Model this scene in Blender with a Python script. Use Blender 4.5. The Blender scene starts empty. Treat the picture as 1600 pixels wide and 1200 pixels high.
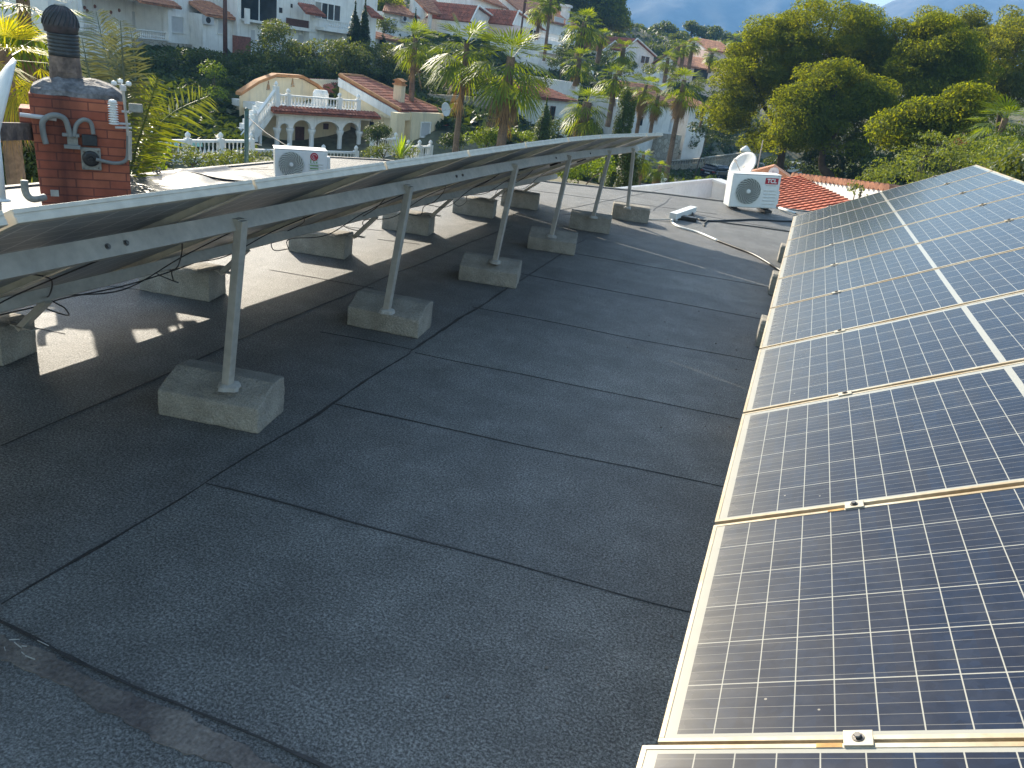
import bpy, math, random
import numpy as np
from mathutils import Vector, Matrix
from mathutils import noise as mnoise
random.seed(7)
rng = np.random.default_rng(7)
SC = bpy.context.scene
COL = SC.collection
R_ = math.radians

# ------------------------------------------------------------ camera
F_, YAW, PITCH, ROLL = 1220.6826, -0.3070836, 0.3838544, 0.1423163
CAMZ = 1.7                      # eye height above the roof deck (deck is z = 0)
fwd = Vector((math.sin(YAW)*math.cos(PITCH), math.cos(YAW)*math.cos(PITCH), -math.sin(PITCH)))
rgt = Vector((math.cos(YAW), -math.sin(YAW), 0))
upv = rgt.cross(fwd)
r2 = rgt*math.cos(ROLL) + upv*math.sin(ROLL)
u2 = upv*math.cos(ROLL) - rgt*math.sin(ROLL)
cam = bpy.data.objects.new('camera', bpy.data.cameras.new('camera'))
COL.objects.link(cam)
M = Matrix((r2, u2, -fwd)).transposed().to_4x4()
M.translation = (0, 0, CAMZ)
cam.matrix_world = M
cam.data.sensor_width = 36
cam.data.lens = 36*F_/1600
cam.data.clip_start = 0.05
cam.data.clip_end = 20000
SC.camera = cam

def ray(u, v):
    return r2*((u-800)/F_) - u2*((v-600)/F_) + fwd
def G(u, v, z=0.0):
    d = ray(u, v); t = (z-CAMZ)/d.z
    return Vector((d.x*t, d.y*t, z))
def at(u, v, D):
    d = ray(u, v); t = D/math.hypot(d.x, d.y)
    return Vector((d.x*t, d.y*t, CAMZ+d.z*t))

# ------------------------------------------------------------ materials
MATS = {}
def ramp(nt, fac, stops):
    n = nt.nodes.new('ShaderNodeValToRGB')
    e = n.color_ramp.elements
    while len(e) < len(stops): e.new(0.5)
    for k, (p, c) in enumerate(stops):
        e[k].position = p; e[k].color = (*c, 1) if len(c) == 3 else c
    nt.links.new(fac, n.inputs[0]); return n.outputs[0]
def mat(name, col, rough=0.8, var=0.15, scale=4.0, bump=0.0, bscale=None, metal=0.0, spec=0.5, trans=0.0, col2=None, space='Object', fine=0.0, fscale=60.0):
    """principled material with noise-driven colour and roughness variation"""
    m = bpy.data.materials.new(name); m.use_nodes = True; nt = m.node_tree
    b = nt.nodes['Principled BSDF']; out = nt.nodes['Material Output']
    tc = nt.nodes.new('ShaderNodeTexCoord')
    src = tc.outputs['Object']
    if space == 'World':
        g = nt.nodes.new('ShaderNodeNewGeometry'); src = g.outputs['Position']
    n = nt.nodes.new('ShaderNodeTexNoise'); n.inputs['Scale'].default_value = scale; n.inputs['Detail'].default_value = 6
    nt.links.new(src, n.inputs['Vector'])
    c = Vector(col)
    lo = c*(1-var) if col2 is None else Vector(col2)
    hi = c*(1+var)
    o = ramp(nt, n.outputs['Fac'], [(0.3, lo), (0.7, hi)])
    if fine > 0:
        n3 = nt.nodes.new('ShaderNodeTexNoise'); n3.inputs['Scale'].default_value = fscale; n3.inputs['Detail'].default_value = 3
        nt.links.new(src, n3.inputs['Vector'])
        mm = nt.nodes.new('ShaderNodeMix'); mm.data_type = 'RGBA'; mm.blend_type = 'MULTIPLY'; mm.inputs[0].default_value = 1
        o2 = ramp(nt, n3.outputs['Fac'], [(0.3, (1-fine,)*3), (0.7, (1+fine,)*3)])
        nt.links.new(o, mm.inputs[6]); nt.links.new(o2, mm.inputs[7]); o = mm.outputs[2]
    nt.links.new(o, b.inputs['Base Color'])
    b.inputs['Roughness'].default_value = rough; b.inputs['Metallic'].default_value = metal
    b.inputs['Specular IOR Level'].default_value = spec
    if bump > 0:
        n2 = nt.nodes.new('ShaderNodeTexNoise'); n2.inputs['Scale'].default_value = bscale or scale*6; n2.inputs['Detail'].default_value = 4
        nt.links.new(src, n2.inputs['Vector'])
        bp = nt.nodes.new('ShaderNodeBump'); bp.inputs['Strength'].default_value = bump; bp.inputs['Distance'].default_value = 0.02
        nt.links.new(n2.outputs['Fac'], bp.inputs['Height']); nt.links.new(bp.outputs[0], b.inputs['Normal'])
    if trans > 0:
        t = nt.nodes.new('ShaderNodeBsdfTranslucent'); nt.links.new(o, t.inputs[0])
        hs = nt.nodes.new('ShaderNodeHueSaturation'); hs.inputs['Value'].default_value = 1.7; hs.inputs['Saturation'].default_value = 1.1; hs.inputs['Hue'].default_value = 0.485
        nt.links.new(o, hs.inputs['Color']); nt.links.new(hs.outputs[0], t.inputs[0])
        mx = nt.nodes.new('ShaderNodeMixShader'); mx.inputs[0].default_value = trans
        nt.links.new(b.outputs[0], mx.inputs[1]); nt.links.new(t.outputs[0], mx.inputs[2]); nt.links.new(mx.outputs[0], out.inputs[0])
    MATS[name] = m
    return m

# ------------------------------------------------------------ mesh helpers
class MB:
    def __init__(s): s.v = []; s.f = []
    def add(s, vs, fs):
        b = len(s.v); s.v += [tuple(p) for p in vs]; s.f += [tuple(b+i for i in f) for f in fs]; return s
    def obox(s, c, ax, ay, az):
        """box from centre and three half-axis vectors"""
        c, ax, ay, az = Vector(c), Vector(ax), Vector(ay), Vector(az)
        if ax.cross(ay).dot(az) < 0: ax = -ax
        vs = [c+sx*ax+sy*ay+sz*az for sz in (-1, 1) for sy in (-1, 1) for sx in (-1, 1)]
        return s.add(vs, [(0,2,3,1),(4,5,7,6),(0,1,5,4),(1,3,7,5),(3,2,6,7),(2,0,4,6)])
    def box(s, x0, x1, y0, y1, z0, z1):
        return s.obox(((x0+x1)/2,(y0+y1)/2,(z0+z1)/2), (abs(x1-x0)/2,0,0), (0,abs(y1-y0)/2,0), (0,0,abs(z1-z0)/2))
    def quad(s, a, b, c, d): return s.add([a,b,c,d], [(0,1,2,3)])
    def prism(s, poly, ext):
        """closed prism: polygon (list of 3D points) extruded by ext"""
        n = len(poly); e = Vector(ext); P = [Vector(p) for p in poly]
        nrm = Vector((0,0,0))
        for i in range(n): nrm += P[i].cross(P[(i+1) % n])
        if nrm.dot(e) > 0: P = P[::-1]
        s.add([*P, *[p+e for p in P]], [tuple(range(n)), tuple(range(2*n-1, n-1, -1))] + [((i+1) % n, i, n+i, n+(i+1) % n) for i in range(n)])
        return s
    def tube(s, pts, r, n=8, caps=True):
        pts = [Vector(p) for p in pts]
        rs = r if isinstance(r, (list, tuple)) else [r]*len(pts)
        base = len(s.v); prev = None
        for i, p in enumerate(pts):
            d = (pts[min(i+1, len(pts)-1)] - pts[max(i-1, 0)])
            d = d.normalized() if d.length > 1e-9 else Vector((0,0,1))
            if prev is None:
                a = d.cross(Vector((0,0,1)))
                if a.length < 0.05: a = d.cross(Vector((1,0,0)))
            else: a = prev - d*prev.dot(d)
            a.normalize(); prev = a; bb = d.cross(a)
            for k in range(n):
                t = 2*math.pi*k/n
                s.v.append(tuple(p + (a*math.cos(t)+bb*math.sin(t))*rs[i]))
        for i in range(len(pts)-1):
            for k in range(n):
                k2 = (k+1) % n
                s.f.append((base+i*n+k, base+i*n+k2, base+(i+1)*n+k2, base+(i+1)*n+k))
        if caps:
            s.f.append(tuple(base+k for k in range(n))[::-1])
            s.f.append(tuple(base+(len(pts)-1)*n+k for k in range(n)))
        return s
    def lathe(s, prof, o=(0,0,0), n=16, axis=None):
        """prof: list of (r, h) from bottom to top round the z axis (or axis)"""
        o = Vector(o); base = len(s.v)
        q = Vector((0,0,1)).rotation_difference(Vector(axis)) if axis is not None else None
        for r, h in prof:
            for k in range(n):
                t = 2*math.pi*k/n
                p = Vector((r*math.cos(t), r*math.sin(t), h))
                if q: p = q @ p
                s.v.append(tuple(o+p))
        for i in range(len(prof)-1):
            for k in range(n):
                k2 = (k+1) % n
                s.f.append((base+i*n+k, base+i*n+k2, base+(i+1)*n+k2, base+(i+1)*n+k))
        s.f.append(tuple(base+k for k in range(n))[::-1])
        s.f.append(tuple(base+(len(prof)-1)*n+k for k in range(n)))
        return s
    def build(s, name, m, parent=None, smooth=False, bevel=0.0, local=False, mesh_only=False):
        me = bpy.data.meshes.new(name)
        vs = s.v
        if parent is not None and not local:
            inv = world(parent).inverted()
            vs = [inv @ Vector(p) for p in s.v]
        me.from_pydata([tuple(p) for p in vs], [], s.f)
        me.validate(); me.update()
        if m is not None: me.materials.append(MATS[m] if isinstance(m, str) else m)
        if smooth: me.shade_smooth() if hasattr(me, 'shade_smooth') else [setattr(p, 'use_smooth', True) for p in me.polygons]
        if mesh_only: return me
        return link(name, me, parent, bevel)
def link(name, me, parent=None, bevel=0.0):
    o = bpy.data.objects.new(name, me); COL.objects.link(o)
    if parent is not None: o.parent = parent
    if bevel > 0:
        b = o.modifiers.new('bevel', 'BEVEL'); b.width = bevel; b.segments = 2; b.limit_method = 'ANGLE'
    return o
def world(o):
    mtx = o.matrix_basis.copy()
    while o.parent is not None: o = o.parent; mtx = o.matrix_basis @ mtx
    return mtx
def tag(o, label=None, cat=None, group=None, kind=None):
    if label: o['label'] = label
    if cat: o['category'] = cat
    if group: o['group'] = group
    if kind: o['kind'] = kind
    return o
def thing(name, label, cat, loc=(0,0,0), rz=0.0, group=None):
    o = bpy.data.objects.new(name, None); COL.objects.link(o)
    o.empty_display_size = 0.2
    o.location = loc; o.rotation_euler = (0, 0, rz)
    return tag(o, label, cat, group)
def copy_tree(o, parent=None):
    c = o.copy(); COL.objects.link(c)
    if parent is not None: c.parent = parent
    for ch in list(CH.get(o.name, [])) if False else [x for x in o.children]: copy_tree(ch, c)
    return c
CH = {}
def raw(name, V, Fc, m, parent=None, loops=4, smooth=False, mesh_only=False):
    """numpy mesh: V (n,3), Fc (m,loops)"""
    me = bpy.data.meshes.new(name)
    me.vertices.add(len(V)); me.vertices.foreach_set('co', np.ascontiguousarray(V, dtype=np.float32).ravel())
    me.loops.add(Fc.size); me.loops.foreach_set('vertex_index', np.ascontiguousarray(Fc, dtype=np.int32).ravel())
    me.polygons.add(len(Fc)); me.polygons.foreach_set('loop_start', np.arange(0, Fc.size, loops, dtype=np.int32))
    me.update(calc_edges=True)
    for mm in (m if isinstance(m, (list, tuple)) else [m]): me.materials.append(MATS[mm])
    if mesh_only: return me
    return link(name, me, parent)

# ------------------------------------------------------------ light
SUN = Vector((-1.6, 1.28, 1.0)).normalized()
EL = math.asin(SUN.z); AZ = math.atan2(SUN.x, SUN.y)     # azimuth clockwise from +Y
w = bpy.data.worlds.new('World'); SC.world = w; w.use_nodes = True
nt = w.node_tree; bg = nt.nodes['Background']
sky = nt.nodes.new('ShaderNodeTexSky'); sky.sky_type = 'NISHITA'; sky.sun_disc = False
sky.sun_elevation = EL; sky.sun_rotation = AZ; sky.altitude = 50; sky.air_density = 1.0; sky.dust_density = 1.2; sky.ozone_density = 1.0
wb = nt.nodes.new('ShaderNodeMix'); wb.data_type = 'RGBA'; wb.blend_type = 'MULTIPLY'; wb.inputs[0].default_value = 1.0; wb.inputs[7].default_value = (1.0, 0.955, 0.82, 1)
nt.links.new(sky.outputs[0], wb.inputs[6]); nt.links.new(wb.outputs[2], bg.inputs[0]); bg.inputs[1].default_value = 0.15
sl = bpy.data.lights.new('sun', 'SUN'); sl.energy = 4.9; sl.angle = R_(0.55); sl.color = (1.0, 0.90, 0.74)
so = bpy.data.objects.new('sun', sl); COL.objects.link(so)
so.rotation_euler = SUN.to_track_quat('Z', 'Y').to_euler()
so.location = (0, 0, 30)
SC.view_settings.view_transform = 'Standard'; SC.view_settings.look = 'None'
SC.view_settings.exposure = 1.42; SC.view_settings.gamma = 1.0
SC.cycles.use_denoising = True
SC.cycles.max_bounces = 8; SC.cycles.diffuse_bounces = 3; SC.cycles.glossy_bounces = 3; SC.cycles.transmission_bounces = 4; SC.cycles.transparent_max_bounces = 8
SC.cycles.sample_clamp_indirect = 6

# ------------------------------------------------------------ node maths
class NG:
    def __init__(s, nt): s.nt = nt
    def m(s, op, a, b=None, c=None, clamp=False):
        n = s.nt.nodes.new('ShaderNodeMath'); n.operation = op; n.use_clamp = clamp
        for i, x in enumerate((a, b, c)):
            if x is None: continue
            if isinstance(x, (int, float)): n.inputs[i].default_value = x
            else: s.nt.links.new(x, n.inputs[i])
        return n.outputs[0]
    def mix(s, f, a, b, blend='MIX'):
        n = s.nt.nodes.new('ShaderNodeMix'); n.data_type = 'RGBA'; n.blend_type = blend
        for i, x in ((0, f), (6, a), (7, b)):
            if isinstance(x, (int, float)): n.inputs[i].default_value = x
            elif isinstance(x, tuple): n.inputs[i].default_value = (*x, 1)
            else: s.nt.links.new(x, n.inputs[i])
        return n.outputs[2]
    def noise(s, vec, scale, detail=4, rough=0.5):
        n = s.nt.nodes.new('ShaderNodeTexNoise'); n.inputs['Scale'].default_value = scale; n.inputs['Detail'].default_value = detail; n.inputs['Roughness'].default_value = rough
        if vec is not None: s.nt.links.new(vec, n.inputs['Vector'])
        return n.outputs['Fac']
    def line(s, x, pitch, off, w):
        """1 within w/2 of off + k*pitch"""
        t = s.m('DIVIDE', s.m('SUBTRACT', x, off), pitch)
        d = s.m('ABSOLUTE', s.m('SUBTRACT', s.m('FRACT', s.m('ADD', t, 0.5)), 0.5))
        return s.m('LESS_THAN', d, w/2/pitch)

PL, PW = 1.99, 0.992
def cell_material(name, back=False):
    m = bpy.data.materials.new(name); m.use_nodes = True; nt = m.node_tree; g = NG(nt)
    b = nt.nodes['Principled BSDF']
    tc = nt.nodes.new('ShaderNodeTexCoord'); sp = nt.nodes.new('ShaderNodeSeparateXYZ'); nt.links.new(tc.outputs['Object'], sp.inputs[0])
    x, y = sp.outputs[0], sp.outputs[1]
    oi = nt.nodes.new('ShaderNodeObjectInfo')
    # fold the two halves of the module onto one another
    xs = g.m('SUBTRACT', g.m('ABSOLUTE', g.m('SUBTRACT', x, PL/2)), 0.011)      # 0 at the centre gap, out to 0.948
    gapx = g.line(xs, 0.079, 0.0, 0.0026)
    mid = g.m('LESS_THAN', xs, 0.0)
    endx = g.m('GREATER_THAN', xs, 0.948)
    gapy = g.line(y, 0.158, 0.022, 0.0032)
    bus = g.line(y, 0.0316, 0.022+0.0158, 0.0012)
    endy = g.m('MAXIMUM', g.m('LESS_THAN', y, 0.022), g.m('GREATER_THAN', y, 0.970))
    if back: gapx = g.line(xs, 0.079, 0.0, 0.006); gapy = g.line(y, 0.158, 0.022, 0.010)
    white = g.m('MAXIMUM', g.m('MAXIMUM', g.m('MAXIMUM', gapx, gapy), mid), g.m('MAXIMUM', endx, endy))
    vo = nt.nodes.new('ShaderNodeTexVoronoi'); vo.inputs['Scale'].default_value = 55; nt.links.new(tc.outputs['Object'], vo.inputs['Vector'])
    vs = nt.nodes.new('ShaderNodeSeparateColor'); nt.links.new(vo.outputs['Color'], vs.inputs[0])
    # every cell its own slightly different blue
    cx = g.m('FLOOR', g.m('DIVIDE', x, 0.079)); cy = g.m('FLOOR', g.m('DIVIDE', g.m('SUBTRACT', y, 0.022), 0.158))
    cmb = nt.nodes.new('ShaderNodeCombineXYZ'); nt.links.new(cx, cmb.inputs[0]); nt.links.new(cy, cmb.inputs[1]); nt.links.new(oi.outputs['Random'], cmb.inputs[2])
    wn = nt.nodes.new('ShaderNodeTexWhiteNoise'); nt.links.new(cmb.outputs[0], wn.inputs['Vector'])
    c1 = g.mix(vs.outputs[0], (0.006, 0.014, 0.034), (0.010, 0.021, 0.048))
    c2 = g.mix(g.m('MULTIPLY', wn.outputs['Value'], 0.5), c1, (0.013, 0.015, 0.026))
    c3 = g.mix(bus, c2, (0.16, 0.16, 0.155))
    c4 = g.mix(white, c3, (0.31, 0.31, 0.28))
    # dust: thicker towards the lower edge, streaked down the slope
    mp = nt.nodes.new('ShaderNodeMapping'); nt.links.new(tc.outputs['Object'], mp.inputs[0]); mp.inputs['Scale'].default_value = (1.2, 9, 1)
    st = g.noise(mp.outputs[0], 2.0, 5); bl = g.noise(tc.outputs['Object'], 7.0, 6, 0.65)
    edge = g.m('POWER', 2.718, g.m('MULTIPLY', x, -5.0))
    edge2 = g.m('POWER', 2.718, g.m('MULTIPLY', x, -45.0))
    d = g.m('ADD', g.m('MULTIPLY', edge, g.m('ADD', g.m('MULTIPLY', st, 0.45), 0.04)), g.m('MULTIPLY', edge2, 0.35))
    d = g.m('ADD', d, g.m('MULTIPLY', g.m('SUBTRACT', bl, 0.45, clamp=True), 0.12))
    spots = nt.nodes.new('ShaderNodeTexVoronoi'); spots.inputs['Scale'].default_value = 9; nt.links.new(tc.outputs['Object'], spots.inputs['Vector'])
    sp1 = g.m('LESS_THAN', spots.outputs['Distance'], 0.028)
    d = g.m('ADD', d, g.m('MULTIPLY', sp1, 0.5))
    d = g.m('ADD', d, 0.010, clamp=True)
    if back:
        # pale back sheet; the cells show through it
        cb = g.mix(white, (0.25, 0.275, 0.295), (0.62, 0.62, 0.60))
        cb = g.mix(g.m('MULTIPLY', bl, 0.45), cb, (0.17, 0.17, 0.17))
        nt.links.new(cb, b.inputs['Base Color']); b.inputs['Roughness'].default_value = 0.38
    else:
        c5 = g.mix(d, c4, (0.42, 0.385, 0.31))
        nt.links.new(c5, b.inputs['Base Color'])
        nt.links.new(g.m('ADD', g.m('MULTIPLY', d, 0.55), 0.13), b.inputs['Roughness'])
        b.inputs['IOR'].default_value = 1.45; b.inputs['Specular IOR Level'].default_value = 0.14
    MATS[name] = m
cell_material('solar_cells'); cell_material('back_sheet', True)

# ------------------------------------------------------------ roof felt
def felt_material():
    m = bpy.data.materials.new('mineral_felt'); m.use_nodes = True; nt = m.node_tree; g = NG(nt)
    b = nt.nodes['Principled BSDF']; geo = nt.nodes.new('ShaderNodeNewGeometry'); P = geo.outputs['Position']
    f1 = g.noise(P, 230, 3, 0.7); f2 = g.noise(P, 70, 4, 0.6); big = g.noise(P, 0.9, 5, 0.6); mid = g.noise(P, 4.5, 5, 0.65)
    vo = nt.nodes.new('ShaderNodeTexVoronoi'); vo.inputs['Scale'].default_value = 190; nt.links.new(P, vo.inputs['Vector'])
    vs = nt.nodes.new('ShaderNodeSeparateColor'); nt.links.new(vo.outputs['Color'], vs.inputs[0])
    gran = g.m('MULTIPLY_ADD', g.m('MULTIPLY_ADD', f1, 1.7, g.m('MULTIPLY', vs.outputs[0], 0.6)), 1.0, -0.15)
    base = ramp(nt, big, [(0.30, (0.100, 0.101, 0.098)), (0.52, (0.133, 0.135, 0.131)), (0.72, (0.172, 0.170, 0.160))])
    base = g.mix(1.0, base, ramp(nt, mid, [(0.25, (0.72,)*3), (0.5, (1.0,)*3), (0.75, (1.32,)*3)]), 'MULTIPLY')
    cc = nt.nodes.new('ShaderNodeCombineColor')
    for i in range(3): nt.links.new(gran, cc.inputs[i])
    base = g.mix(0.85, base, cc.outputs[0], 'MULTIPLY')
    base = g.mix(1.0, base, ramp(nt, g.noise(P, 115, 2, 0.6), [(0.36, (0.42,)*3), (0.5, (0.95,)*3), (0.64, (1.65,)*3)]), 'MULTIPLY')
    sq = nt.nodes.new('ShaderNodeSeparateXYZ'); nt.links.new(P, sq.inputs[0]); row = g.m('FLOOR', g.m('DIVIDE', g.m('SUBTRACT', g.m('SUBTRACT', sq.outputs[1], g.m('MULTIPLY', g.m('ADD', sq.outputs[0], 1.9), 0.11)), 2.21), 0.97))
    side = g.m('GREATER_THAN', sq.outputs[0], -1.93); wr = nt.nodes.new('ShaderNodeTexWhiteNoise'); cr = nt.nodes.new('ShaderNodeCombineXYZ'); nt.links.new(g.m('MULTIPLY', row, side), cr.inputs[0]); nt.links.new(side, cr.inputs[1]); nt.links.new(cr.outputs[0], wr.inputs['Vector'])
    base = g.mix(1.0, base, ramp(nt, wr.outputs['Value'], [(0.0, (0.86, 0.86, 0.88)), (1.0, (1.12, 1.12, 1.10))]), 'MULTIPLY')
    # silt left by dried puddles, and scuffs along the walking line
    pud = g.noise(P, 0.55, 3, 0.5); mp = nt.nodes.new('ShaderNodeMapping'); mp.inputs['Scale'].default_value = (2.2, 0.5, 1); mp.inputs['Rotation'].default_value = (0, 0, 0.25); nt.links.new(P, mp.inputs[0])
    scf = g.noise(mp.outputs[0], 2.6, 6, 0.7)
    base = g.mix(g.m('MULTIPLY', g.m('SUBTRACT', pud, 0.56, clamp=True), 1.6), base, (0.22, 0.21, 0.195))
    base = g.mix(g.m('MULTIPLY', g.m('SUBTRACT', scf, 0.55, clamp=True), 1.2), base, (0.23, 0.23, 0.228))
    base = g.mix(g.m('MULTIPLY', g.m('SUBTRACT', 0.42, scf, clamp=True), 1.5), base, (0.05, 0.05, 0.054))
    spk = g.m('GREATER_THAN', vs.outputs[1], 0.988)
    base = g.mix(g.m('MULTIPLY', spk, 0.35), base, (0.36, 0.36, 0.35))
    nt.links.new(base, b.inputs['Base Color'])
    nt.links.new(g.m('MULTIPLY_ADD', f2, 0.25, 0.50), b.inputs['Roughness'])
    b.inputs['Specular IOR Level'].default_value = 0.5
    bp = nt.nodes.new('ShaderNodeBump'); bp.inputs['Strength'].default_value = 0.9; bp.inputs['Distance'].default_value = 0.005
    h = g.m('ADD', g.m('MULTIPLY', vs.outputs[0], 0.8), g.m('ADD', f1, g.m('MULTIPLY', mid, 3.0)))
    nt.links.new(h, bp.inputs['Height']); nt.links.new(bp.outputs[0], b.inputs['Normal'])
    MATS['mineral_felt'] = m
felt_material()
mat('bitumen', (0.028, 0.028, 0.029), 0.5, 0.4, 30, bump=0.4)
mat('bitumen_brown', (0.13, 0.112, 0.095), 0.6, 0.5, 5, col2=(0.058, 0.048, 0.048), bump=0.5, bscale=60, space='World', fine=0.35, fscale=90)
mat('white_render', (0.70, 0.69, 0.66), 0.85, 0.06, 1.2, bump=0.15, bscale=40, fine=0.05, fscale=12)
mat('concrete', (0.28, 0.262, 0.225), 0.9, 0.22, 7, bump=0.6, bscale=70, fine=0.3, fscale=160)
mat('mortar_patch', (0.42, 0.41, 0.38), 0.9, 0.15, 20, bump=0.5)
mat('alu_frame', (0.58, 0.53, 0.44), 0.42, 0.10, 9, metal=0.10, fine=0.10, fscale=25)  # same frame kept paler in colour because the left row stands unlit
mat('dusty_sunlit_frame', (0.36, 0.33, 0.26), 0.5, 0.25, 3.2, col2=(0.30, 0.21, 0.10), metal=0.2, fine=0.15, fscale=40)  # same frame darkened in colour against direct sun, plus dust and orange grime
mat('rust_stain', (0.42, 0.24, 0.08), 0.8, 0.3, 30)
mat('galvanised', (0.42, 0.395, 0.35), 0.5, 0.10, 8, metal=0.15, fine=0.10, fscale=30)
mat('black_plastic', (0.015, 0.015, 0.016), 0.45, 0.2, 10)
mat('bolt_steel', (0.16, 0.15, 0.14), 0.35, 0.2, 40, metal=0.8)

# our building: one thing, seen from its own roof
GZ = -6.8
bld = thing('flat_roofed_building', 'flat roof of dark grey mineral felt with black bitumen seams carrying the solar panels', 'roof', (0, 0, GZ))
OUT = [(-7.05, -3.6), (2.45, -3.6), (2.45, 16.35), (0.0, 14.97), (-1.16, 14.40), (-2.34, 13.81), (-3.87, 12.75), (-6.44, 11.7), (-7.0, 10.9)]
def rim(poly, off):
    return [(x, y) for x, y in poly]
mb = MB()
n = len(OUT)
mb.prism([(x, y, -0.02) for x, y in OUT], (0, 0, -0.28)); mb.build('wall_head', 'white_render', bld)
# deck sheet, subdivided so that it sags a little
def inside(x, y):
    c = False
    for i in range(len(OUT)):
        (x1, y1), (x2, y2) = OUT[i], OUT[(i+1) % len(OUT)]
        if (y1 > y) != (y2 > y) and x < (x2-x1)*(y-y1)/(y2-y1)+x1: c = not c
    return c
bm_ = MB(); bm_.add([(x, y, 0.0) for x, y in OUT], [tuple(range(n))])
bm_.prism([(x, y, 0.0) for x, y in OUT], (0, 0, -0.02))
bm_.f = bm_.f[:1] + [f for f in bm_.f[1:] if True]
dk = MB(); dk.prism([(x, y, -0.02) for x, y in OUT], (0, 0, 0.02)); dk.build('roof_deck', 'mineral_felt', bld)
wl = MB(); wl.prism([(x*0.985-0.0, y*0.99, -0.3) for x, y in OUT], (0, 0, GZ+0.3)); wl.build('wall', 'white_render', bld)

def ribbon(p0, p1, w0, w1, m, name='felt_seam', z=0.004, jit=0.4, step=0.045, wob=0.016, seed=0, taper=False):
    """thin irregular strip of bitumen on the deck"""
    p0 = Vector((p0[0], p0[1], z)); p1 = Vector((p1[0], p1[1], z)); L = (p1-p0).length; k = max(2, int(L/step))
    d = (p1-p0).normalized(); s = Vector((-d.y, d.x, 0)); V = []; Fc = []
    for i in range(k+1):
        t = i/k; c = p0.lerp(p1, t)
        c = c + s*wob*(mnoise.noise(Vector((t*L*1.3, seed*7.1, 0)))*2)
        wa = (w0+(w1-w0)*t)*min(1.0, t*L/0.12+0.12, (1-t)*L/0.25+0.10)*(0.30+1.1*abs(mnoise.noise(Vector((t*L*1.7, seed*9.1, 3)))))
        a = wa*(0.5+jit*mnoise.noise(Vector((t*L*9, seed*3.3, 5)))) + wa*jit*0.7*mnoise.noise(Vector((t*L*35, seed*3.3, 9)))
        bq = wa*(0.5+jit*mnoise.noise(Vector((t*L*9, seed*5.3, 15)))) + wa*jit*0.7*mnoise.noise(Vector((t*L*35, seed*2.3, 19)))
        V += [c-s*max(a, 0.0008), c+s*max(bq, 0.0008)]
    for i in range(k): Fc.append((2*i, 2*i+2, 2*i+3, 2*i+1))
    mb = MB(); mb.add(V, Fc)
    # give it thickness
    nv = len(mb.v); 
    o = mb.build(name, m, bld)
    sm = o.modifiers.new('solid', 'SOLIDIFY'); sm.thickness = 0.003; sm.offset = -1
    return o
S = 0
def seam(a, b, w=0.012, w1=None, m='bitumen', **k):
    global S; S += 1
    A = G(*a) if max(map(abs, a)) > 30 else Vector((*a, 0)); B = G(*b) if max(map(abs, b)) > 30 else Vector((*b, 0))
    return ribbon(A, B, w, w1 or w, m, seed=S, **k)
# the long lap down the middle of the deck, then the laps across it
seam((-30/10-0+1.14, 0.4), (-1.905, 1.30), 0.016)
seam((0.5, 944), (320, 757), 0.016); seam((320, 757), (640, 551), 0.016); seam((640, 551), (915, 372), 0.018, 0.024)
seam((0, 697), (437, 503), 0.010); seam((437, 503), (800, 352), 0.010, 0.014)
seam((320, 757), (1095, 957), 0.013, 0.008)
seam((520, 630), (1150, 767), 0.011, 0.006)
seam((648, 551), (1155, 655), 0.006, 0.004)
seam((500, 519), (644, 547), 0.007)
for (a, b, ww) in [((738, 480), (1178, 565), 0.005), ((815, 428), (1196, 500), 0.005), ((880, 393), (1207, 450), 0.005),
                   ((421, 422), (585, 450), 0.016), ((590, 374), (655, 382), 0.014), ((880, 335), (1020, 345), 0.010),
                   ((10, 500), (105, 521), 0.014), ((150, 445), (230, 456), 0.012), ((520, 352), (600, 361), 0.01)]:
    seam(a, b, ww)
seam((870, 330), (1050, 293), 0.012); seam((1020, 330), (1050, 308), 0.03, 0.02)
for u0, v0, u1, v1 in [(820, 296, 1120, 335), (1060, 330, 1230, 360), (300, 262, 520, 268), (250, 275, 420, 262)]:
    seam((u0, v0), (u1, v1), 0.010)
# torched brown strip in the corner by the camera
A0, A1, B0, B1 = G(0, 975), G(500, 1200), G(0, 1031), G(415, 1200)
dd = (A1-A0).normalized(); A1 = A0 + dd*2.0; A0 = A0 - dd*2.5
mid0 = (A0 + B0 + (A0-A0))*0.5
sd = Vector((dd.y, -dd.x, 0))
o = ribbon(A0+sd*0.07, A1+sd*0.07, 0.15, 0.15, 'bitumen_brown', 'bitumen_strip', z=0.003, jit=0.22, wob=0.006, seed=91, step=0.02)
ribbon(A0, A1, 0.014, 0.014, 'bitumen', 'felt_seam', z=0.008, seed=92)
for i in range(7):
    p = G(random.uniform(5, 60), random.uniform(1003, 1030)); 
    q = p + Vector((random.uniform(0.01, 0.05), random.uniform(-0.01, 0.02), 0))
    ribbon(p, q, 0.008, 0.004, 'mortar_patch', 'cement_splash', z=0.010, seed=100+i, step=0.01)
# small dark pebbles and crumbs
mb = MB()
for i in range(60):
    x, y = random.uniform(-1.8, 0), random.uniform(1.2, 9.5)
    if random.random() < 0.3: x = random.uniform(-0.3, 0.0)
    r = random.uniform(0.003, 0.007)
    mb.lathe([(r*0.8, 0), (r, r*0.5), (r*0.4, r)], (x, y, 0), 5)
tag(mb.build('roof_grit', 'bitumen_brown'), 'scattered dark crumbs of grit lying on the felt deck', 'grit', kind='stuff')

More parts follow.
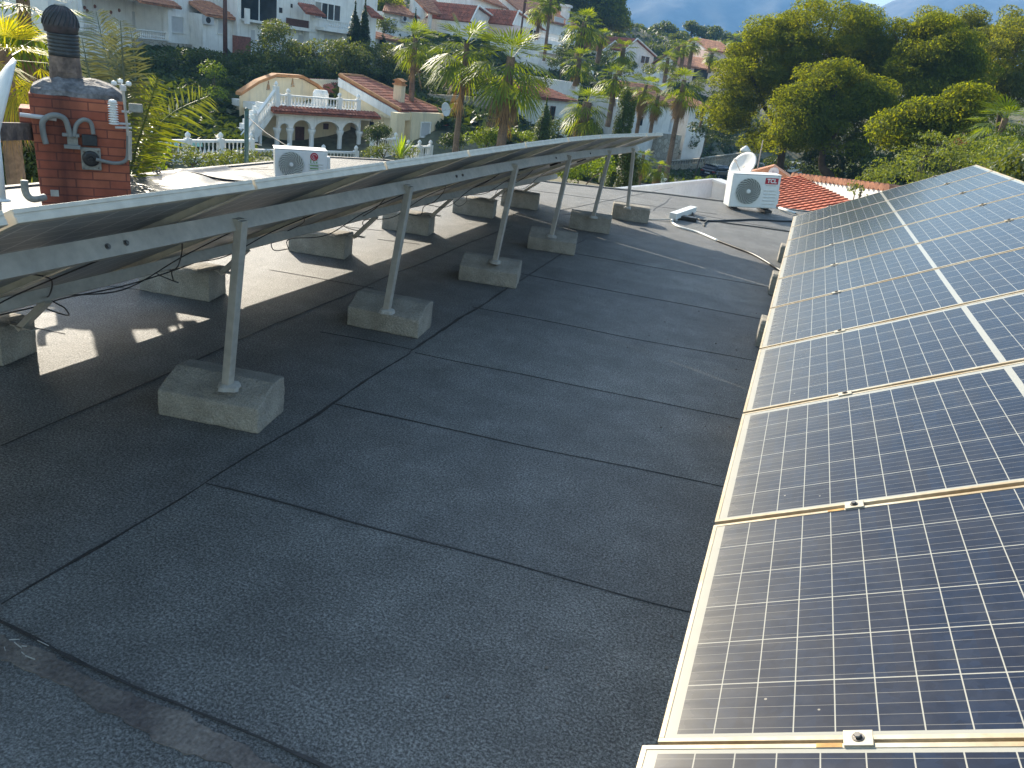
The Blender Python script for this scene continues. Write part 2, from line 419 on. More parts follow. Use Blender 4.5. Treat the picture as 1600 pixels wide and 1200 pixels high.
# ------------------------------------------------------------ panels
def make_panel(pos, tilt, yaw, W, label, group, clamps=(0.42, 1.57), stain=False, dusty_sunlit=False, pitch_y=0.0, last=False):
    """pos: low near corner of the top face; x up the slope, y along the row"""
    t = thing('solar_panel', label, 'solar panel', pos, 0, group)
    ct, st_ = math.cos(tilt), math.sin(tilt)
    X = Vector((ct*math.cos(yaw), ct*math.sin(yaw), st_)); Y = Vector((-math.sin(yaw), math.cos(yaw), pitch_y)).normalized(); Z = X.cross(Y).normalized(); X = Y.cross(Z)
    t.rotation_euler = Matrix((X, Y, Z)).transposed().to_euler()
    L = PL; h = 0.038; e = 0.012
    fr = MB()
    for (x0, x1, y0, y1) in ((0, L, 0, e), (0, L, W-e, W), (0, e, e, W-e), (L-e, L, e, W-e)):
        fr.box(x0, x1, y0, y1, -h, 0)
    fr.box(L+0.0002, L+0.003, 0.001, W-0.001, -0.013, -0.0005); fr.box(L+0.0002, L+0.003, 0.001, W-0.001, -h+0.0005, -0.021)
    k = 0.028; zt = 0.0018
    for (x0, x1, y0, y1) in ((e, L-e, e, k), (e, L-e, W-k, W-e), (e, k, k, W-k), (L-k, L-e, k, W-k)):
        fr.box(x0, x1, y0, y1, -h, -h+zt)
    fr.build('frame', 'dusty_sunlit_frame' if dusty_sunlit else 'alu_frame', t, local=True, bevel=0.0012)
    s = MB(); s.box(e, L-e, e, W-e, -0.0055, -0.0015); 
    cs = s.build('cell_sheet', 'solar_cells', t, local=True)
    s = MB(); s.box(e, L-e, e, W-e, -0.0085, -0.0065); s.build('back_sheet', 'back_sheet', t, local=True)
    s = MB(); s.box(L/2-0.05, L/2+0.05, W/2-0.06, W/2+0.06, -0.030, -0.0088); s.build('junction_box', 'black_plastic', t, local=True, bevel=0.003)
    for cx in clamps:
        ys = W+0.009 if not last else W+0.004
        c = MB(); c.box(cx-0.026, cx+0.026, ys-0.020, ys+0.020, 0.0006, 0.0045); c.box(cx-0.026, cx+0.026, ys-0.006, ys+0.006, -0.03, 0.0006)
        co = c.build('clamp', 'dusty_sunlit_frame' if dusty_sunlit else 'alu_frame', t, local=True, bevel=0.0008)
        bt = MB(); bt.lathe([(0.0115, 0.0046), (0.0115, 0.0060)], (cx, ys, 0), 16); bt.lathe([(0.0075, 0.0060), (0.0078, 0.0105), (0.0065, 0.0120)], (cx, ys, 0), 6)
        bo = bt.build('bolt', 'bolt_steel', None, local=True); bo.parent = co
        if stain:
            sr = MB(); sr.box(cx-0.075, cx-0.029, W-0.0115, W-0.0005, 0.0003, 0.0009); sr.build('rust_stain', 'rust_stain', t, local=True)
    return t

# right-hand row (its low edge runs just under the camera)
RT = 0.4798668; RX = 0.0095; RZ = 0.4399
ks = [(1030, 1162), (1115, 819), (1158, 644), (1183.5, 543), (1204, 479), (1214, 434), (1224.4, 399), (1232.5, 374)]
RY = []
for i in range(8):
    y = G(ks[i][0], ks[i][1], RZ).y; ym = 1.3144 + i*1.012
    RY.append(0.65*y+0.35*ym if i < 4 else ym)
RY += [1.3144+8*1.012, 1.3144+9*1.012]
order = ['nearest', 'second', 'third', 'fourth', 'fifth', 'sixth', 'seventh', 'eighth', 'ninth']
rl = ['solar panel cut by the bottom right corner of the photo, only its frame edge showing',
      'big blue solar panel with a bolted clamp at its near edge, second from the camera',
      'blue solar panel third from the camera in the row of glass faces',
      'brownish reflecting solar panel fourth from the camera in the row of glass faces',
      'solar panel fifth from the camera in the row of glass faces',
      'solar panel fourth from the far end of the row of glass faces by the tiled roof',
      'solar panel third from the far end of the row of glass faces by the tiled roof',
      'solar panel second but one to the tiled roof, just before the last two glass faces',
      'solar panel next to last before the red tiled roof, in the row of glass faces',
      'last solar panel of the glass row, its far edge against the red tiled roof']
rl[5:] = ['solar panel fifth from the far end of the row whose glass faces show',
          'solar panel fourth from the far end of the row whose glass faces show',
          'solar panel third from the far end of the row whose glass faces show',
          'solar panel next to last at the far end of the row whose glass faces show',
          'farthest solar panel of the row whose glass faces show, nearest the red tiled roof']
GR = 'solar panels of the right row showing their glass'
make_panel((RX-0.028, RY[0]-1.012, RZ), RT, 0, 0.992, rl[0], GR, stain=True, dusty_sunlit=True)
for i in range(9):
    W = RY[i+1]-RY[i]-0.022
    make_panel((RX, RY[i]+0.004, RZ), RT, 0, W, rl[i+1], GR, stain=(i in (0,)), last=(i == 8), dusty_sunlit=True)
# rack under it
rk = thing('panel_rack', 'steel rails and short legs under the row of glass faces on the right', 'rack', (0.4, 1.0, 0))
def slope_pt(s, y, off=0.0, x0=RX, z0=RZ, t=RT):
    return Vector((x0+s*math.cos(t)-off*math.sin(t)*-1*-1, y, z0+s*math.sin(t)-off*math.cos(t)))
for s_ in (0.42, 1.57):
    c = slope_pt(s_, 0, 0.038+0.031)
    m_ = MB(); m_.obox((c.x+0.01, (0.3+10.5)/2, c.z), (0.02*math.cos(RT), 0, 0.02*math.sin(RT)), (0, 5.1, 0), (-0.03*math.sin(RT), 0, 0.03*math.cos(RT))); m_.build('rail', 'galvanised', rk)
for y in (0.9, 2.5, 4.15, 6.05, 7.9, 9.7):
    for s_ in (0.42, 1.57):
        c = slope_pt(s_, y, 0.1)
        zb = 0.201 if s_ < 1 else 0.0
        m_ = MB(); m_.box(c.x-0.02, c.x+0.02, y-0.02, y+0.02, zb, c.z); m_.build('leg', 'galvanised', rk)

# left-hand row (its back towards the camera)
LJ = [(0.44, 1.19, -1.872), (1.46, 1.19, -1.87), (2.44, 1.19, -1.87), (3.42, 1.198, -1.87), (4.41, 1.207, -1.87), (5.41, 1.215, -1.87), (6.44, 1.219, -1.868), (7.49, 1.211, -1.868), (8.54, 1.193, -1.863), (9.62, 1.173, -1.845), (10.70, 1.152, -1.838)]
LT = R_(27.5)
ll = ['grey backed solar panel cut by the left edge of the photo, beside the brick chimney',
      'grey backed solar panel in front of the brick chimney, its bird-soiled top edge lit',
      'grey backed solar panel over the nearest tall steel post',
      'grey backed solar panel just right of the pale air conditioner behind the row',
      'grey backed solar panel third to the right of the chimney, below the yellow villa',
      'grey backed solar panel below the thick-trunked palm pair',
      'fifth solar panel from the far end of the row seen from behind',
      'fourth solar panel from the far end of the row seen from behind',
      'third solar panel from the far end of the row seen from behind',
      'farthest solar panel but one of the row seen from behind',
      'farthest solar panel of the row seen from behind, above the last concrete block']
ll = ll[:2] + ['grey backed solar panel over the nearest tall steel post, left of the second post',
      'grey backed solar panel straight below the arcade of the yellow villa',
      'grey backed solar panel at the third tall post, below the nearest palm trunk'] + ll[6:]
ll = [ll[0], ll[1], ll[2], ll[3], ll[4]] + ['sixth solar panel from the far end of the row seen from behind'] + ll[5:]
GL = 'solar panels of the left row seen from behind'
for i in range(len(LJ)-1):
    y0, z0, x0 = LJ[i]; y1, z1, x1 = LJ[i+1]
    W = math.hypot(y1-y0, z1-z0)-0.022
    W = min(W, 1.04)
    yaw = -(x1-x0)/(y1-y0); pit = (z1-z0)/(y1-y0)
    hi = Vector((x0, y0+0.005, z0))
    lo = hi - Vector((math.cos(LT), 0, math.sin(LT)))*PL
    make_panel(lo, LT, yaw, W, ll[min(i, len(ll)-1)], GL, last=(i == len(LJ)-2), pitch_y=pit)
lk = thing('panel_rack', 'pale steel rails on six tall posts carrying the row seen from behind', 'rack', (-2.2, 2.75, 0.2))
def lpt(i, s, off):
    """point under joint i, s metres down from the high edge"""
    y, z, x = LJ[i]
    return Vector((x - s*math.cos(LT) + off*math.sin(LT), y, z - s*math.sin(LT) - off*math.cos(LT)))
def rail_pt(y, s, off):
    for i in range(len(LJ)-1):
        if LJ[i][0] <= y <= LJ[i+1][0]:
            t = (y-LJ[i][0])/(LJ[i+1][0]-LJ[i][0]); return lpt(i, s, off).lerp(lpt(i+1, s, off), t)
    return lpt(0 if y < 1 else len(LJ)-1, s, off)
ux = Vector((math.cos(LT), 0, math.sin(LT))); uz = Vector((-math.sin(LT), 0, math.cos(LT)))
for s_, hh in ((0.375, 0.036), (1.55, 0.030)):
    m_ = MB(); cuts = [0.44, 5.8, 10.62] if s_ < 1 else [0.44, 4.9, 10.62]
    ys = [0.45] + [j[0] for j in LJ[1:-1]] + [10.66]
    for a, b in zip(ys[:-1], ys[1:]):
        pa, pb = rail_pt(a, s_, 0.050+hh), rail_pt(b, s_, 0.050+hh)
        # channel: web + two flanges
        m_.obox((pa+pb)/2 + ux*0.019, ux*0.0018, (pb-pa)/2, uz*hh)
        m_.obox((pa+pb)/2 + uz*(hh-0.0018), ux*0.019, (pb-pa)/2, uz*0.0018)
        m_.obox((pa+pb)/2 - uz*(hh-0.0018), ux*0.019, (pb-pa)/2, uz*0.0018)
    rl_ = m_.build('rail', 'galvanised', lk)
    if s_ < 1:
        for yb in (2.02, 2.10, 4.9, 5.0, 7.1, 8.3):
            p = rail_pt(yb, s_, 0.050+hh) + ux*0.022
            q = MB(); q.lathe([(0.011, 0), (0.011, 0.002)], p, 12, axis=ux); q.lathe([(0.007, 0.002), (0.007, 0.008)], p, 6, axis=ux); q.build('bolt', 'bolt_steel', rl_)
rear = [((247, 648), (403, 679)), ((542, 508), (652, 530)), ((716, 440), (805, 449)), ((822, 389), (898, 399)), ((888, 357), (952, 367)), ((954, 343), (1013, 349))]
CHIP = bpy.data.textures.new('chips', 'CLOUDS'); CHIP.noise_scale = 0.045; CHIP.noise_depth = 3
def kerb_block(c, rz, label, group, L=0.49, flip=False):
    o = MB(); hx = L/2; 
    # kerb stone laid on its back: splayed near face, flat top
    prof = [(-0.14, 0), (0.14, 0), (0.138, 0.185), (0.02, 0.195), (-0.145, 0.125)]
    if flip: prof = [(-0.12, 0), (0.12, 0), (0.12, 0.195), (-0.09, 0.20), (-0.12, 0.18)]
    o.prism([(-hx, y, z) for y, z in prof], (L, 0, 0))
    b = o.build('concrete_block', 'concrete', None, local=True, bevel=0.008)
    sv = b.modifiers.new('fine', 'SUBSURF'); sv.subdivision_type = 'SIMPLE'; sv.levels = 4; sv.render_levels = 4
    dm = b.modifiers.new('chips', 'DISPLACE'); dm.texture = CHIP; dm.strength = 0.009; dm.mid_level = 0.5; dm.texture_coords = 'GLOBAL'
    b.location = c; b.rotation_euler = (0, 0, rz)
    return tag(b, label, 'concrete block', group)
rb = ['concrete kerb block under the nearest tall post', 'concrete block under the second tall post', 'concrete block under the third tall post',
      'concrete block under the fourth tall post, counted from the camera', 'concrete block under the last tall post but one', 'concrete block under the farthest tall post, its top sunlit']
posts = []
for i, (a, b) in enumerate(rear):
    A, B = G(*a), G(*b); d = (B-A); ang = min(math.atan2(d.y, d.x), R_(14)); md = (A+B)/2; n_ = Vector((-math.sin(ang), math.cos(ang), 0))
    c = md + n_*0.14; c.z = 0
    kerb_block(c, ang, rb[i], 'concrete blocks under the tall posts', flip=(i >= 4))
    pb = [(357, 597), (603, 480), (775, 405), (865, 366), (931, 337), (981, 322)][i]
    g_ = G(*pb, 0.21)
    posts.append((g_.x*0.5+(-2.2)*0.5 if i < 5 else g_.x, g_.y, ang))
for i, (x, y, ang) in enumerate(posts):
    ztop = rail_pt(y, 0.375, 0.1).z; xt = rail_pt(y, 0.375, 0.1).x + 0.035
    q = MB(); q.obox(((x+xt)/2, y, (0.2+ztop+0.03)/2), (0.02, 0.0, 0), (0, 0.02, 0), (((xt-x)/2), 0, (ztop+0.03-0.2)/2))
    po = q.build('post', 'galvanised', lk, bevel=0.003)
    q = MB(); q.box(xt-0.05, xt+0.0, y-0.022, y+0.026, ztop-0.01, ztop+0.035); q.build('bracket', 'galvanised', po)
    q = MB()
    ns = 14; 
    q.lathe([(0.050, 0.178), (0.046, 0.196), (0.030, 0.204)], (x, y, 0), ns)
    q.v = [(x+(a-x)*(1+0.5*mnoise.noise(Vector((a*20, b*20, i)))), y+(b-y)*(1+0.6*mnoise.noise(Vector((a*20, b*20, i+5)))), c) for a, b, c in q.v]; q.build('mortar_foot', 'mortar_patch', po)
front = [(-3.70, 2.60), (-3.70, 4.06), (-3.70, 5.70), (-3.63, 7.18), (-3.55, 8.72), (-3.38, 9.85)]
fb = ['concrete block at the left edge of the photo under the low side of the panels', 'sunlit-topped concrete block just left of the nearest tall post', 'concrete block between the nearest and second tall posts, rust on top',
      'concrete block seen just behind the second tall post', 'concrete block just left of the third tall post', 'farthest concrete block under the low side of the left row']
for i, (x, y) in enumerate(front):
    kerb_block(Vector((x, y+0.03, 0)), R_(11+2*(i % 3)), fb[i], 'concrete blocks under the low side', flip=True)
    p = rail_pt(y+0.03, 1.55, 0.050+0.060)
    q = MB(); q.obox((p.x-0.09, y+0.03, (0.2+p.z)/2), (0.012, 0, -0.008), (0, 0.02, 0), (0.10, 0, (p.z-0.19)/2)); q.obox((p.x-0.16, y+0.03, 0.212), (0.07, 0, 0.002), (0, 0.02, 0), (0, 0, 0.003)); q.build('foot', 'galvanised', lk)
sb = ['grey block end sticking out below the fourth glass face', 'grey block end sticking out below the row, middle one of three', 'farthest grey block end sticking out below the glass row']
sb = ['nearest of the block ends poking out under the row of glass faces', 'second nearest block end poking out under the row of glass faces', 'middle one of the block ends poking out under the row of glass faces',
      'second farthest block end poking out under the row of glass faces', 'farthest block end poking out under the row of glass faces']
for i, (x, y) in enumerate([(0.265, 2.5), (0.265, 4.15), (0.215, 6.05), (0.20, 7.9), (0.20, 9.7)]):
    if i == 0: continue
    kerb_block(Vector((x, y, 0)), R_(3), sb[i] if i > 1 else sb[0], 'concrete blocks under the glass row', flip=True)

# ------------------------------------------------------------ cables under the left row
def catmull(pts, n=8):
    P = [Vector(p) for p in pts]; out = []
    for i in range(len(P)-1):
        a = P[max(i-1, 0)]; b = P[i]; c = P[i+1]; d = P[min(i+2, len(P)-1)]
        for k in range(n):
            t = k/n
            out.append(0.5*((2*b)+(c-a)*t+(2*a-5*b+4*c-d)*t*t+(3*b-a-3*c+d)*t**3))
    out.append(P[-1]); return out
def cable(pts, r, m, name, label, cat, group=None, n=8, smooth=True):
    mb = MB(); mb.tube(catmull(pts, n), r, 8)
    o = mb.build(name, m, smooth=smooth); return tag(o, label, cat, group)
def under(y, s, off=0.045):
    return rail_pt(y, s, off)
cl = ['black cable looping down at the left edge of the photo under the panels', 'thin black cable hanging in a narrow loop left of the nearest post', 'black cable loop hanging just left of the nearest tall post',
      'black cable drooping between the nearest and second posts', 'black cable drooping behind the second tall post', 'black cable tangle drooping before the third tall post', 'black cable drooping past the third tall post', 'farthest black cable drooping under the row']
for i, y in enumerate([1.75, 2.75, 3.55, 4.65, 5.65, 6.75, 7.8, 9.0]):
    pts = [under(y-0.5, 1.0+0.1*(i % 2), 0.02), under(y-0.3, 1.25, 0.06), under(y-0.12, 1.5, 0.05+0.03*(i % 3)), under(y, 1.72, 0.06), under(y+0.10, 1.86, 0.10+0.02*(i % 2)),
           under(y+0.16, 1.80, 0.17), under(y+0.06, 1.70, 0.15), under(y+0.02, 1.62, 0.10), under(y+0.35, 1.55, 0.13+0.03*(i % 2)), under(y+0.6, 1.35, 0.06), under(y+0.85, 1.05, 0.02)]
    cable([p + Vector((random.uniform(-.02, .02), random.uniform(-.03, .03), random.uniform(-.015, .01))) for p in pts], 0.0035, 'black_plastic', 'cable', cl[i], 'cable', 'black cables hanging under the left row')
# one slack line that sags below the rail, from the left edge of the view past the nearest post
cable([G(0, 492, .30), G(70, 476, 0.24), G(100, 466, 0.24), G(200, 445, 0.25), G(300, 412, 0.28), G(357, 385, 0.32)], 0.004, 'black_plastic', 'cable',
      'long thin black cable sagging low under the row, ending at the nearest post', 'cable')
for lab, y in (('flat black connector hanging low under the row, near the left edge', 2.62), ('flat black connector hanging low between the nearest and second posts', 4.35), ('flat black connector hanging low by the second tall post', 5.35)):
    p = under(y, 1.95, 0.055); q = MB(); q.obox((0, 0, 0), (0.014, 0, 0), (0, 0.055, 0.004), (0, 0, 0.011)); q.tube([(0, -0.16, 0.01), (0, -0.05, 0), (0, 0.05, 0), (0, 0.15, 0.02)], 0.005, 6)
    o = q.build('cable_connector', 'black_plastic', None, local=True, bevel=0.003); o.location = p; tag(o, lab, 'connector', 'black cable connectors')

# ============================================================ terrain
CP = [at(300,255,40), at(320,262,36), at(500,258,50), at(700,256,50), at(600,256,46), at(450,262,42), at(380,262,38), at(250,150,56), at(420,128,62), at(560,135,62), at(640,152,60), at(760,190,60),
      at(250,86,62), at(318,82,68), at(450,82,68), at(560,72,74), at(620,66,80), at(100,90,58), at(0,90,55),
      at(700,60,92), at(760,62,95), at(830,62,95), at(900,62,120), at(930,120,85), at(880,0,170), at(700,-10,160), at(500,-40,140), at(200,-90,130), at(-200,-60,90),
      at(875,196,68), at(1000,208,80), at(1060,284,76), at(1050,294,48), at(1120,280,80), at(1100,276,84), at(1184,263,100), at(1230,267,100), at(1245,263,110), at(1028,302,44),
      at(1060,62,180), at(1000,62,180), at(1120,66,190), at(1200,60,200), at(1100,135,110), at(1060,135,110), at(960,110,120), at(1090,192,90), at(1060,232,84),
      at(1400,262,60), at(1500,262,60), at(1590,250,50), at(1300,280,60), at(1400,180,120), at(1590,170,120), at(1300,120,220), at(1600,110,260),
      Vector((-10,5,-6.6)), Vector((8,5,-6.6)), Vector((0,22,-6.4)), Vector((-12,20,-5.6)), Vector((-16,10,-5.4)), Vector((10,25,-5.8)), Vector((0,-20,-6.6)), Vector((-30,0,-4.5)), Vector((30,0,-6)), Vector((35,40,-3.5)), Vector((60,80,-2)),
      Vector((-4,36,-6.2)), Vector((-60,20,-2)), Vector((-90,60,6))]
CPa = np.array([[p.x, p.y, p.z] for p in CP])
RD = np.array([tuple(p) for p in (at(1035, 297, 58), at(1060, 288, 72), at(1110, 281, 80), at(1175, 269, 93), at(1232, 265, 108))])
def T_arr(X, Y):
    X = np.asarray(X, float); Y = np.asarray(Y, float); sh = X.shape
    x = X.ravel()[:, None]; y = Y.ravel()[:, None]
    d2 = (x-CPa[:, 0])**2 + (y-CPa[:, 1])**2
    w_ = 1/(d2+25)**1.8
    z = (w_*CPa[:, 2]).sum(1)/w_.sum(1)
    # the street is graded level across its width
    best = np.full(len(z), 1e9); bz = np.zeros(len(z)); xx = x[:, 0]; yy = y[:, 0]
    for a, b in zip(RD[:-1], RD[1:]):
        ab = b[:2]-a[:2]; t = np.clip(((xx-a[0])*ab[0]+(yy-a[1])*ab[1])/(ab@ab), 0, 1)
        d = np.hypot(xx-a[0]-t*ab[0], yy-a[1]-t*ab[1]); k = d < best; best = np.where(k, d, best); bz = np.where(k, a[2]+(b[2]-a[2])*t, bz)
    s_ = np.clip((best-5.5)/9, 0, 1); s_ = s_*s_*(3-2*s_); z = bz*(1-s_)+z*s_
    r = np.sqrt(x[:, 0]**2+y[:, 0]**2)
    f = np.clip((r-230)/500, 0, 1); f = f*f*(3-2*f)
    z = z*(1-f) + (-22)*f
    return z.reshape(sh)
def T(x, y): return float(T_arr(np.array([x]), np.array([y]))[0])
def ground_at(u, v, D):
    p = at(u, v, D); return Vector((p.x, p.y, T(p.x, p.y)))

mat('dry_ground', (0.13, 0.115, 0.07), 0.95, 0.3, 0.15, col2=(0.055, 0.07, 0.03), bump=0.6, bscale=3, space='World', fine=0.35, fscale=2.5)
mat('asphalt', (0.065, 0.065, 0.068), 0.85, 0.2, 0.5, bump=0.2, bscale=60, space='World', fine=0.2, fscale=20)
mat('pavement_stone', (0.42, 0.38, 0.32), 0.85, 0.15, 0.8, bump=0.2, bscale=30, space='World', fine=0.15, fscale=6)
mat('mountain_rock', (0.13, 0.125, 0.115), 0.95, 0.25, 0.006, col2=(0.035, 0.045, 0.030), space='World', fine=0.45, fscale=0.03)
# one sheet: radial grid out to the horizon
nr, na = 150, 220
rr = np.concatenate([np.linspace(0.5, 30, 25), np.geomspace(31, 9000, nr-25)]); aa = np.linspace(0, 2*math.pi, na, endpoint=False)
RR, AA = np.meshgrid(rr, aa, indexing='ij')
GX, GY = RR*np.sin(AA), RR*np.cos(AA)
GZg = T_arr(GX, GY)
V = np.stack([GX.ravel(), GY.ravel(), GZg.ravel()], 1)
idx = np.arange(nr*na).reshape(nr, na); i2 = np.roll(idx, -1, 1)
Fq = np.stack([idx[:-1].ravel(), i2[:-1].ravel(), i2[1:].ravel(), idx[1:].ravel()], 1)
Fq = Fq[:, ::-1]
o = raw('ground', V, Fq, 'dry_ground'); tag(o, kind='structure')
# mountains: two ridges meeting at a notch
def crest(u):
    pts = [(-400, -60), (300, -70), (900, -75), (1150, -50), (1300, -14), (1345, 0), (1372, 13), (1392, 2), (1430, -10), (1520, -24), (1600, -40), (2000, -60), (2400, -20)]
    for (a, b), (c, d) in zip(pts[:-1], pts[1:]):
        if a <= u <= c: return b+(d-b)*(u-a)/(c-a)
    return 0
nu, nk = 260, 46
us = np.linspace(-400, 2400, nu)
V = []
for u in us:
    D1 = 1900 if u < 1372 else 2100
    top = at(u, max(crest(u), -22), D1)
    az = math.atan2(top.x, top.y)
    for k in range(nk):
        t = k/(nk-1)
        D = 1350 + (D1-1350)*t*1.0
        x, y = D*math.sin(az), D*math.cos(az)
        s_ = t**1.15
        nz = mnoise.fractal(Vector((x*0.006, y*0.006, 3)), 1.0, 2.1, 6)*26*math.sin(math.pi*min(t, 0.97))
        rdg = abs(mnoise.noise(Vector((az*16, t*1.5, 7))))*44*math.sin(math.pi*t)
        V.append((x, y, -24 + (top.z+24)*s_ + nz*1.0 - rdg))
    # back slope
    x, y = 2550*math.sin(az), 2550*math.cos(az); V.append((x, y, -24))
V = np.array(V); nk2 = nk+1
idx = np.arange(nu*nk2).reshape(nu, nk2)
Fq = np.stack([idx[:-1, :-1].ravel(), idx[1:, :-1].ravel(), idx[1:, 1:].ravel(), idx[:-1, 1:].ravel()], 1)
o = raw('mountains', V, Fq, 'mountain_rock'); tag(o, kind='structure')
o.data.shade_smooth()
# the air between: one closed box
hz = MB(); hz.box(-2300, 2300, -300, 2700, -30, 300)
hm = bpy.data.materials.new('haze_air'); hm.use_nodes = True; hn = hm.node_tree
for n_ in list(hn.nodes):
    if n_.type == 'BSDF_PRINCIPLED': hn.nodes.remove(n_)
pv = hn.nodes.new('ShaderNodeVolumePrincipled'); pv.inputs['Density'].default_value = 0.00055; pv.inputs['Color'].default_value = (0.15, 0.35, 0.70, 1); pv.inputs['Anisotropy'].default_value = 0.1
hn.links.new(pv.outputs[0], hn.nodes['Material Output'].inputs['Volume'])
MATS['haze_air'] = hm
ho = hz.build('haze', 'haze_air'); tag(ho, kind='stuff')
SC.cycles.volume_bounces = 0

# ============================================================ street
def strip(name, pts, width, m, dz, kind='structure', th=0.0):
    P = catmull([Vector((p.x, p.y, 0)) for p in pts], 8); V = []; Fc = []
    for i, p in enumerate(P):
        d = (P[min(i+1, len(P)-1)] - P[max(i-1, 0)]).normalized(); s_ = Vector((-d.y, d.x, 0))
        for k in range(5):
            q = p + s_*width*(k/4-0.5); V.append((q.x, q.y, T(p.x, p.y)+dz))
    for i in range(len(P)-1):
        for k in range(4): Fc.append((i*5+k, i*5+k+1, i*5+k+6, i*5+k+5))
    o = raw(name, np.array(V), np.array(Fc)[:, ::-1], m); tag(o, kind=kind)
    sm = o.modifiers.new('solid', 'SOLIDIFY'); sm.thickness = 0.4; sm.offset = -1
    return P
sp_ = [Vector(p) for p in RD]
strip('road', sp_, 6.4, 'asphalt', 0.18)
sh = [Vector((p.x-1.8, p.y+4.2, 0)) for p in sp_]
strip('pavement', sh, 1.3, 'pavement_stone', 0.32)

# ============================================================ building kit
mat('white_wall', (0.78, 0.77, 0.74), 0.9, 0.07, 0.6, bump=0.1, bscale=8, space='World', fine=0.06, fscale=2)
def streaks(name):
    # rain streaks and grime running down the render
    nt = MATS[name].node_tree; g = NG(nt); b = nt.nodes['Principled BSDF']; src = b.inputs['Base Color'].links[0].from_socket
    geo = nt.nodes.new('ShaderNodeNewGeometry'); mp = nt.nodes.new('ShaderNodeMapping'); mp.inputs['Scale'].default_value = (3.0, 3.0, 0.22); nt.links.new(geo.outputs['Position'], mp.inputs[0])
    s_ = g.noise(mp.outputs[0], 1.3, 6, 0.7); k = g.m('MULTIPLY', g.m('SUBTRACT', s_, 0.52, clamp=True), 2.2, clamp=True)
    nt.links.new(g.mix(k, src, (0.33, 0.30, 0.25)), b.inputs['Base Color'])
streaks('white_wall')
mat('cream_wall', (0.76, 0.64, 0.43), 0.9, 0.07, 0.6, bump=0.1, bscale=8, space='World', fine=0.05, fscale=2)
streaks('cream_wall')
mat('pink_wall', (0.70, 0.55, 0.49), 0.9, 0.07, 0.6, space='World')
mat('roof_tile', (0.30, 0.095, 0.055), 0.85, 0.3, 1.6, col2=(0.20, 0.075, 0.05), bump=0.3, bscale=10, space='World', fine=0.35, fscale=5)
mat('roof_tile_pale', (0.42, 0.20, 0.11), 0.85, 0.3, 1.6, col2=(0.30, 0.13, 0.08), bump=0.3, bscale=10, space='World', fine=0.3, fscale=5)
mat('orange_trim', (0.46, 0.22, 0.09), 0.85, 0.2, 3, space='World')
mat('tile_red_new', (0.42, 0.115, 0.058), 0.85, 0.22, 2.2, col2=(0.31, 0.085, 0.045), space='World', fine=0.3, fscale=9)
mat('window_glass', (0.02, 0.025, 0.03), 0.08, 0.4, 2, space='World')
mat('curtain', (0.30, 0.29, 0.26), 0.8, 0.2, 6)
mat('shutter', (0.52, 0.52, 0.52), 0.7, 0.06, 3)
mat('dark_opening', (0.03, 0.028, 0.025), 0.9, 0.3, 2)
mat('dark_wood', (0.09, 0.035, 0.02), 0.7, 0.3, 6)
mat('brown_brick', (0.22, 0.085, 0.055), 0.85, 0.3, 8)
mat('blue_door', (0.04, 0.09, 0.20), 0.6, 0.1, 3)
mat('pool_blue', (0.20, 0.48, 0.55), 0.5, 0.3, 3)
mat('black_metal', (0.02, 0.02, 0.022), 0.5, 0.2, 8)
mat('green_paint', (0.05, 0.10, 0.09), 0.5, 0.2, 8)
def stone_mat(name, c1, c2, scale, mortar=(0.42, 0.38, 0.30)):
    m = bpy.data.materials.new(name); m.use_nodes = True; nt = m.node_tree; g = NG(nt); b = nt.nodes['Principled BSDF']
    geo = nt.nodes.new('ShaderNodeNewGeometry')
    vo = nt.nodes.new('ShaderNodeTexVoronoi'); vo.inputs['Scale'].default_value = scale; nt.links.new(geo.outputs['Position'], vo.inputs['Vector'])
    v2 = nt.nodes.new('ShaderNodeTexVoronoi'); v2.feature = 'DISTANCE_TO_EDGE'; v2.inputs['Scale'].default_value = scale; nt.links.new(geo.outputs['Position'], v2.inputs['Vector'])
    s_ = nt.nodes.new('ShaderNodeSeparateColor'); nt.links.new(vo.outputs['Color'], s_.inputs[0])
    c = g.mix(s_.outputs[0], c1, c2); c = g.mix(g.m('LESS_THAN', v2.outputs['Distance'], 0.06), c, mortar)
    nt.links.new(c, b.inputs['Base Color']); b.inputs['Roughness'].default_value = 0.9
    bp = nt.nodes.new('ShaderNodeBump'); bp.inputs['Strength'].default_value = 0.6; nt.links.new(v2.outputs['Distance'], bp.inputs['Height']); nt.links.new(bp.outputs[0], b.inputs['Normal'])
    MATS[name] = m
stone_mat('rubble_stone', (0.34, 0.28, 0.19), (0.20, 0.16, 0.11), 2.6)
stone_mat('orange_stone', (0.50, 0.30, 0.14), (0.30, 0.16, 0.08), 3.2)
stone_mat('pale_stone', (0.46, 0.42, 0.34), (0.30, 0.27, 0.21), 2.0, (0.25, 0.22, 0.17))

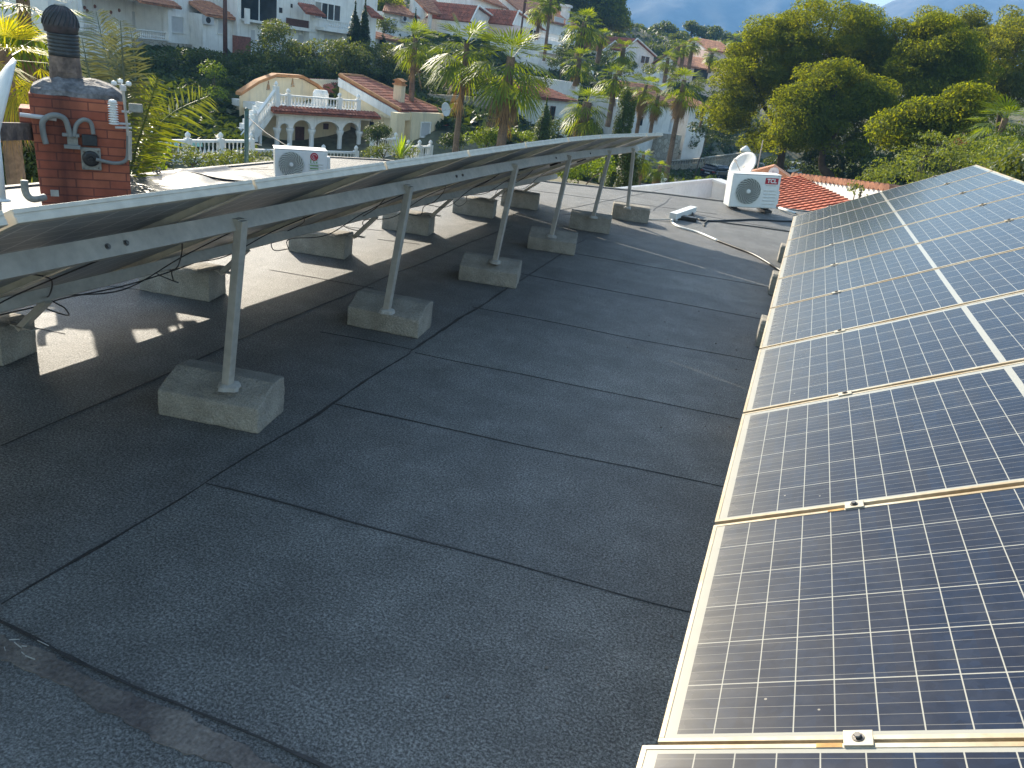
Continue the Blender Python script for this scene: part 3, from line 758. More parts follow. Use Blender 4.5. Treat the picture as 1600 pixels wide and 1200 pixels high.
class Facade:
    """vertical plane through two plan points; a = metres along, b = metres towards the viewer, z = height"""
    def __init__(s, p0, p1):
        s.p0 = Vector((p0.x, p0.y, 0)); s.p1 = Vector((p1.x, p1.y, 0)); s.L = (s.p1-s.p0).length
        s.e = (s.p1-s.p0)/s.L; s.n = Vector((s.e.y, -s.e.x, 0))
        if s.n.dot(-s.p0) < 0: s.n = -s.n
    def hit(s, u, v, b=0.0):
        d = ray(u, v); q = s.p0 + s.n*b
        t = q.dot(s.n)/d.dot(s.n); p = Vector((d.x*t, d.y*t, CAMZ+d.z*t))
        return (p-s.p0).dot(s.e), p.z
    def W(s, a, z, b=0.0):
        p = s.p0 + s.e*a + s.n*b; return Vector((p.x, p.y, z))
    def box(s, mb, a0, a1, z0, z1, b0, b1):
        c = s.W((a0+a1)/2, (z0+z1)/2, (b0+b1)/2)
        mb.obox(c, s.e*abs(a1-a0)/2, s.n*abs(b1-b0)/2, (0, 0, abs(z1-z0)/2)); return mb
    def rect(s, u0, v0, u1, v1, b=0.0):
        um, vm = (u0+u1)/2, (v0+v1)/2
        a0, _ = s.hit(u0, vm, b); a1, _ = s.hit(u1, vm, b); _, z1 = s.hit(um, v0, b); _, z0 = s.hit(um, v1, b)
        return a0, a1, z0, z1
def part(mb, name, m, parent, **k): return mb.build(name, m, parent, **k)
def window(f, parent, px, kind='plain', b=0.0, name='window', mull=1):
    a0, a1, z0, z1 = f.rect(*px, b=b); t = 0.07
    m_ = MB()
    f.box(m_, a0-t, a1+t, z1, z1+t, b, b+0.07); f.box(m_, a0-t, a1+t, z0-t, z0, b, b+0.12)
    f.box(m_, a0-t, a0, z0, z1, b, b+0.07); f.box(m_, a1, a1+t, z0, z1, b, b+0.07)
    for k in range(mull):
        c = a0+(a1-a0)*(k+1)/(mull+1); f.box(m_, c-0.035, c+0.035, z0, z1, b+0.021, b+0.065)
    fr = m_.build(name, 'white_wall' if kind != 'dark' else 'dark_wood', parent)
    g_ = MB(); f.box(g_, a0, a1, z0, z1, b+0.002, b+0.018)
    g_.build('shutter' if kind == 'shutter' else 'pane', 'shutter' if kind == 'shutter' else 'window_glass', fr)
    if kind == 'curtain':
        c_ = MB(); f.box(c_, a0, a0+(a1-a0)*0.3, z0, z1, b+0.019, b+0.020); c_.build('curtain', 'curtain', fr)
    return fr
def opening(f, parent, px, name='doorway', m='dark_opening', b=0.0):
    a0, a1, z0, z1 = f.rect(*px, b=b); m_ = MB(); f.box(m_, a0, a1, z0, z1, b+0.002, b+0.03); return m_.build(name, m, parent)
def walls(f, parent, z0, z1, depth, m='white_wall', a0=0.0, a1=None, name='wall', b=0.0):
    m_ = MB(); f.box(m_, a0, f.L if a1 is None else a1, z0, z1, b-depth, b); return m_.build(name, m, parent)
def tiles(name, e0, e1, r1, r0, m, parent, pitch=0.24, amp=0.05, th=0.12, row=0.42):
    """corrugated tile plane: e0,e1 eave ends; r0,r1 ridge ends above them"""
    e0, e1, r0, r1 = map(Vector, (e0, e1, r0, r1))
    L = (e1-e0).length; n_ = max(3, int(L/pitch)); nrm = (e1-e0).cross(r0-e0).normalized()
    if nrm.z < 0: nrm = -nrm
    rows = max(2, min(40, int((r0-e0).length/row)))
    V = []; Fc = []
    k = n_*3+1
    for j in range(rows*2):
        t = ((j+1)//2)/rows; lift = (0.035 if j % 2 == 0 else 0.0)
        a, b = e0.lerp(r0, t), e1.lerp(r1, t)
        for i in range(k):
            w_ = (0, 1, 1)[i % 3]*amp
            V.append(a.lerp(b, i/(k-1)) + nrm*(w_+lift+0.01))
    for j in range(rows*2-1):
        for i in range(k-1): Fc.append((j*k+i, j*k+i+1, (j+1)*k+i+1, (j+1)*k+i))
    mb = MB(); mb.add(V, Fc)
    mb.add([e0, e1, r1, r0, e0-nrm*th, e1-nrm*th, r1-nrm*th, r0-nrm*th], [(0,1,2,3), (7,6,5,4), (0,4,5,1), (1,5,6,2), (2,6,7,3), (3,7,4,0)])
    return mb.build(name, m, parent)
def balusters(f, parent, a0, a1, z0, z1, b=0.0, sp=0.22, name='balustrade', posts=()):
    m_ = MB(); h = z1-z0
    f.box(m_, a0, a1, z0, z0+0.10*h, b-0.09, b+0.09); f.box(m_, a0, a1, z1-0.13*h, z1, b-0.11, b+0.11)
    n_ = max(2, int((a1-a0)/sp))
    for i in range(n_):
        p = f.W(a0+(i+0.5)*(a1-a0)/n_, z0+0.10*h, b); hh = 0.77*h
        m_.lathe([(0.045, 0), (0.035, 0.08*hh), (0.075, 0.33*hh), (0.035, 0.55*hh), (0.03, 0.8*hh), (0.05, hh)], p, 6)
    for a in posts:
        f.box(m_, a-0.13, a+0.13, z0, z1+0.06, b-0.13, b+0.13); m_.lathe([(0.06, 0), (0.12, 0.10), (0.12, 0.18), (0.03, 0.28)], f.W(a, z1+0.06, b), 8)
    return m_.build(name, 'white_wall', parent)
def ac_small(f, u, v, label, size=0.8):
    a, z = f.hit(u, v); t = thing('air_conditioner', label, 'air conditioner', f.W(a, z-0.3, 0.2))
    m_ = MB(); f.box(m_, a-size/2, a+size/2, z-0.3, z+0.3, 0.05, 0.38); m_.build('casing', 'shutter', t)
    m_ = MB(); m_.lathe([(0.22, 0), (0.22, 0.012)], f.W(a-0.1, z, 0.381), 16, axis=f.n); m_.build('fan_grille', 'black_plastic', t)
def house(name_label, u0, D0, u1, D1, vt, vb, depth, m='white_wall', drop=6.0, name='house', cat='house', group=None):
    """front wall from pixel column u0 to u1; top at vt on u0, bottom well below vb"""
    p0, p1 = at(u0, vt, D0), at(u1, vt, D1); f = Facade(p0, p1)
    zb = min(at(u0, vb, D0).z, T(p0.x, p0.y)) - drop*0.3
    t = thing(name, name_label, cat, (p0.x, p0.y, zb), 0, group)
    w_ = walls(f, t, zb, p0.z, depth, m)
    return f, t, p0.z, zb
def gable_roof_along(f, t, a0, a1, ze, zr, depth, m, over=0.35, name='roof'):
    """ridge parallel to the facade: front and back slopes"""
    tiles(name, f.W(a0-over, ze, over), f.W(a1+over, ze, over), f.W(a1+over, zr, -depth/2), f.W(a0-over, zr, -depth/2), m, t)
    tiles(name, f.W(a1+over, ze, -depth-over), f.W(a0-over, ze, -depth-over), f.W(a0-over, zr+0.002, -depth/2-0.003), f.W(a1+over, zr+0.002, -depth/2-0.003), m, t)
    for a in (a0, a1-0.2):
        g_ = MB(); g_.prism([f.W(a, ze-0.1, -0.05), f.W(a, ze-0.1, -depth+0.05), f.W(a, zr-0.18, -depth/2)], f.e*0.2); g_.build('gable', 'white_wall', t)
def gable_roof_facing(f, t, a0, a1, ze, zr, depth, m, wallm='white_wall', over=0.3, ap=0.5, name='roof', trim=None):
    am = a0+(a1-a0)*ap
    g_ = MB(); g_.prism([f.W(a0, ze-0.02, -0.22), f.W(a1, ze-0.02, -0.22), f.W(am, zr-0.14, -0.22)], f.n*0.218); g_.build('gable', wallm, t)
    tiles(name, f.W(a1+over*0.6, ze-0.1, over), f.W(a1+over*0.6, ze-0.1, -depth), f.W(am, zr, -depth), f.W(am, zr, over), m, t)
    tiles(name, f.W(a0-over*0.6, ze-0.1, -depth), f.W(a0-over*0.6, ze-0.1, over), f.W(am, zr+0.004, over), f.W(am, zr+0.004, -depth), m, t)
    for (aa_, az_) in ((a0-over*0.6, ze-0.1), (a1+over*0.6, ze-0.1)):
        v_ = MB(); v_.tube([f.W(aa_, az_+0.05, over+0.02), f.W(am, zr+0.07, over+0.02)], 0.09, 6); v_.build('verge', trim or wallm, t)

# ============================================================ the yellow villa
p0, p1 = at(430, 235, 48.5), at(577, 235, 52.5); fv = Facade(p0, p1)
vz = lambda u, v, b=0.0: fv.hit(u, v, b)[1]
va = lambda u, v, b=0.0: fv.hit(u, v, b)[0]
vl = thing('villa', 'cream yellow villa with white arcade, roof terrace, curved outside stair and brown tiled roofs', 'house', fv.W(0, -5.6, 0))
zg = vz(500, 243)-0.9; zt = vz(500, 168); zf = vz(500, 174)
aR = va(577, 200); aL = va(430, 200)
# ground floor behind the arcade, terrace slab with tile edge
walls(fv, vl, zg-1.5, zf-0.37, 7.5, 'cream_wall', aL+0.1, aR, b=-1.9)
m_ = MB(); fv.box(m_, aL-0.1, aR+0.1, zf-0.36, zf, -4.5, 0.12); m_.build('terrace_slab', 'white_wall', vl)
m_ = MB(); fv.box(m_, aL-2, aR+3, zg-0.6, zg-0.003, -1.895, 3.2); m_.build('bounce_floor', 'pavement_stone', vl)  # pale floor added to bounce light into the arcade
m_ = MB()
tiles('tile_edge', fv.W(aL-0.5, zf-0.10, 0.62), fv.W(aR+0.4, zf-0.10, 0.62), fv.W(aR+0.4, zf+0.16, 0.0), fv.W(aL-0.5, zf+0.16, 0.0), 'roof_tile', vl)
# arcade: columns and arches
cols = [433, 453, 487, 531, 561]
ca = [va(u, 215) for u in cols]; zspr = vz(500, 202); ztop = zf-0.36
m_ = MB()
for a0, a1 in zip(ca[:-1], ca[1:]):
    r_ = (a1-a0)/2-0.13; am = (a0+a1)/2; k = 12; hgt = min(r_*0.85, ztop-zspr-0.18)
    prev = None; fr = []; bk = []
    poly = [(a0, ztop), (a0, zspr), (am-r_, zspr)] + [(am-r_*math.cos(math.pi*i/k), zspr+hgt*math.sin(math.pi*i/k)) for i in range(1, k)] + [(am+r_, zspr), (a1, zspr), (a1, ztop)]
    # strips so that every face stays convex
    xs_ = [a0] + [am-r_*math.cos(math.pi*i/k) for i in range(k+1)] + [a1]
    zs_ = [zspr] + [zspr+hgt*math.sin(math.pi*i/k) for i in range(k+1)] + [zspr]
    for i in range(len(xs_)-1):
        m_.prism([fv.W(xs_[i], zs_[i], -0.14), fv.W(xs_[i+1], zs_[i+1], -0.14), fv.W(xs_[i+1], ztop, -0.14), fv.W(xs_[i], ztop, -0.14)], fv.n*0.24)
m_.build('arcade_wall', 'white_wall', vl)
for a in ca:
    c_ = MB(); p = fv.W(a, zg, -0.02)
    c_.lathe([(0.22, 0), (0.22, 0.25), (0.15, 0.32), (0.14, zspr-zg-0.35), (0.22, zspr-zg-0.15), (0.24, zspr-zg-0.02)], p, 12); c_.build('column', 'white_wall', vl, smooth=True)
fb_ = Facade(fv.W(0, 0, -1.9), fv.W(fv.L, 0, -1.9))
opening(fb_, vl, (461, 198, 475, 229), 'wall_ornament', 'dark_wood'); opening(fb_, vl, (505, 193, 513, 202), 'wall_ornament', 'dark_wood')
# terrace balustrade
zb1 = vz(500, 152)
balusters(fv, vl, va(433, 160), va(562, 163), zt-0.05, zb1, b=-0.05, posts=(va(434, 150), va(451, 150), va(531, 157), va(560, 158)))
for u in (515, 524):
    c_ = MB(); c_.lathe([(0.3, 0), (0.3, 0.7), (0.2, 0.9)], fv.W(va(u, 160), zt, -1.2), 10); c_.build('terrace_urn', 'white_wall', vl)
# the left gable block behind the terrace
fg = Facade(at(374, 150, 51), at(515, 152, 57))
zgl = fg.hit(374, 149)[1]; apx = fg.hit(450, 121)[1]
ga = [fg.hit(u, 150)[0] for u in (374, 430, 470, 515)]
zr_ = fg.hit(515, 153)[1]
prof = [(ga[0], zgl), (ga[0]+(ga[1]-ga[0])*0.5, zgl+(apx-zgl)*0.62), (ga[1], apx), (ga[2], fg.hit(470, 122)[1]), (ga[2]+(ga[3]-ga[2])*0.5, (fg.hit(470, 122)[1]+zr_)/2+0.12), (ga[3], zr_)]
GD = at(532, 125.5, 61)-at(470, 122.5, 55.5); GD.z = 0
m_ = MB()
for (a0, z0), (a1, z1) in zip(prof[:-1], prof[1:]):
    m_.prism([fg.W(a0, zg-1, 0), fg.W(a1, zg-1, 0), fg.W(a1, z1-0.05, 0), fg.W(a0, z0-0.05, 0)], GD)
m_.build('gable_wall', 'cream_wall', vl)
m_ = MB()
for (a0, z0), (a1, z1) in zip(prof[:-1], prof[1:]):
    m_.prism([fg.W(a0, z0+0.004, 0.15), fg.W(a1, z1+0.004, 0.15), fg.W(a1, z1+0.18, 0.15), fg.W(a0, z0+0.18, 0.15)], -fg.n*0.45)
m_.build('verge', 'orange_trim', vl)
for u, v in ((419, 134), (457, 129)):
    a, z = fg.hit(u, v); c_ = MB(); c_.prism([fg.W(a-0.16, z-0.25, 0.003), fg.W(a+0.16, z-0.25, 0.003), fg.W(a, z+0.3, 0.003)], fg.n*0.04); c_.build('wall_ornament', 'orange_stone', vl)
# its roof slope running away to the right
E0 = at(513, 153, 57); E1 = at(603, 172, 57.5); Rr0 = at(470, 122.5, 55.5); Rr1 = at(532, 125.5, 61)
tiles('roof', E0, E1, Rr1, Rr0, 'roof_tile', vl)
# right wing: gable end towards us, slope to the right
ev0 = at(626, 173, 52); pk0 = at(531, 118.5, 55); ev1 = at(694, 175.5, 56.5); pk1 = at(567, 120.5, 60)
tiles('roof', ev0, ev1, pk1, pk0, 'roof_tile', vl)
m_ = MB(); m_.tube([ev0+Vector((0, 0, .06)), pk0+Vector((0, 0, .06))], 0.11, 6); m_.tube([ev1+Vector((0, 0, .06)), pk1+Vector((0, 0, .06))], 0.09, 6); m_.tube([pk0+Vector((0, 0, .06)), pk1+Vector((0, 0, .06))], 0.12, 6); m_.build('verge', 'orange_trim', vl)
gn = Facade(at(531, 120, 55.0), at(626, 172, 52.0))
m_ = MB(); b0 = Vector((ev0.x, ev0.y, zg-1)); b1 = Vector((pk0.x, pk0.y, zg-1))
gd_ = (pk1-pk0); gd_.z = 0
m_.prism([b1, b0, ev0-Vector((0, 0, .35)), pk0-Vector((0, 0, .35))], gd_*0.55); m_.build('wing_wall', 'cream_wall', vl)
# white verge board under the gable end
d_ = (ev0-pk0); m_ = MB(); off = gn.n*0.06
m_.prism([pk0+off-Vector((0, 0, .12)), ev0+off-Vector((0, 0, .12)), ev0+off-Vector((0, 0, .62)), pk0+off-Vector((0, 0, .62))], gn.n*0.1); m_.build('verge_board', 'white_wall', vl)
# wall under the right eave, with its window and corner pillar
fw = Facade(at(614, 200, 51.2), at(692, 200, 55.6))
zr1 = fw.hit(650, 176)[1]
walls(fw, vl, zg-1, zr1, 4.0, 'cream_wall', fw.hit(642, 200)[0], fw.L, b=0.0)
walls(fw, vl, zg-1, zr1-0.02, 0.5, 'cream_wall', fw.hit(612, 200)[0], fw.hit(625, 200)[0], name='corner_pillar', b=0.35)
walls(fw, vl, zr1-0.5, zr1-0.03, 1.8, 'cream_wall', fw.hit(625, 200)[0], fw.hit(642, 200)[0], name='lintel', b=-0.1)
window(fw, vl, (657, 192, 671, 213), 'shutter', mull=0)
fd = Facade(fv.W(aR, 0, -1.2), fw.W(0, 0, -1.6))
walls(fd, vl, zg-1, vz(590, 178), 3.5, 'cream_wall', name='porch_wall')
window(fv, vl, (564, 189, 568, 209), 'plain', b=-1.2, mull=0)
opening(fd, vl, (578, 190, 584, 200), 'window', 'window_glass')
# chimney
cp = at(623, 156, 54.5); c_ = MB(); zc = at(623, 133, 54.5).z
c_.box(cp.x-0.28, cp.x+0.28, cp.y-0.28, cp.y+0.28, cp.z-1.2, zc); ch_ = c_.build('chimney', 'cream_wall', vl)
c_ = MB(); c_.box(cp.x-0.36, cp.x+0.36, cp.y-0.36, cp.y+0.36, zc+0.002, zc+0.08); c_.box(cp.x-0.25, cp.x+0.25, cp.y-0.25, cp.y+0.25, zc+0.08, zc+0.26); c_.prism([(cp.x-0.36, cp.y-0.36, zc+0.26), (cp.x+0.36, cp.y-0.36, zc+0.26), (cp.x, cp.y-0.36, zc+0.42)], (0, 0.72, 0)); c_.build('chimney_cap', 'orange_trim', ch_)
# outside stair with sloping balustrade
s0, s1 = at(357, 228, 45.5), at(432, 166, 48.3); zs0 = zg+0.2
st0 = Vector((s0.x, s0.y, 0)); st1 = Vector((s1.x, s1.y, 0)); fs = Facade(st0, st1)
m_ = MB(); ns = 15
for i in range(ns):
    a0, a1 = fs.L*i/ns, fs.L*(i+1)/ns; z0 = zs0+(zt-zs0)*(i+1)/ns; fs.box(m_, a0, a1, z0-0.32 if i > 2 else zs0-0.5, z0, -1.3, -0.12)
m_.build('stair', 'white_wall', vl)
m_ = MB(); zz = lambda t: zs0+(zt-zs0)*t
m_.prism([fs.W(0, zz(0)-0.45, -0.11), fs.W(fs.L, zz(1)-0.35, -0.11), fs.W(fs.L, zz(1)+0.05, -0.11), fs.W(0, zz(0)+0.05, -0.11)], fs.n*0.1)
m_.prism([fs.W(0, zz(0)+0.80, -0.14), fs.W(fs.L, zz(1)+0.80, -0.14), fs.W(fs.L, zz(1)+0.92, -0.14), fs.W(0, zz(0)+0.92, -0.14)], fs.n*0.18)
nb = 26
for i in range(nb):
    t = (i+0.5)/nb; m_.lathe([(0.045, 0), (0.035, 0.05), (0.08, 0.25), (0.035, 0.42), (0.03, 0.6), (0.05, 0.76)], fs.W(fs.L*t, zz(t)+0.045, -0.05), 6)
for t in (0.0, 0.55, 1.0):
    fs.box(m_, fs.L*t-0.13, fs.L*t+0.13, zz(t)-0.4, zz(t)+1.0, -0.18, 0.08); m_.lathe([(0.06, 0), (0.12, 0.10), (0.03, 0.26)], fs.W(fs.L*t, zz(t)+1.0, -0.05), 8)
m_.build('stair_balustrade', 'white_wall', vl)
c_ = MB(); a, z = fs.hit(411, 200); c_.lathe([(0.10, 0), (0.10, zz(a/fs.L)-0.4-zg+0.6)], fs.W(a, zg-0.6, -0.2), 10); c_.build('stair_column', 'white_wall', vl)
# low wing to the right
fl = Facade(at(690, 200, 56), at(790, 200, 60))
zl = fl.hit(700, 193)[1]; walls(fl, vl, zg-1, zl, 4, 'cream_wall', name='low_wing_wall')
tiles('low_wing_roof', fl.W(-0.3, zl, 0.4), fl.W(fl.L, zl, 0.4), fl.W(fl.L, fl.hit(700, 184)[1], -2.2), fl.W(-0.3, fl.hit(700, 184)[1], -2.2), 'roof_tile', vl)
# satellite dish on the villa
def dish(name_label, c, r, nrm, mast_z, m='white_render', tilt=1.0, arm=True):
    t = thing('satellite_dish', name_label, 'satellite dish', (c.x, c.y, mast_z)); nrm = Vector(nrm).normalized()
    m_ = MB(); n_ = 28; ri = 6
    q = Vector((0, 0, 1)).rotation_difference(nrm); base = []
    V = [c - nrm*r*0.18]; Fc = []
    for i in range(1, ri+1):
        rr_ = r*i/ri
        for k in range(n_):
            a = 2*math.pi*k/n_; V.append(c + (q @ Vector((rr_*math.cos(a), rr_*math.sin(a), 0)))*1.0 + nrm*(r*0.18*((i/ri)**2-1)))
    for k in range(n_): Fc.append((0, 1+k, 1+(k+1) % n_))
    for i in range(ri-1):
        for k in range(n_): Fc.append((1+i*n_+k, 1+(i+1)*n_+k, 1+(i+1)*n_+(k+1) % n_, 1+i*n_+(k+1) % n_))
    m_.add(V, Fc); o = m_.build('reflector', m, t, smooth=True); sm = o.modifiers.new('solid', 'SOLIDIFY'); sm.thickness = 0.012
    ar = MB(); lo = c + (q @ Vector((0, -r, 0))); foc = c + nrm*r*0.95 + (q @ Vector((0, -r*0.25, 0)))
    if arm: ar.tube([lo, foc], 0.012, 6); ar.build('feed_arm', 'galvanised', t); hd = MB(); hd.lathe([(0.03, -0.05), (0.035, 0.05)], foc, 10, axis=-nrm); hd.build('receiver', 'shutter', t)
    mm_ = MB(); bk = c - nrm*(r*0.18+0.06); mm_.tube([c-nrm*r*0.17, bk], 0.035, 8); mm_.tube([bk+Vector((0, 0, 0.05)), (bk.x, bk.y, mast_z)], 0.025, 8); mm_.build('mast', 'galvanised', t)
    return t
dc = at(697, 171, 55.5); dish('pale satellite dish on the right end of the yellow villa roof', dc, 0.45, (0.95, -0.25, 0.2), dc.z-1.0)
# low white balustrade in front of the villa and by the pool
def wall_balustrade(label, u0, v0, D0, u1, v1, D1, h, nposts, dark=None, base=0.5):
    p0, p1 = at(u0, v0, D0), at(u1, v1, D1); f = Facade(p0, p1); t = thing('balustrade', label, 'balustrade', (p0.x, p0.y, p0.z-h))
    zt_ = (p0.z+p1.z)/2
    balusters(f, t, 0, f.L, zt_-h, zt_, posts=[f.L*i/(nposts-1) for i in range(nposts)], name='railing')
    m_ = MB(); f.box(m_, 0, f.L, zt_-h-base, zt_-h-0.003, -0.12, 0.12); m_.build('base_wall', 'white_wall', t)
    return f, t
f_, t_ = wall_balustrade('white balustrade along the pool terrace, left of the outside stair', 238, 212, 38, 392, 224, 41, 0.85, 4)
for u in (262, 300):
    a0, a1, z0, z1 = f_.rect(u-16, 219, u+16, 229, b=-0.2); m_ = MB(); f_.box(m_, a0, a1, z0, z1, -0.25, -0.20); m_.build('painted_panel', 'pool_blue', t_)
wall_balustrade('white balustrade in front of the villa arcade, behind the pale air conditioner', 392, 228, 44, 556, 241, 47.5, 0.85, 4)
wall_balustrade('short white balustrade with urn tops by the villa side window', 638, 224, 47, 672, 232, 48.5, 0.8, 3)
wall_balustrade('low white balustrade piece left of the small round bush on the drive', 583, 214, 48, 618, 219, 50, 0.7, 2)
# little blue-doored outhouse with a stone pier
f, t, zt_, zb_ = house('small white outhouse with blue door and orange stone pier behind the pool', 274, 47, 311, 49, 182, 222, 3.0, cat='outhouse', name='outhouse')
opening(f, t, (277, 187, 288, 216), 'door', 'blue_door'); a0, a1, z0, z1 = f.rect(290, 190, 309, 216); m_ = MB(); f.box(m_, a0, a1, zb_, z1, 0.0, 0.12); m_.build('stone_pier', 'orange_stone', t)
# stone retaining walls
def stone_wall(label, u0, v0, D0, u1, v1, D1, h, m='rubble_stone', th=0.3):
    p0, p1 = at(u0, v0, D0), at(u1, v1, D1); m_ = MB(); e = Vector((p1.x-p0.x, p1.y-p0.y, 0)).normalized(); n_ = Vector((-e.y, e.x, 0))*th
    m_.prism([(p0.x, p0.y, p0.z-h), (p1.x, p1.y, p1.z-h), tuple(p1), tuple(p0)], n_); o = m_.build('garden_wall', m); return tag(o, label, 'wall')
stone_wall('rough stone retaining wall behind the villa below the dark hedge', 655, 146, 61, 800, 155, 64, 3.2)

# ============================================================ houses up the slope
# upper left white house with a veranda
f, t, zt_, zb_ = house('big white house at the top left with a columned veranda and white balustrade', 70, 58, 318, 72, -60, 80, 9, drop=3)
for o_ in list(t.children): bpy.data.objects.remove(o_)
aV0, aV1 = f.hit(118, 30)[0], f.hit(258, 40)[0]
zfl = f.hit(190, 57)[1]
walls(f, t, zb_, zt_, 9, a0=0, a1=aV0-0.01, b=0.0); walls(f, t, zb_, zt_, 9, a0=aV1, a1=f.L, b=0.0)
walls(f, t, zb_, zfl, 9.0, a0=aV0, a1=aV1-0.01, b=-0.02, name='veranda_floor'); walls(f, t, zfl+0.01, zt_-0.01, 6, a0=aV0, a1=aV1-0.02, b=-2.4, name='veranda_wall')
zce = f.hit(190, -2)[1]; walls(f, t, zce, zt_-0.02, 2.3, a0=aV0, a1=aV1-0.01, b=-0.05, name='veranda_ceiling')
for u in (118, 258):
    a = f.hit(u, 30)[0]; m_ = MB(); f.box(m_, a-0.2, a+0.2, zfl, zce, 0.005, 0.38); m_.build('pillar', 'white_wall', t)
balusters(f, t, aV0+0.1, aV1-0.1, zfl, f.hit(190, 42)[1], b=0.1, posts=(f.hit(177, 40)[0],))
f2 = Facade(f.W(0, 0, -2.4), f.W(f.L, 0, -2.4))
opening(f2, t, (207, 20, 237, 50), 'garage_shutter', 'shutter')
for u, v in ((136, 17), (148, 10), (173, 19), (186, 16), (221, 14), (132, 12)):
    a, z = f2.hit(u, v); m_ = MB(); m_.lathe([(0.13, 0.004), (0.10, 0.06)], f2.W(a, z, 0), 12, axis=f2.n); m_.build('wall_plate', 'brown_brick', t)
window(f, t, (263, 26, 286, 50), 'shutter', mull=0)
ze = f.hit(240, 6)[1]; zr = f.hit(240, -3)[1]
tiles('roof_edge', f.W(f.hit(205, 2)[0], ze, 0.7), f.W(f.hit(271, 8)[0], ze, 0.7), f.W(f.hit(271, 8)[0], zr, 0.02), f.W(f.hit(205, 2)[0], zr, 0.02), 'roof_tile_pale', t)
a0 = f.hit(208, 70)[0]; m_ = MB(); f.box(m_, a0, f.L, zb_, f.hit(260, 66)[1], 0.01, 0.2); m_.build('stone_plinth', 'pale_stone', t)
# narrow bay with a tiled lean-to
f, t, zt_, zb_ = house('white wall bay with a small tiled roof and window, behind the dark utility pole', 317, 69, 371, 71, 22, 82, 6, drop=3)
tiles('roof', f.W(-0.1, zt_, 0.5), f.W(f.L+0.1, zt_, 0.5), f.W(f.L-0.8, f.hit(340, 4)[1], -2.2), f.W(-0.1, f.hit(340, 4)[1], -2.2), 'roof_tile_pale', t)
walls(f, t, zt_-0.5, zt_+6, 3, a0=-0.5, a1=f.L+0.4, b=-2.3, name='upper_wall')
window(f, t, (340, 31, 353, 52), 'shutter', mull=0)
ac_small(f, 322, 31, 'small white air conditioner on the wall below the little tiled roof')
# modern white house with big glazing
f, t, zt_, zb_ = house('modern white house with big reflecting windows and dark balcony panels', 371, 70, 486, 73, -40, 90, 8, drop=3)
window(f, t, (376, -6, 432, 33), 'plain', mull=1); opening(f, t, (436, 12, 441, 20), 'wall_lamp', 'black_metal'); opening(f, t, (454, 6, 457, 12), 'wall_lamp', 'black_metal')
m_ = MB(); a0, a1, z0, z1 = f.rect(378, 33, 438, 37); f.box(m_, a0, a1, z0, z1, 0.01, 0.9); m_.build('balcony_slab', 'white_wall', t)
m_ = MB(); a0, a1, z0, z1 = f.rect(445, 42, 486, 47); f.box(m_, a0, a1, z0, z1, 0.01, 0.9); m_.build('balcony_slab', 'white_wall', t)
m_ = MB(); a0, a1, z0, z1 = f.rect(447, 30, 482, 42, b=0.8); f.box(m_, a0, a1, z0, z1, 0.78, 0.84); m_.build('balcony_panel', 'dark_wood', t)
m_ = MB(); a0, a1, z0, z1 = f.rect(373, 12, 380, 36); f.box(m_, a0, a1, z0, z1, 0.9, 1.1); m_.build('side_pillar', 'white_wall', t)
opening(f, t, (392, 47, 398, 66), 'window', 'shutter'); opening(f, t, (466, 55, 480, 70), 'window', 'shutter')
# balustrade balcony house
f, t, zt_, zb_ = house('white house with glass doors behind a white baluster balcony, beside two cypresses', 486, 72, 592, 76, -30, 90, 8, drop=3)
window(f, t, (492, 6, 531, 30), 'curtain', mull=3); opening(f, t, (502, 8, 507, 28), 'curtain_panel', 'dark_opening'); 
a0, a1 = f.hit(497, 40)[0], f.hit(542, 44)[0]
m_ = MB(); f.box(m_, a0-0.3, a1+0.2, f.hit(520, 50)[1], f.hit(520, 45)[1], 0.01, 1.2); m_.build('balcony_slab', 'white_wall', t)
balusters(f, t, a0, a1, f.hit(520, 45)[1], f.hit(520, 32)[1], b=1.1)
a0, a1, z0, z1 = f.rect(465, 11, 497, 21); tiles('roof', f.W(a0, z0, 1.2), f.W(a1, z0, 1.2), f.W(a1-0.4, z1+0.2, 0.02), f.W(a0, z1+0.2, 0.02), 'roof_tile', t)
a0, a1, z0, z1 = f.rect(568, 14, 587, 26); tiles('roof', f.W(a0, z0, 1.2), f.W(a1, z0, 1.2), f.W(a1-0.8, z1+0.2, 0.02), f.W(a0, z1+0.2, 0.02), 'roof_tile', t)
opening(f, t, (506, 54, 526, 68), 'garage_shutter', 'shutter')
# brown brick gate pier
p = ground_at(381, 80, 67); m_ = MB(); f = Facade(at(371, 70, 67), at(392, 72, 68)); f.box(m_, 0, f.L, p.z-1, f.hit(380, 57)[1], -0.5, 0); o = m_.build('brick_gate', 'brown_brick'); tag(o, 'brown brick garden wall between the white houses, right of the dark pole', 'wall')
# tiled garden wall
f, t, zt_, zb_ = house('low white garden wall with a sloping tiled coping, right of the cypresses', 585, 77, 628, 83, 58, 74, 0.6, drop=1, name='garden_wall', cat='wall')
tiles('coping', f.W(-0.2, zt_, 0.4), f.W(f.L, zt_+0.0, 0.4), f.W(f.L, zt_+0.35, -0.8), f.W(-0.2, zt_+0.55, -0.8), 'roof_tile_pale', t)
opening(f, t, (590, 68, 612, 76), 'doorway')

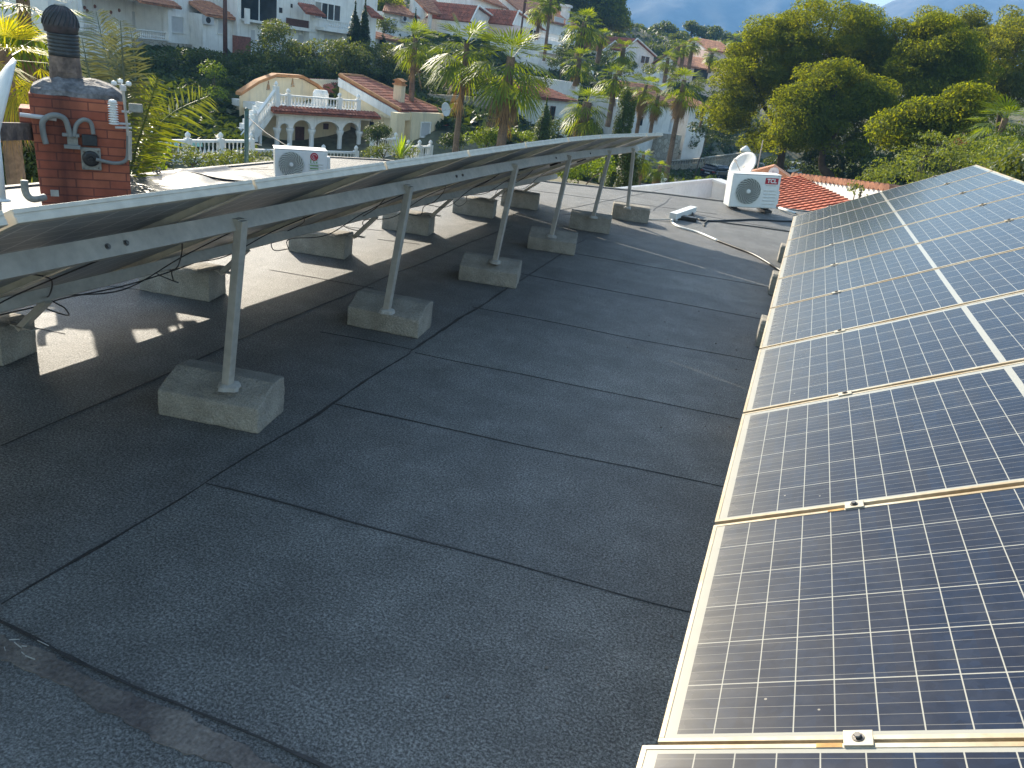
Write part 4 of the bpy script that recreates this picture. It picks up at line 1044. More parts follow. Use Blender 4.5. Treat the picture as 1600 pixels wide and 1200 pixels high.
# the cluster top centre
f, t, zt_, zb_ = house('cream white house with brown hipped roofs and a dark porch, top centre', 600, 86, 704, 92, 18, 60, 9, m='white_wall', drop=2)
for o_ in list(t.children): bpy.data.objects.remove(o_)
aA, aB = f.hit(652, 30)[0], f.hit(672, 30)[0]
walls(f, t, zb_, zt_, 8, a0=0, a1=aA); walls(f, t, zb_, f.hit(660, 24)[1], 7, a0=aB, a1=f.L, b=-1.8, name='porch_wall')
tiles('roof', f.W(-0.6, zt_, 0.5), f.W(aA, zt_, 0.5), f.W(aA, zt_+1.0, -2.5), f.W(2.2, zt_+1.0, -2.5), 'roof_tile_pale', t)
gw = MB(); z1 = f.hit(648, -2)[1]; gw.prism([f.W(aA-0.3, zt_-1, -0.5), f.W(aB+0.2, f.hit(672, 23)[1], -0.5), f.W(aA-0.3, z1, -0.5)], -f.n*0.5); gw.build('gable', 'white_wall', t)
zz0 = f.hit(680, 22)[1]; tiles('roof', f.W(aB-0.4, zz0, 0.4), f.W(f.L+0.5, zz0, 0.4), f.W(f.L-0.6, zz0+2.2, -3.6), f.W(aA, zz0+2.2, -3.6), 'roof_tile_pale', t)
window(f, t, (613, 30, 620, 43), 'shutter', mull=0); opening(Facade(f.W(0, 0, -1.8), f.W(f.L, 0, -1.8)), t, (676, 28, 700, 42), 'doorway')
for a in (aB+0.1, f.L-0.2): m_ = MB(); f.box(m_, a-0.15, a+0.15, zb_, zz0-0.05, -0.3, 0.0); m_.build('pillar', 'white_wall', t)
ac_small(f, 630, 29, 'white air conditioner on the cream house top centre')
f, t, zt_, zb_ = house('white upper house with a dark double window at the very top centre', 706, 102, 789, 106, -8, 40, 9, drop=2)
window(f, t, (725, 9, 739, 19), 'plain'); window(f, t, (752, 12, 757, 18), 'shutter', mull=0); ze = f.hit(765, 7)[1]
tiles('roof', f.W(f.hit(738, 3)[0], ze+0.5, 0.5), f.W(f.L+0.6, ze-0.2, 0.5), f.W(f.L-0.5, ze+1.5, -3), f.W(f.hit(738, 3)[0], ze+1.8, -3), 'roof_tile_pale', t)
def small_house(label, u0, D0, u1, D1, vt, vb, depth, roof, zr_v, rm='roof_tile_pale', wm='white_wall', wins=(), kind='along', drop=2.0, cat='house', ap=0.5):
    f, t, zt_, zb_ = house(label, u0, D0, u1, D1, vt, vb, depth, m=wm, drop=drop, cat=cat)
    um = (u0+u1)/2; zr = f.hit(um, zr_v, -depth/2 if kind == 'along' else 0)[1]
    if kind == 'along': gable_roof_along(f, t, 0, f.L, zt_, max(zr, zt_+0.5), depth, rm)
    elif kind == 'facing': gable_roof_facing(f, t, 0, f.L, zt_, max(zr, zt_+0.5), depth, rm, ap=ap)
    for wn in wins:
        if wn[0] == 'o': opening(f, t, wn[1])
        else: window(f, t, wn[1], wn[0], mull=wn[2] if len(wn) > 2 else 1)
    return f, t, zt_, zb_
f, t, zt_, zb_ = small_house('white house with one lopsided gable, between the two big palm crowns', 734, 88, 797, 93, 33, 70, 9, 1, 14, kind='facing', ap=0.12, rm='roof_tile')
small_house('pale pink house with sloping roof and white framed window, behind the thin dark palm', 800, 88, 856, 92, 38, 70, 8, 1, 22, kind='facing', ap=0.08, rm='roof_tile', wm='pink_wall', wins=[('plain', (827, 47, 838, 57))])
small_house('blank white box house at the top, right of the upper house', 790, 108, 812, 110, 14, 40, 6, 1, 13, kind='none')
f, t, zt_, zb_ = small_house('white house with a long red roof and small white chimney below the pine wood', 822, 106, 906, 116, 26, 66, 9, 1, 11, wins=[('shutter', (866, 28, 880, 38), 0), ('shutter', (884, 32, 890, 38), 0)])
c_ = MB(); p = f.W(f.hit(903, 20)[0], zt_, -2); c_.box(p.x-0.5, p.x+0.5, p.y-0.5, p.y+0.5, p.z, p.z+2.4); c_.box(p.x-0.7, p.x+0.7, p.y-0.7, p.y+0.7, p.z+2.4, p.z+2.7); c_.build('chimney', 'white_wall', t)
f, t, zt_, zb_ = house('stepped white terraces with balustrades right of the tall thin palms', 845, 84, 882, 88, 62, 95, 6, drop=1)
balusters(f, t, 0.2, f.L-0.2, zt_, zt_+0.85, b=-0.2); opening(f, t, (850, 68, 862, 78), 'doorway'); m_ = MB(); f.box(m_, 0, f.L, f.hit(860, 84)[1], f.hit(860, 80)[1], 0.01, 0.7); m_.build('balcony_slab', 'white_wall', t)
small_house('small white gabled annexe left of the L-shaped white house', 940, 116, 972, 120, 78, 100, 8, 1, 64, kind='facing', rm='roof_tile')
small_house('white house with tall double window and little red roof, centre right', 975, 116, 1024, 121, 78, 125, 9, 1, 62, kind='facing', ap=0.3, rm='roof_tile', wins=[('plain', (1001, 88, 1014, 99))])
small_house('long low pinkish villa on the far ridge among umbrella pines', 1008, 172, 1062, 176, 60, 68, 9, 1, 53, wm='cream_wall', wins=[('plain', (1024, 61, 1028, 64), 0)])
f, t, zt_, zb_ = small_house('pinkish house with stepped orange roofs and a dark open veranda', 1062, 108, 1122, 110, 102, 135, 9, 1, 90, wm='pink_wall', wins=[('o', (1083, 105, 1106, 128))])
small_house('upper orange-roofed storey peeping over the pink house by the big pine', 1108, 116, 1146, 118, 78, 100, 8, 1, 66, wm='pink_wall')
f, t, zt_, zb_ = small_house('low white bungalow with brown door behind the palms, right of the yellow villa', 838, 66, 896, 71, 152, 200, 8, 1, 134, wins=[('dark', (859, 167, 865, 193), 0)], rm='roof_tile')
f, t, zt_, zb_ = house('white two storey wall standing on rough stone, behind the brown-skirted palms', 985, 78, 1066, 84, 158, 208, 8, drop=1)
m_ = MB(); a0 = f.hit(1022, 210)[0]; f.box(m_, a0, f.L+0.4, zb_-1.5, f.hit(1045, 209)[1], 0.01, 0.5); m_.build('stone_base', 'pale_stone', t); opening(f, t, (996, 182, 1004, 196), 'window', 'window_glass')
opening(f, t, (1046, 186, 1049, 206), 'door', 'shutter')
tiles('roof', f.W(-0.5, zt_, 0.4), f.W(f.L+0.4, zt_, 0.4), f.W(f.L-0.5, zt_+1.6, -3.5), f.W(0.5, zt_+1.6, -3.5), 'roof_tile_pale', t)
small_house('white cottage with orange roof and a dark four-pane window left of the big pine', 1080, 86, 1112, 88, 166, 200, 7, 1, 155, wins=[('plain', (1086, 175, 1098, 186))])
small_house('white block behind the palms below the far ridge', 1018, 100, 1048, 102, 108, 150, 7, 1, 100, kind='none', wins=[('shutter', (1030, 115, 1036, 122), 0)])
small_house('small white building with a flat top, left of the low bungalow roof', 862, 76, 908, 79, 124, 150, 7, 1, 120, kind='none')

# ============================================================ street furniture, walls, cars
def perforated_wall(label, u0, v0, D0, u1, v1, D1, h):
    p0, p1 = at(u0, v0, D0), at(u1, v1, D1); f = Facade(p0, p1); t = thing('garden_wall', label, 'wall', (p0.x, p0.y, p0.z-h))
    n_ = 8
    m_ = MB(); e = f.e
    m_.prism([f.W(0, p0.z-h-0.6), f.W(f.L, p1.z-h-0.6), f.W(f.L, p1.z-0.42), f.W(0, p0.z-0.42)], -f.n*0.25); m_.build('stone_face', 'rubble_stone', t)
    m_ = MB(); m_.prism([f.W(0, p0.z-0.08, 0.04), f.W(f.L, p1.z-0.08, 0.04), f.W(f.L, p1.z, 0.04), f.W(0, p0.z, 0.04)], -f.n*0.33)
    k = int(f.L/0.42)
    for i in range(k):
        t_ = (i+0.25)/k; z = p0.z+(p1.z-p0.z)*t_; f.box(m_, f.L*t_-0.1, f.L*t_+0.1, z-0.43, z-0.07, -0.2, -0.03)
    m_.build('open_coping', 'pale_stone', t)
    return f
perforated_wall('long stone street wall with an open-work coping, left of the black car', 1012, 254, 76, 1102, 247, 84, 2.6)
perforated_wall('stone street wall running on behind the black car to the big pine', 1104, 246, 84.3, 1190, 235, 100, 2.5)
# gate pier and railing
p0 = at(1028, 303, 40); t = thing('gate_pier', 'square white gate pier with a ball finial beside the black railing', 'gate pier', (p0.x, p0.y, p0.z-0.6))
m_ = MB(); zt_ = at(1028, 280, 40).z; m_.box(p0.x-0.2, p0.x+0.2, p0.y-0.2, p0.y+0.2, p0.z-1.2, zt_); m_.build('shaft', 'white_wall', t); m_ = MB(); m_.box(p0.x-0.26, p0.x+0.26, p0.y-0.26, p0.y+0.26, zt_+0.002, zt_+0.08); m_.lathe([(0.08, 0.08), (0.13, 0.18), (0.10, 0.28), (0.02, 0.34)], (p0.x, p0.y, zt_), 12); m_.build('cap', 'white_wall', t)
m_ = MB(); q0, q1 = at(1036, 283, 40), at(1096, 290, 46); n_ = 34
for i in range(n_+1):
    p = q0.lerp(q1, i/n_); w_ = 0.035 if i % 11 == 0 else 0.012; m_.box(p.x-w_, p.x+w_, p.y-w_, p.y+w_, p.z-1.3, p.z+(0.12 if i % 11 == 0 else 0))
for dz in (-0.06, -1.2): m_.tube([q0+Vector((0, 0, dz)), q1+Vector((0, 0, dz))], 0.02, 6)
tag(m_.build('railing', 'black_metal'), 'black metal bar railing below the street, right of the white gate pier', 'railing')
# utility pole, green pole with wire
p = ground_at(352, 82, 64); m_ = MB(); tp = at(349, -60, 64); m_.tube([(p.x, p.y, p.z-0.5), (p.x, p.y, tp.z)], [0.17, 0.13], 10); tag(m_.build('utility_pole', 'dark_wood', smooth=True), 'tall dark wooden utility pole in front of the upper white houses', 'pole')
p = at(385, 252, 19); tp = at(383, 172, 19)
t = thing('fence_post', 'dark green metal post with a wire stay, left of the pale air conditioner', 'post', (p.x, p.y, p.z-1))
m_ = MB(); m_.tube([(p.x, p.y, p.z-1.0), (p.x, p.y, tp.z)], 0.05, 10); m_.lathe([(0.06, 0), (0.02, 0.05)], (p.x, p.y, tp.z), 10); m_.build('shaft', 'green_paint', t, smooth=True)
m_ = MB(); e_ = at(455, 232, 15); m_.tube(catmull([(p.x, p.y, tp.z-0.12), (tp+e_)/2+Vector((0, 0, -0.1)), e_], 6), 0.009, 6); m_.build('wire', 'black_metal', t)
for (lab, ut, vt_, ub, vb_, D) in (('thin brown pole rising above the pink house roofs', 817, 0, 815, 42, 84), ('thin aerial pole at the top above the chimney house', 821, -10, 818, 30, 100)):
    p, q = at(ub, vb_, D), at(ut, vt_, D); m_ = MB(); m_.tube([(p.x, p.y, p.z-2), (p.x, p.y, q.z)], 0.10, 8); tag(m_.build('utility_pole', 'dark_wood'), lab, 'pole')
p = at(924, 115, 72); t = thing('globe_lamp', 'small white globe garden lamp among the centre palms', 'lamp', (p.x, p.y, p.z-2)); m_ = MB(); m_.lathe([(0.03, -2), (0.03, -0.2)], p, 8); m_.build('post', 'black_metal', t); m_ = MB(); m_.lathe([(0.05, -0.2), (0.2, -0.08), (0.22, 0.05), (0.15, 0.2), (0.03, 0.26)], p, 12); m_.build('globe', 'white_wall', t, smooth=True)

# cars
def metal_paint(name, c):
    m = bpy.data.materials.new(name); m.use_nodes = True; b = m.node_tree.nodes['Principled BSDF']; b.inputs['Base Color'].default_value = (*c, 1); b.inputs['Roughness'].default_value = 0.25; b.inputs['Coat Weight'].default_value = 0.7; b.inputs['Coat Roughness'].default_value = 0.05; MATS[name] = m
metal_paint('black_paint', (0.012, 0.013, 0.017)); metal_paint('white_paint', (0.6, 0.6, 0.58)); metal_paint('lamp_red', (0.25, 0.02, 0.015)); metal_paint('plate_white', (0.6, 0.6, 0.6))
mat('tyre', (0.015, 0.015, 0.015), 0.85, 0.2, 10)
def car(label, pos, heading, paint, L=4.2, Wd=1.76, H=1.46):
    t = thing('parked_car', label, 'car', pos, heading)     # local: x forward
    def loft(name, secs, m, parent, z_off=0, smooth=True, bevel=0):
        """sections along x: (x, halfwidth_low, halfwidth_high, z_low, z_high)"""
        mb = MB(); ring = []
        for (x, wl, wh, z0, z1) in secs:
            zm = z0+(z1-z0)*0.55
            ring.append([(x, -wl*0.94, z0), (x, -wl, z0+(z1-z0)*0.2), (x, -wl, zm), (x, -wh, z1-(z1-z0)*0.06), (x, -wh*0.9, z1), (x, wh*0.9, z1), (x, wh, z1-(z1-z0)*0.06), (x, wl, zm), (x, wl, z0+(z1-z0)*0.2), (x, wl*0.94, z0)])
        n_ = len(ring[0]); V = [p for r in ring for p in r]; Fc = []
        for i in range(len(ring)-1):
            for k in range(n_): Fc.append((i*n_+k, i*n_+(k+1) % n_, (i+1)*n_+(k+1) % n_, (i+1)*n_+k))
        Fc.append(tuple(range(n_))[::-1]); Fc.append(tuple((len(ring)-1)*n_+k for k in range(n_)))
        mb.add(V, Fc); return mb.build(name, m, parent, local=True, bevel=bevel)
    h = L/2; w_ = Wd/2
    body = loft('body', [(-h, w_*0.80, w_*0.78, 0.42, 0.86), (-h+0.10, w_*0.93, w_*0.90, 0.28, 0.98), (-h+0.45, w_, w_*0.93, 0.20, 0.98), (-0.3, w_, w_*0.93, 0.20, 0.95), (0.7, w_, w_*0.92, 0.20, 0.93), (h-0.75, w_, w_*0.90, 0.22, 0.86), (h-0.15, w_*0.92, w_*0.80, 0.26, 0.74), (h, w_*0.75, w_*0.65, 0.34, 0.62)], paint, t, bevel=0.02)
    loft('window_band', [(-h+0.12, w_*0.80, w_*0.66, 0.97, 1.08), (-h+0.42, w_*0.86, w_*0.68, 0.95, 1.38), (-0.5, w_*0.90, w_*0.70, 0.93, 1.42), (0.45, w_*0.90, w_*0.68, 0.92, 1.38), (1.15, w_*0.84, w_*0.66, 0.88, 0.96)], 'window_glass', t)
    loft('roof', [(-h+0.28, w_*0.60, w_*0.58, 1.37, 1.41), (-0.5, w_*0.70, w_*0.66, 1.405, H), (0.35, w_*0.68, w_*0.64, 1.385, H-0.03), (0.55, w_*0.60, w_*0.55, 1.36, 1.39)], paint, t)
    for sy in (-1, 1):
        mb = MB(); mb.obox((-h+0.42, sy*w_*0.80, 1.15), (0.10, 0, 0.22), (0, 0.02, 0), (0.05, 0, 0)); mb.build('pillar', paint, t, local=True)
        mb = MB(); mb.obox((-h+0.03, sy*w_*0.70, 0.82), (0.04, 0, 0), (0, 0.14, 0), (0, 0, 0.07)); mb.build('tail_lamp', 'lamp_red', t, local=True)
        mb = MB(); mb.obox((h-0.10, sy*w_*0.62, 0.66), (0.06, 0, 0), (0, 0.15, 0), (0, 0, 0.06)); mb.build('headlight', 'plate_white', t, local=True)
        mb = MB(); mb.obox((0.75, sy*(w_+0.06), 0.98), (0.06, 0, 0), (0, 0.07, 0), (0, 0, 0.05)); mb.build('mirror', paint, t, local=True)
        for x in (-h+0.75, h-0.80):
            mb = MB(); mb.lathe([(0.30, -0.10), (0.33, -0.07), (0.33, 0.07), (0.30, 0.10)], (x, sy*(w_-0.09), 0.33), 20, axis=(0, 1, 0)); wh = mb.build('wheel', 'tyre', t, local=True)
            mb = MB(); mb.lathe([(0.20, 0), (0.19, 0.012), (0.05, 0.02)], (x, sy*(w_+0.01), 0.33), 14, axis=(0, sy, 0)); r_ = mb.build('rim', 'galvanised', None, local=True); r_.parent = wh
    mb = MB(); mb.box(-h-0.02, -h+0.01, -0.26, 0.26, 0.60, 0.71); mb.build('number_plate', 'plate_white', t, local=True)
    mb = MB(); mb.box(-h-0.01, -h+0.12, -w_*0.86, w_*0.86, 0.30, 0.46); mb.build('rear_bumper', 'black_plastic', t, local=True, bevel=0.02)
    return t
def on_street(u, v, D): p = at(u, v, D); return Vector((p.x, p.y, T(p.x, p.y)+0.2))
car('black hatchback parked on the street seen from behind, beside the stone wall', on_street(1121, 280, 79), R_(66), 'black_paint')
car('pale car parked in the tree shade at the foot of the big pine', on_street(1238, 268, 96), R_(95), 'white_paint')

# ============================================================ neighbour: white gable wall and red tiled roof
nb_ = thing('tiled_house', 'neighbouring house with a bright red tiled roof between white parapet walls', 'house', (0, 19, GZ))
g0, g1, g2 = at(890, 305, 15.6), at(1112, 282.5, 20.5), at(1150, 296, 20.5)
m_ = MB(); base = GZ
V_ = [g0, g1, g2]
m_.prism([(g0.x, g0.y, base), (g2.x, g2.y, base), tuple(g2), tuple(g1), tuple(g0)], Vector((0.14, 0.26, 0))); m_.build('gable_wall', 'white_render', nb_)
m_ = MB(); up_ = Vector((0, 0, 0.06))
for a, b in ((g0, g1), (g1, g2)):
    m_.prism([a+Vector((-.04, -.08, 0.002)), b+Vector((-.04, -.08, 0.002)), b+Vector((-.04, -.08, 0.06)), a+Vector((-.04, -.08, 0.06))], Vector((0.22, 0.42, 0)))
m_.build('coping', 'white_render', nb_)
rA, rB, rC, rD = at(1136, 292, 20.6), at(1247, 275.5, 23.0), at(1345, 322, 18.2), at(1215, 347, 15.6)
tiles('red_roof', rD, rC, rB, rA, 'tile_red_new', nb_, pitch=0.25, amp=0.007, row=0.28)
pA, pB, pC = at(1238, 276, 23.3), at(1300, 284, 21.2), at(1392, 296, 18.6)
m_ = MB()
for a, b in ((pA, pB), (pB, pC)): m_.prism([(a.x, a.y, base), (b.x, b.y, base), tuple(b), tuple(a)], Vector((0.2, 0.15, 0)))
m_.build('parapet_wall', 'white_render', nb_)
m_ = MB(); 
for a, b in ((pA, pB), (pB, pC)):
    k = int((b-a).length/0.22)
    for i in range(k):
        p = a.lerp(b, (i+0.5)/k); m_.lathe([(0.085, -0.18), (0.07, 0.2)], p+Vector((0.1, 0.08, 0.03)), 8, axis=Vector((0.2, 0.15, 0)).normalized())
m_.build('tile_coping', 'roof_tile_pale', nb_)
m_ = MB(); m_.prism([(rD.x, rD.y, base), (rC.x+0.5, rC.y-0.3, base), (rB.x, rB.y, base), (rA.x, rA.y, base)], (0, 0, min(rD.z, rC.z)-0.3-base)); m_.build('wall', 'white_render', nb_)
# bits on that roof: chimney stump, flashing, small dish, big dish
c = at(1205, 270, 24); t = thing('chimney_stack', 'low brown tiled chimney stack between the two satellite dishes', 'chimney', (c.x, c.y, c.z-0.8))
m_ = MB(); m_.prism([(c.x-0.5, c.y-0.3, c.z-1.0), (c.x+0.55, c.y-0.3, c.z-1.0), (c.x+0.55, c.y-0.3, c.z-0.1), (c.x-0.5, c.y-0.3, c.z-0.1)], (0, 0.6, 0)); m_.build('shaft', 'white_render', t)
m_ = MB(); m_.prism([(c.x-0.7, c.y-0.4, c.z-0.098), (c.x+0.75, c.y-0.4, c.z-0.098), (c.x+0.02, c.y-0.4, c.z+0.22)], (0, 0.8, 0)); m_.build('cap', 'roof_tile_pale', t)
dc = at(1160, 258, 22.5); dish('big white satellite dish standing behind the lettered air conditioner', dc, 0.40, (-0.55, -0.68, 0.48), dc.z-0.9, 'white_render')
dc = at(1209, 269, 22.0); dish('small white satellite dish at the top of the red tiled roof', dc, 0.125, (-0.1, -0.9, 0.3), dc.z-0.4, 'white_render')
p = at(1187, 246, 28); m_ = MB(); m_.tube([at(1183, 265, 24), at(1192, 219, 24)], 0.018, 6); tag(m_.build('aerial_mast', 'galvanised'), 'thin leaning aerial mast behind the big satellite dish', 'mast')
p = at(1164, 238, 40); m_ = MB(); m_.lathe([(0.15, -1.9), (0.15, 0), (0.24, 0.02), (0.24, 0.12), (0.05, 0.3)], p, 12); tag(m_.build('vent_pipe', 'white_render', smooth=True), 'white capped vent pipe just above the big satellite dish', 'vent')

# ============================================================ air conditioners on our roof
def text_mesh(s, size, m, parent, loc, rot, name='lettering', bold=0.0, th=0.002):
    cu = bpy.data.curves.new(name, 'FONT'); cu.body = s; cu.size = size; cu.extrude = th; cu.offset = bold; cu.align_x = 'CENTER'; cu.align_y = 'CENTER'
    tmp = bpy.data.objects.new('tmp_text', cu); COL.objects.link(tmp)
    dg = bpy.context.evaluated_depsgraph_get(); me = bpy.data.meshes.new_from_object(tmp.evaluated_get(dg)); bpy.data.objects.remove(tmp)
    me.materials.clear(); me.materials.append(MATS[m]); o = bpy.data.objects.new(name, me); COL.objects.link(o); o.parent = parent
    o.location = loc; o.rotation_euler = rot; return o
mat('ac_casing', (0.70, 0.71, 0.69), 0.45, 0.04, 3, fine=0.04, fscale=20)
mat('logo_red', (0.38, 0.010, 0.03), 0.5, 0.05, 3)
mat('logo_white', (0.75, 0.75, 0.73), 0.5, 0.03, 3)
mat('label_green', (0.16, 0.30, 0.10), 0.6, 0.3, 30)
mat('grille_dark', (0.035, 0.04, 0.038), 0.7, 0.2, 10)
mat('grille_pale', (0.52, 0.53, 0.48), 0.5, 0.1, 10)
def ac_unit(label, pos, rz, tilt, W_, H_, D_, fr, fcx, spiral_pale=True, brand='TCL'):
    t = thing('air_conditioner', label, 'air conditioner', pos, rz); t.rotation_euler = (0, tilt, rz)
    m_ = MB(); m_.box(-W_/2, W_/2, 0, D_, 0.07, H_+0.07); m_.build('casing', 'ac_casing', t, local=True, bevel=0.018)
    m_ = MB(); m_.box(-W_/2-0.004, W_/2+0.004, -0.004, D_+0.004, H_+0.071, H_+0.078); m_.build('top_cover', 'ac_casing', t, local=True, bevel=0.003)
    zc = 0.07+H_*0.5
    m_ = MB(); m_.lathe([(fr, 0), (fr, 0.004)], (fcx, -0.002, zc), 40, axis=(0, -1, 0)); d_ = m_.build('fan_opening', 'grille_dark', t, local=True)
    m_ = MB()
    for rr_ in (fr, fr*0.86, fr*0.66, fr*0.46):
        m_.tube([(fcx+rr_*math.cos(a), -0.012, zc+rr_*math.sin(a)) for a in np.linspace(0, 2*math.pi, 41)], 0.0045 if rr_ == fr else 0.0022, 6, caps=False)
    ns = 20
    for k in range(ns):
        pts = []
        for j in range(9):
            q = j/8; rr_ = fr*(0.18+0.82*q); a = 2*math.pi*k/ns + 1.35*q; pts.append((fcx+rr_*math.cos(a), -0.013, zc+rr_*math.sin(a)))
        m_.tube(pts, [0.003+0.0055*j/8 for j in range(9)], 4)
    g_ = m_.build('fan_grille', 'grille_pale', t, local=True)
    m_ = MB(); m_.lathe([(fr*0.17, 0), (fr*0.16, 0.02), (fr*0.10, 0.026)], (fcx, -0.012, zc), 24, axis=(0, -1, 0)); m_.build('fan_hub', 'ac_casing', t, local=True)
    # louvre slots on the right
    x0 = fcx+fr+0.06; x1 = W_/2-0.05
    for k in range(5):
        z = 0.07+H_*(0.14+0.10*k); m_ = MB(); m_.obox(((x0+x1)/2, -0.003, z), ((x1-x0)/2, 0, 0), (0, 0.006, 0), (0, -0.004, 0.010)); m_.build('slot', 'ac_casing', t, local=True, bevel=0.003)
    if brand == 'TCL':
        m_ = MB(); w2 = (x1-x0)*0.52; xm = (x0+x1)/2; m_.box(xm-w2, xm+w2, -0.008, -0.001, 0.07+H_*0.74, 0.07+H_*0.92); b_ = m_.build('badge', 'logo_red', t, local=True)
        tx = text_mesh('TCL', 0.088, 'logo_white', b_, (xm, -0.0095, 0.07+H_*0.83), (R_(90), 0, 0), bold=0.003)
        m_ = MB(); m_.box(xm-w2*0.8, xm+w2*0.8, -0.003, -0.001, 0.07+H_*0.68, 0.07+H_*0.71); m_.build('small_label', 'shutter', t, local=True)
    else:
        xm = (x0+x1)/2-0.02; m_ = MB(); m_.lathe([(0.048, 0), (0.046, 0.006)], (xm, -0.002, 0.07+H_*0.80), 24, axis=(0, -1, 0)); b_ = m_.build('badge', 'logo_red', t, local=True)
        m_ = MB(); m_.tube([(xm+0.030*math.cos(a), -0.0095, 0.07+H_*0.80+0.030*math.sin(a)) for a in np.linspace(0.2, 5.2, 16)], 0.0022, 4); m_.tube([(xm-0.008, -0.0095, 0.07+H_*0.80+0.014), (xm-0.008, -0.0095, 0.07+H_*0.80-0.014), (xm+0.010, -0.0095, 0.07+H_*0.80-0.014)], 0.0022, 4); m_.build('emblem', 'logo_white', None, local=True).parent = b_
        text_mesh('LG', 0.075, 'label_green', t, (xm-0.005, -0.004, 0.07+H_*0.62), (R_(90), 0, 0), bold=0.001)
        m_ = MB(); m_.box(xm-0.05, xm+0.05, -0.003, -0.001, 0.07+H_*0.36, 0.07+H_*0.52); m_.build('energy_label', 'label_green', t, local=True)
    for x in (-W_*0.33, W_*0.33):
        m_ = MB(); m_.box(x-0.06, x+0.06, -0.05, D_+0.05, 0, 0.045); m_.box(x-0.02, x+0.02, 0.02, D_-0.02, 0.045, 0.07); m_.build('rubber_foot', 'black_plastic', t, local=True, bevel=0.006)
    m_ = MB(); m_.box(W_/2, W_/2+0.05, 0.08, D_-0.06, 0.12, 0.34); m_.build('valve_cover', 'ac_casing', t, local=True, bevel=0.012)
    return t
a = G(1135, 328); b = G(1207, 334); c = (a+b)/2 + Vector((0.03, 0, 0))
ac_unit('white air conditioner with a red badge lettered TCL at the far end of the roof', (c.x, c.y, 0.0), R_(24), R_(-4.5), 0.80, 0.53, 0.30, 0.205, -0.118)
p = at(472, 268, 12.6); zt_ = at(472, 235, 12.6).z
a = G(438, 272); b = G(512, 262); 
ac_unit('pale air conditioner with a round red emblem, behind the panel row below the yellow villa', tuple(G(471, 289)), R_(40), R_(-2.0), 0.62, 0.345, 0.28, 0.148, -0.12, brand='x')

# ============================================================ vegetation
def leaf_mat(name, c, var=0.35, trans=0.35, rough=0.55, scale=1.2, yellow=None, isl=0.35):
    m = bpy.data.materials.new(name); m.use_nodes = True; nt = m.node_tree; g = NG(nt)
    b = nt.nodes['Principled BSDF']; out = nt.nodes['Material Output']; geo = nt.nodes.new('ShaderNodeNewGeometry')
    n1 = g.noise(geo.outputs['Position'], scale, 4, 0.6)
    rnd = geo.outputs['Random Per Island']
    c = Vector(c); c2 = Vector(yellow) if yellow else c*(1+var)
    base = ramp(nt, g.m('ADD', g.m('MULTIPLY', n1, 1.0-isl), g.m('MULTIPLY', rnd, isl)), [(0.25, c*(1-var)), (0.5, c), (0.8, c2)])
    nt.links.new(base, b.inputs['Base Color']); b.inputs['Roughness'].default_value = rough; b.inputs['Specular IOR Level'].default_value = 0.22
    t = nt.nodes.new('ShaderNodeBsdfTranslucent'); tc_ = g.mix(1.0, base, (5.0, 3.9, 0.36), 'MULTIPLY'); nt.links.new(tc_, t.inputs[0])
    mx = nt.nodes.new('ShaderNodeMixShader'); mx.inputs[0].default_value = trans
    nt.links.new(b.outputs[0], mx.inputs[1]); nt.links.new(t.outputs[0], mx.inputs[2]); nt.links.new(mx.outputs[0], out.inputs[0]); MATS[name] = m
leaf_mat('pine_needles', (0.060, 0.088, 0.012), yellow=(0.13, 0.145, 0.014), trans=0.5, rough=0.85, isl=0.18)
leaf_mat('pine_needles_pale', (0.070, 0.095, 0.030), yellow=(0.13, 0.14, 0.035), trans=0.46, rough=0.85, isl=0.18)
leaf_mat('pine_needles_far', (0.05, 0.075, 0.022), trans=0.25)
leaf_mat('shrub_dark', (0.035, 0.058, 0.018), trans=0.2)
leaf_mat('shrub_olive', (0.058, 0.085, 0.030), trans=0.25)
leaf_mat('shrub_bright', (0.08, 0.13, 0.018), trans=0.25)
leaf_mat('spruce_leaf', (0.075, 0.11, 0.045), trans=0.3)
leaf_mat('cypress_leaf', (0.030, 0.050, 0.016), trans=0.15)
leaf_mat('cypress_green', (0.060, 0.095, 0.022), trans=0.2)
leaf_mat('palm_leaf', (0.070, 0.115, 0.020), yellow=(0.15, 0.20, 0.03), trans=0.30, rough=0.5, isl=0.08)
leaf_mat('palm_leaf_yellow', (0.16, 0.19, 0.03), yellow=(0.35, 0.28, 0.04), trans=0.32, rough=0.5)
leaf_mat('date_leaf', (0.12, 0.145, 0.11), trans=0.06, rough=0.4)
leaf_mat('date_leaf_bright', (0.10, 0.135, 0.04), trans=0.22, rough=0.4)
leaf_mat('dead_frond', (0.24, 0.16, 0.09), var=0.3, trans=0.06, rough=0.8)
leaf_mat('banana_leaf', (0.12, 0.20, 0.02), trans=0.3)
mat('palm_trunk', (0.16, 0.11, 0.075), 0.95, 0.3, 2, bump=0.6, bscale=12, fine=0.3, fscale=14)
mat('bark', (0.10, 0.07, 0.05), 0.95, 0.3, 3, bump=0.6, bscale=14)

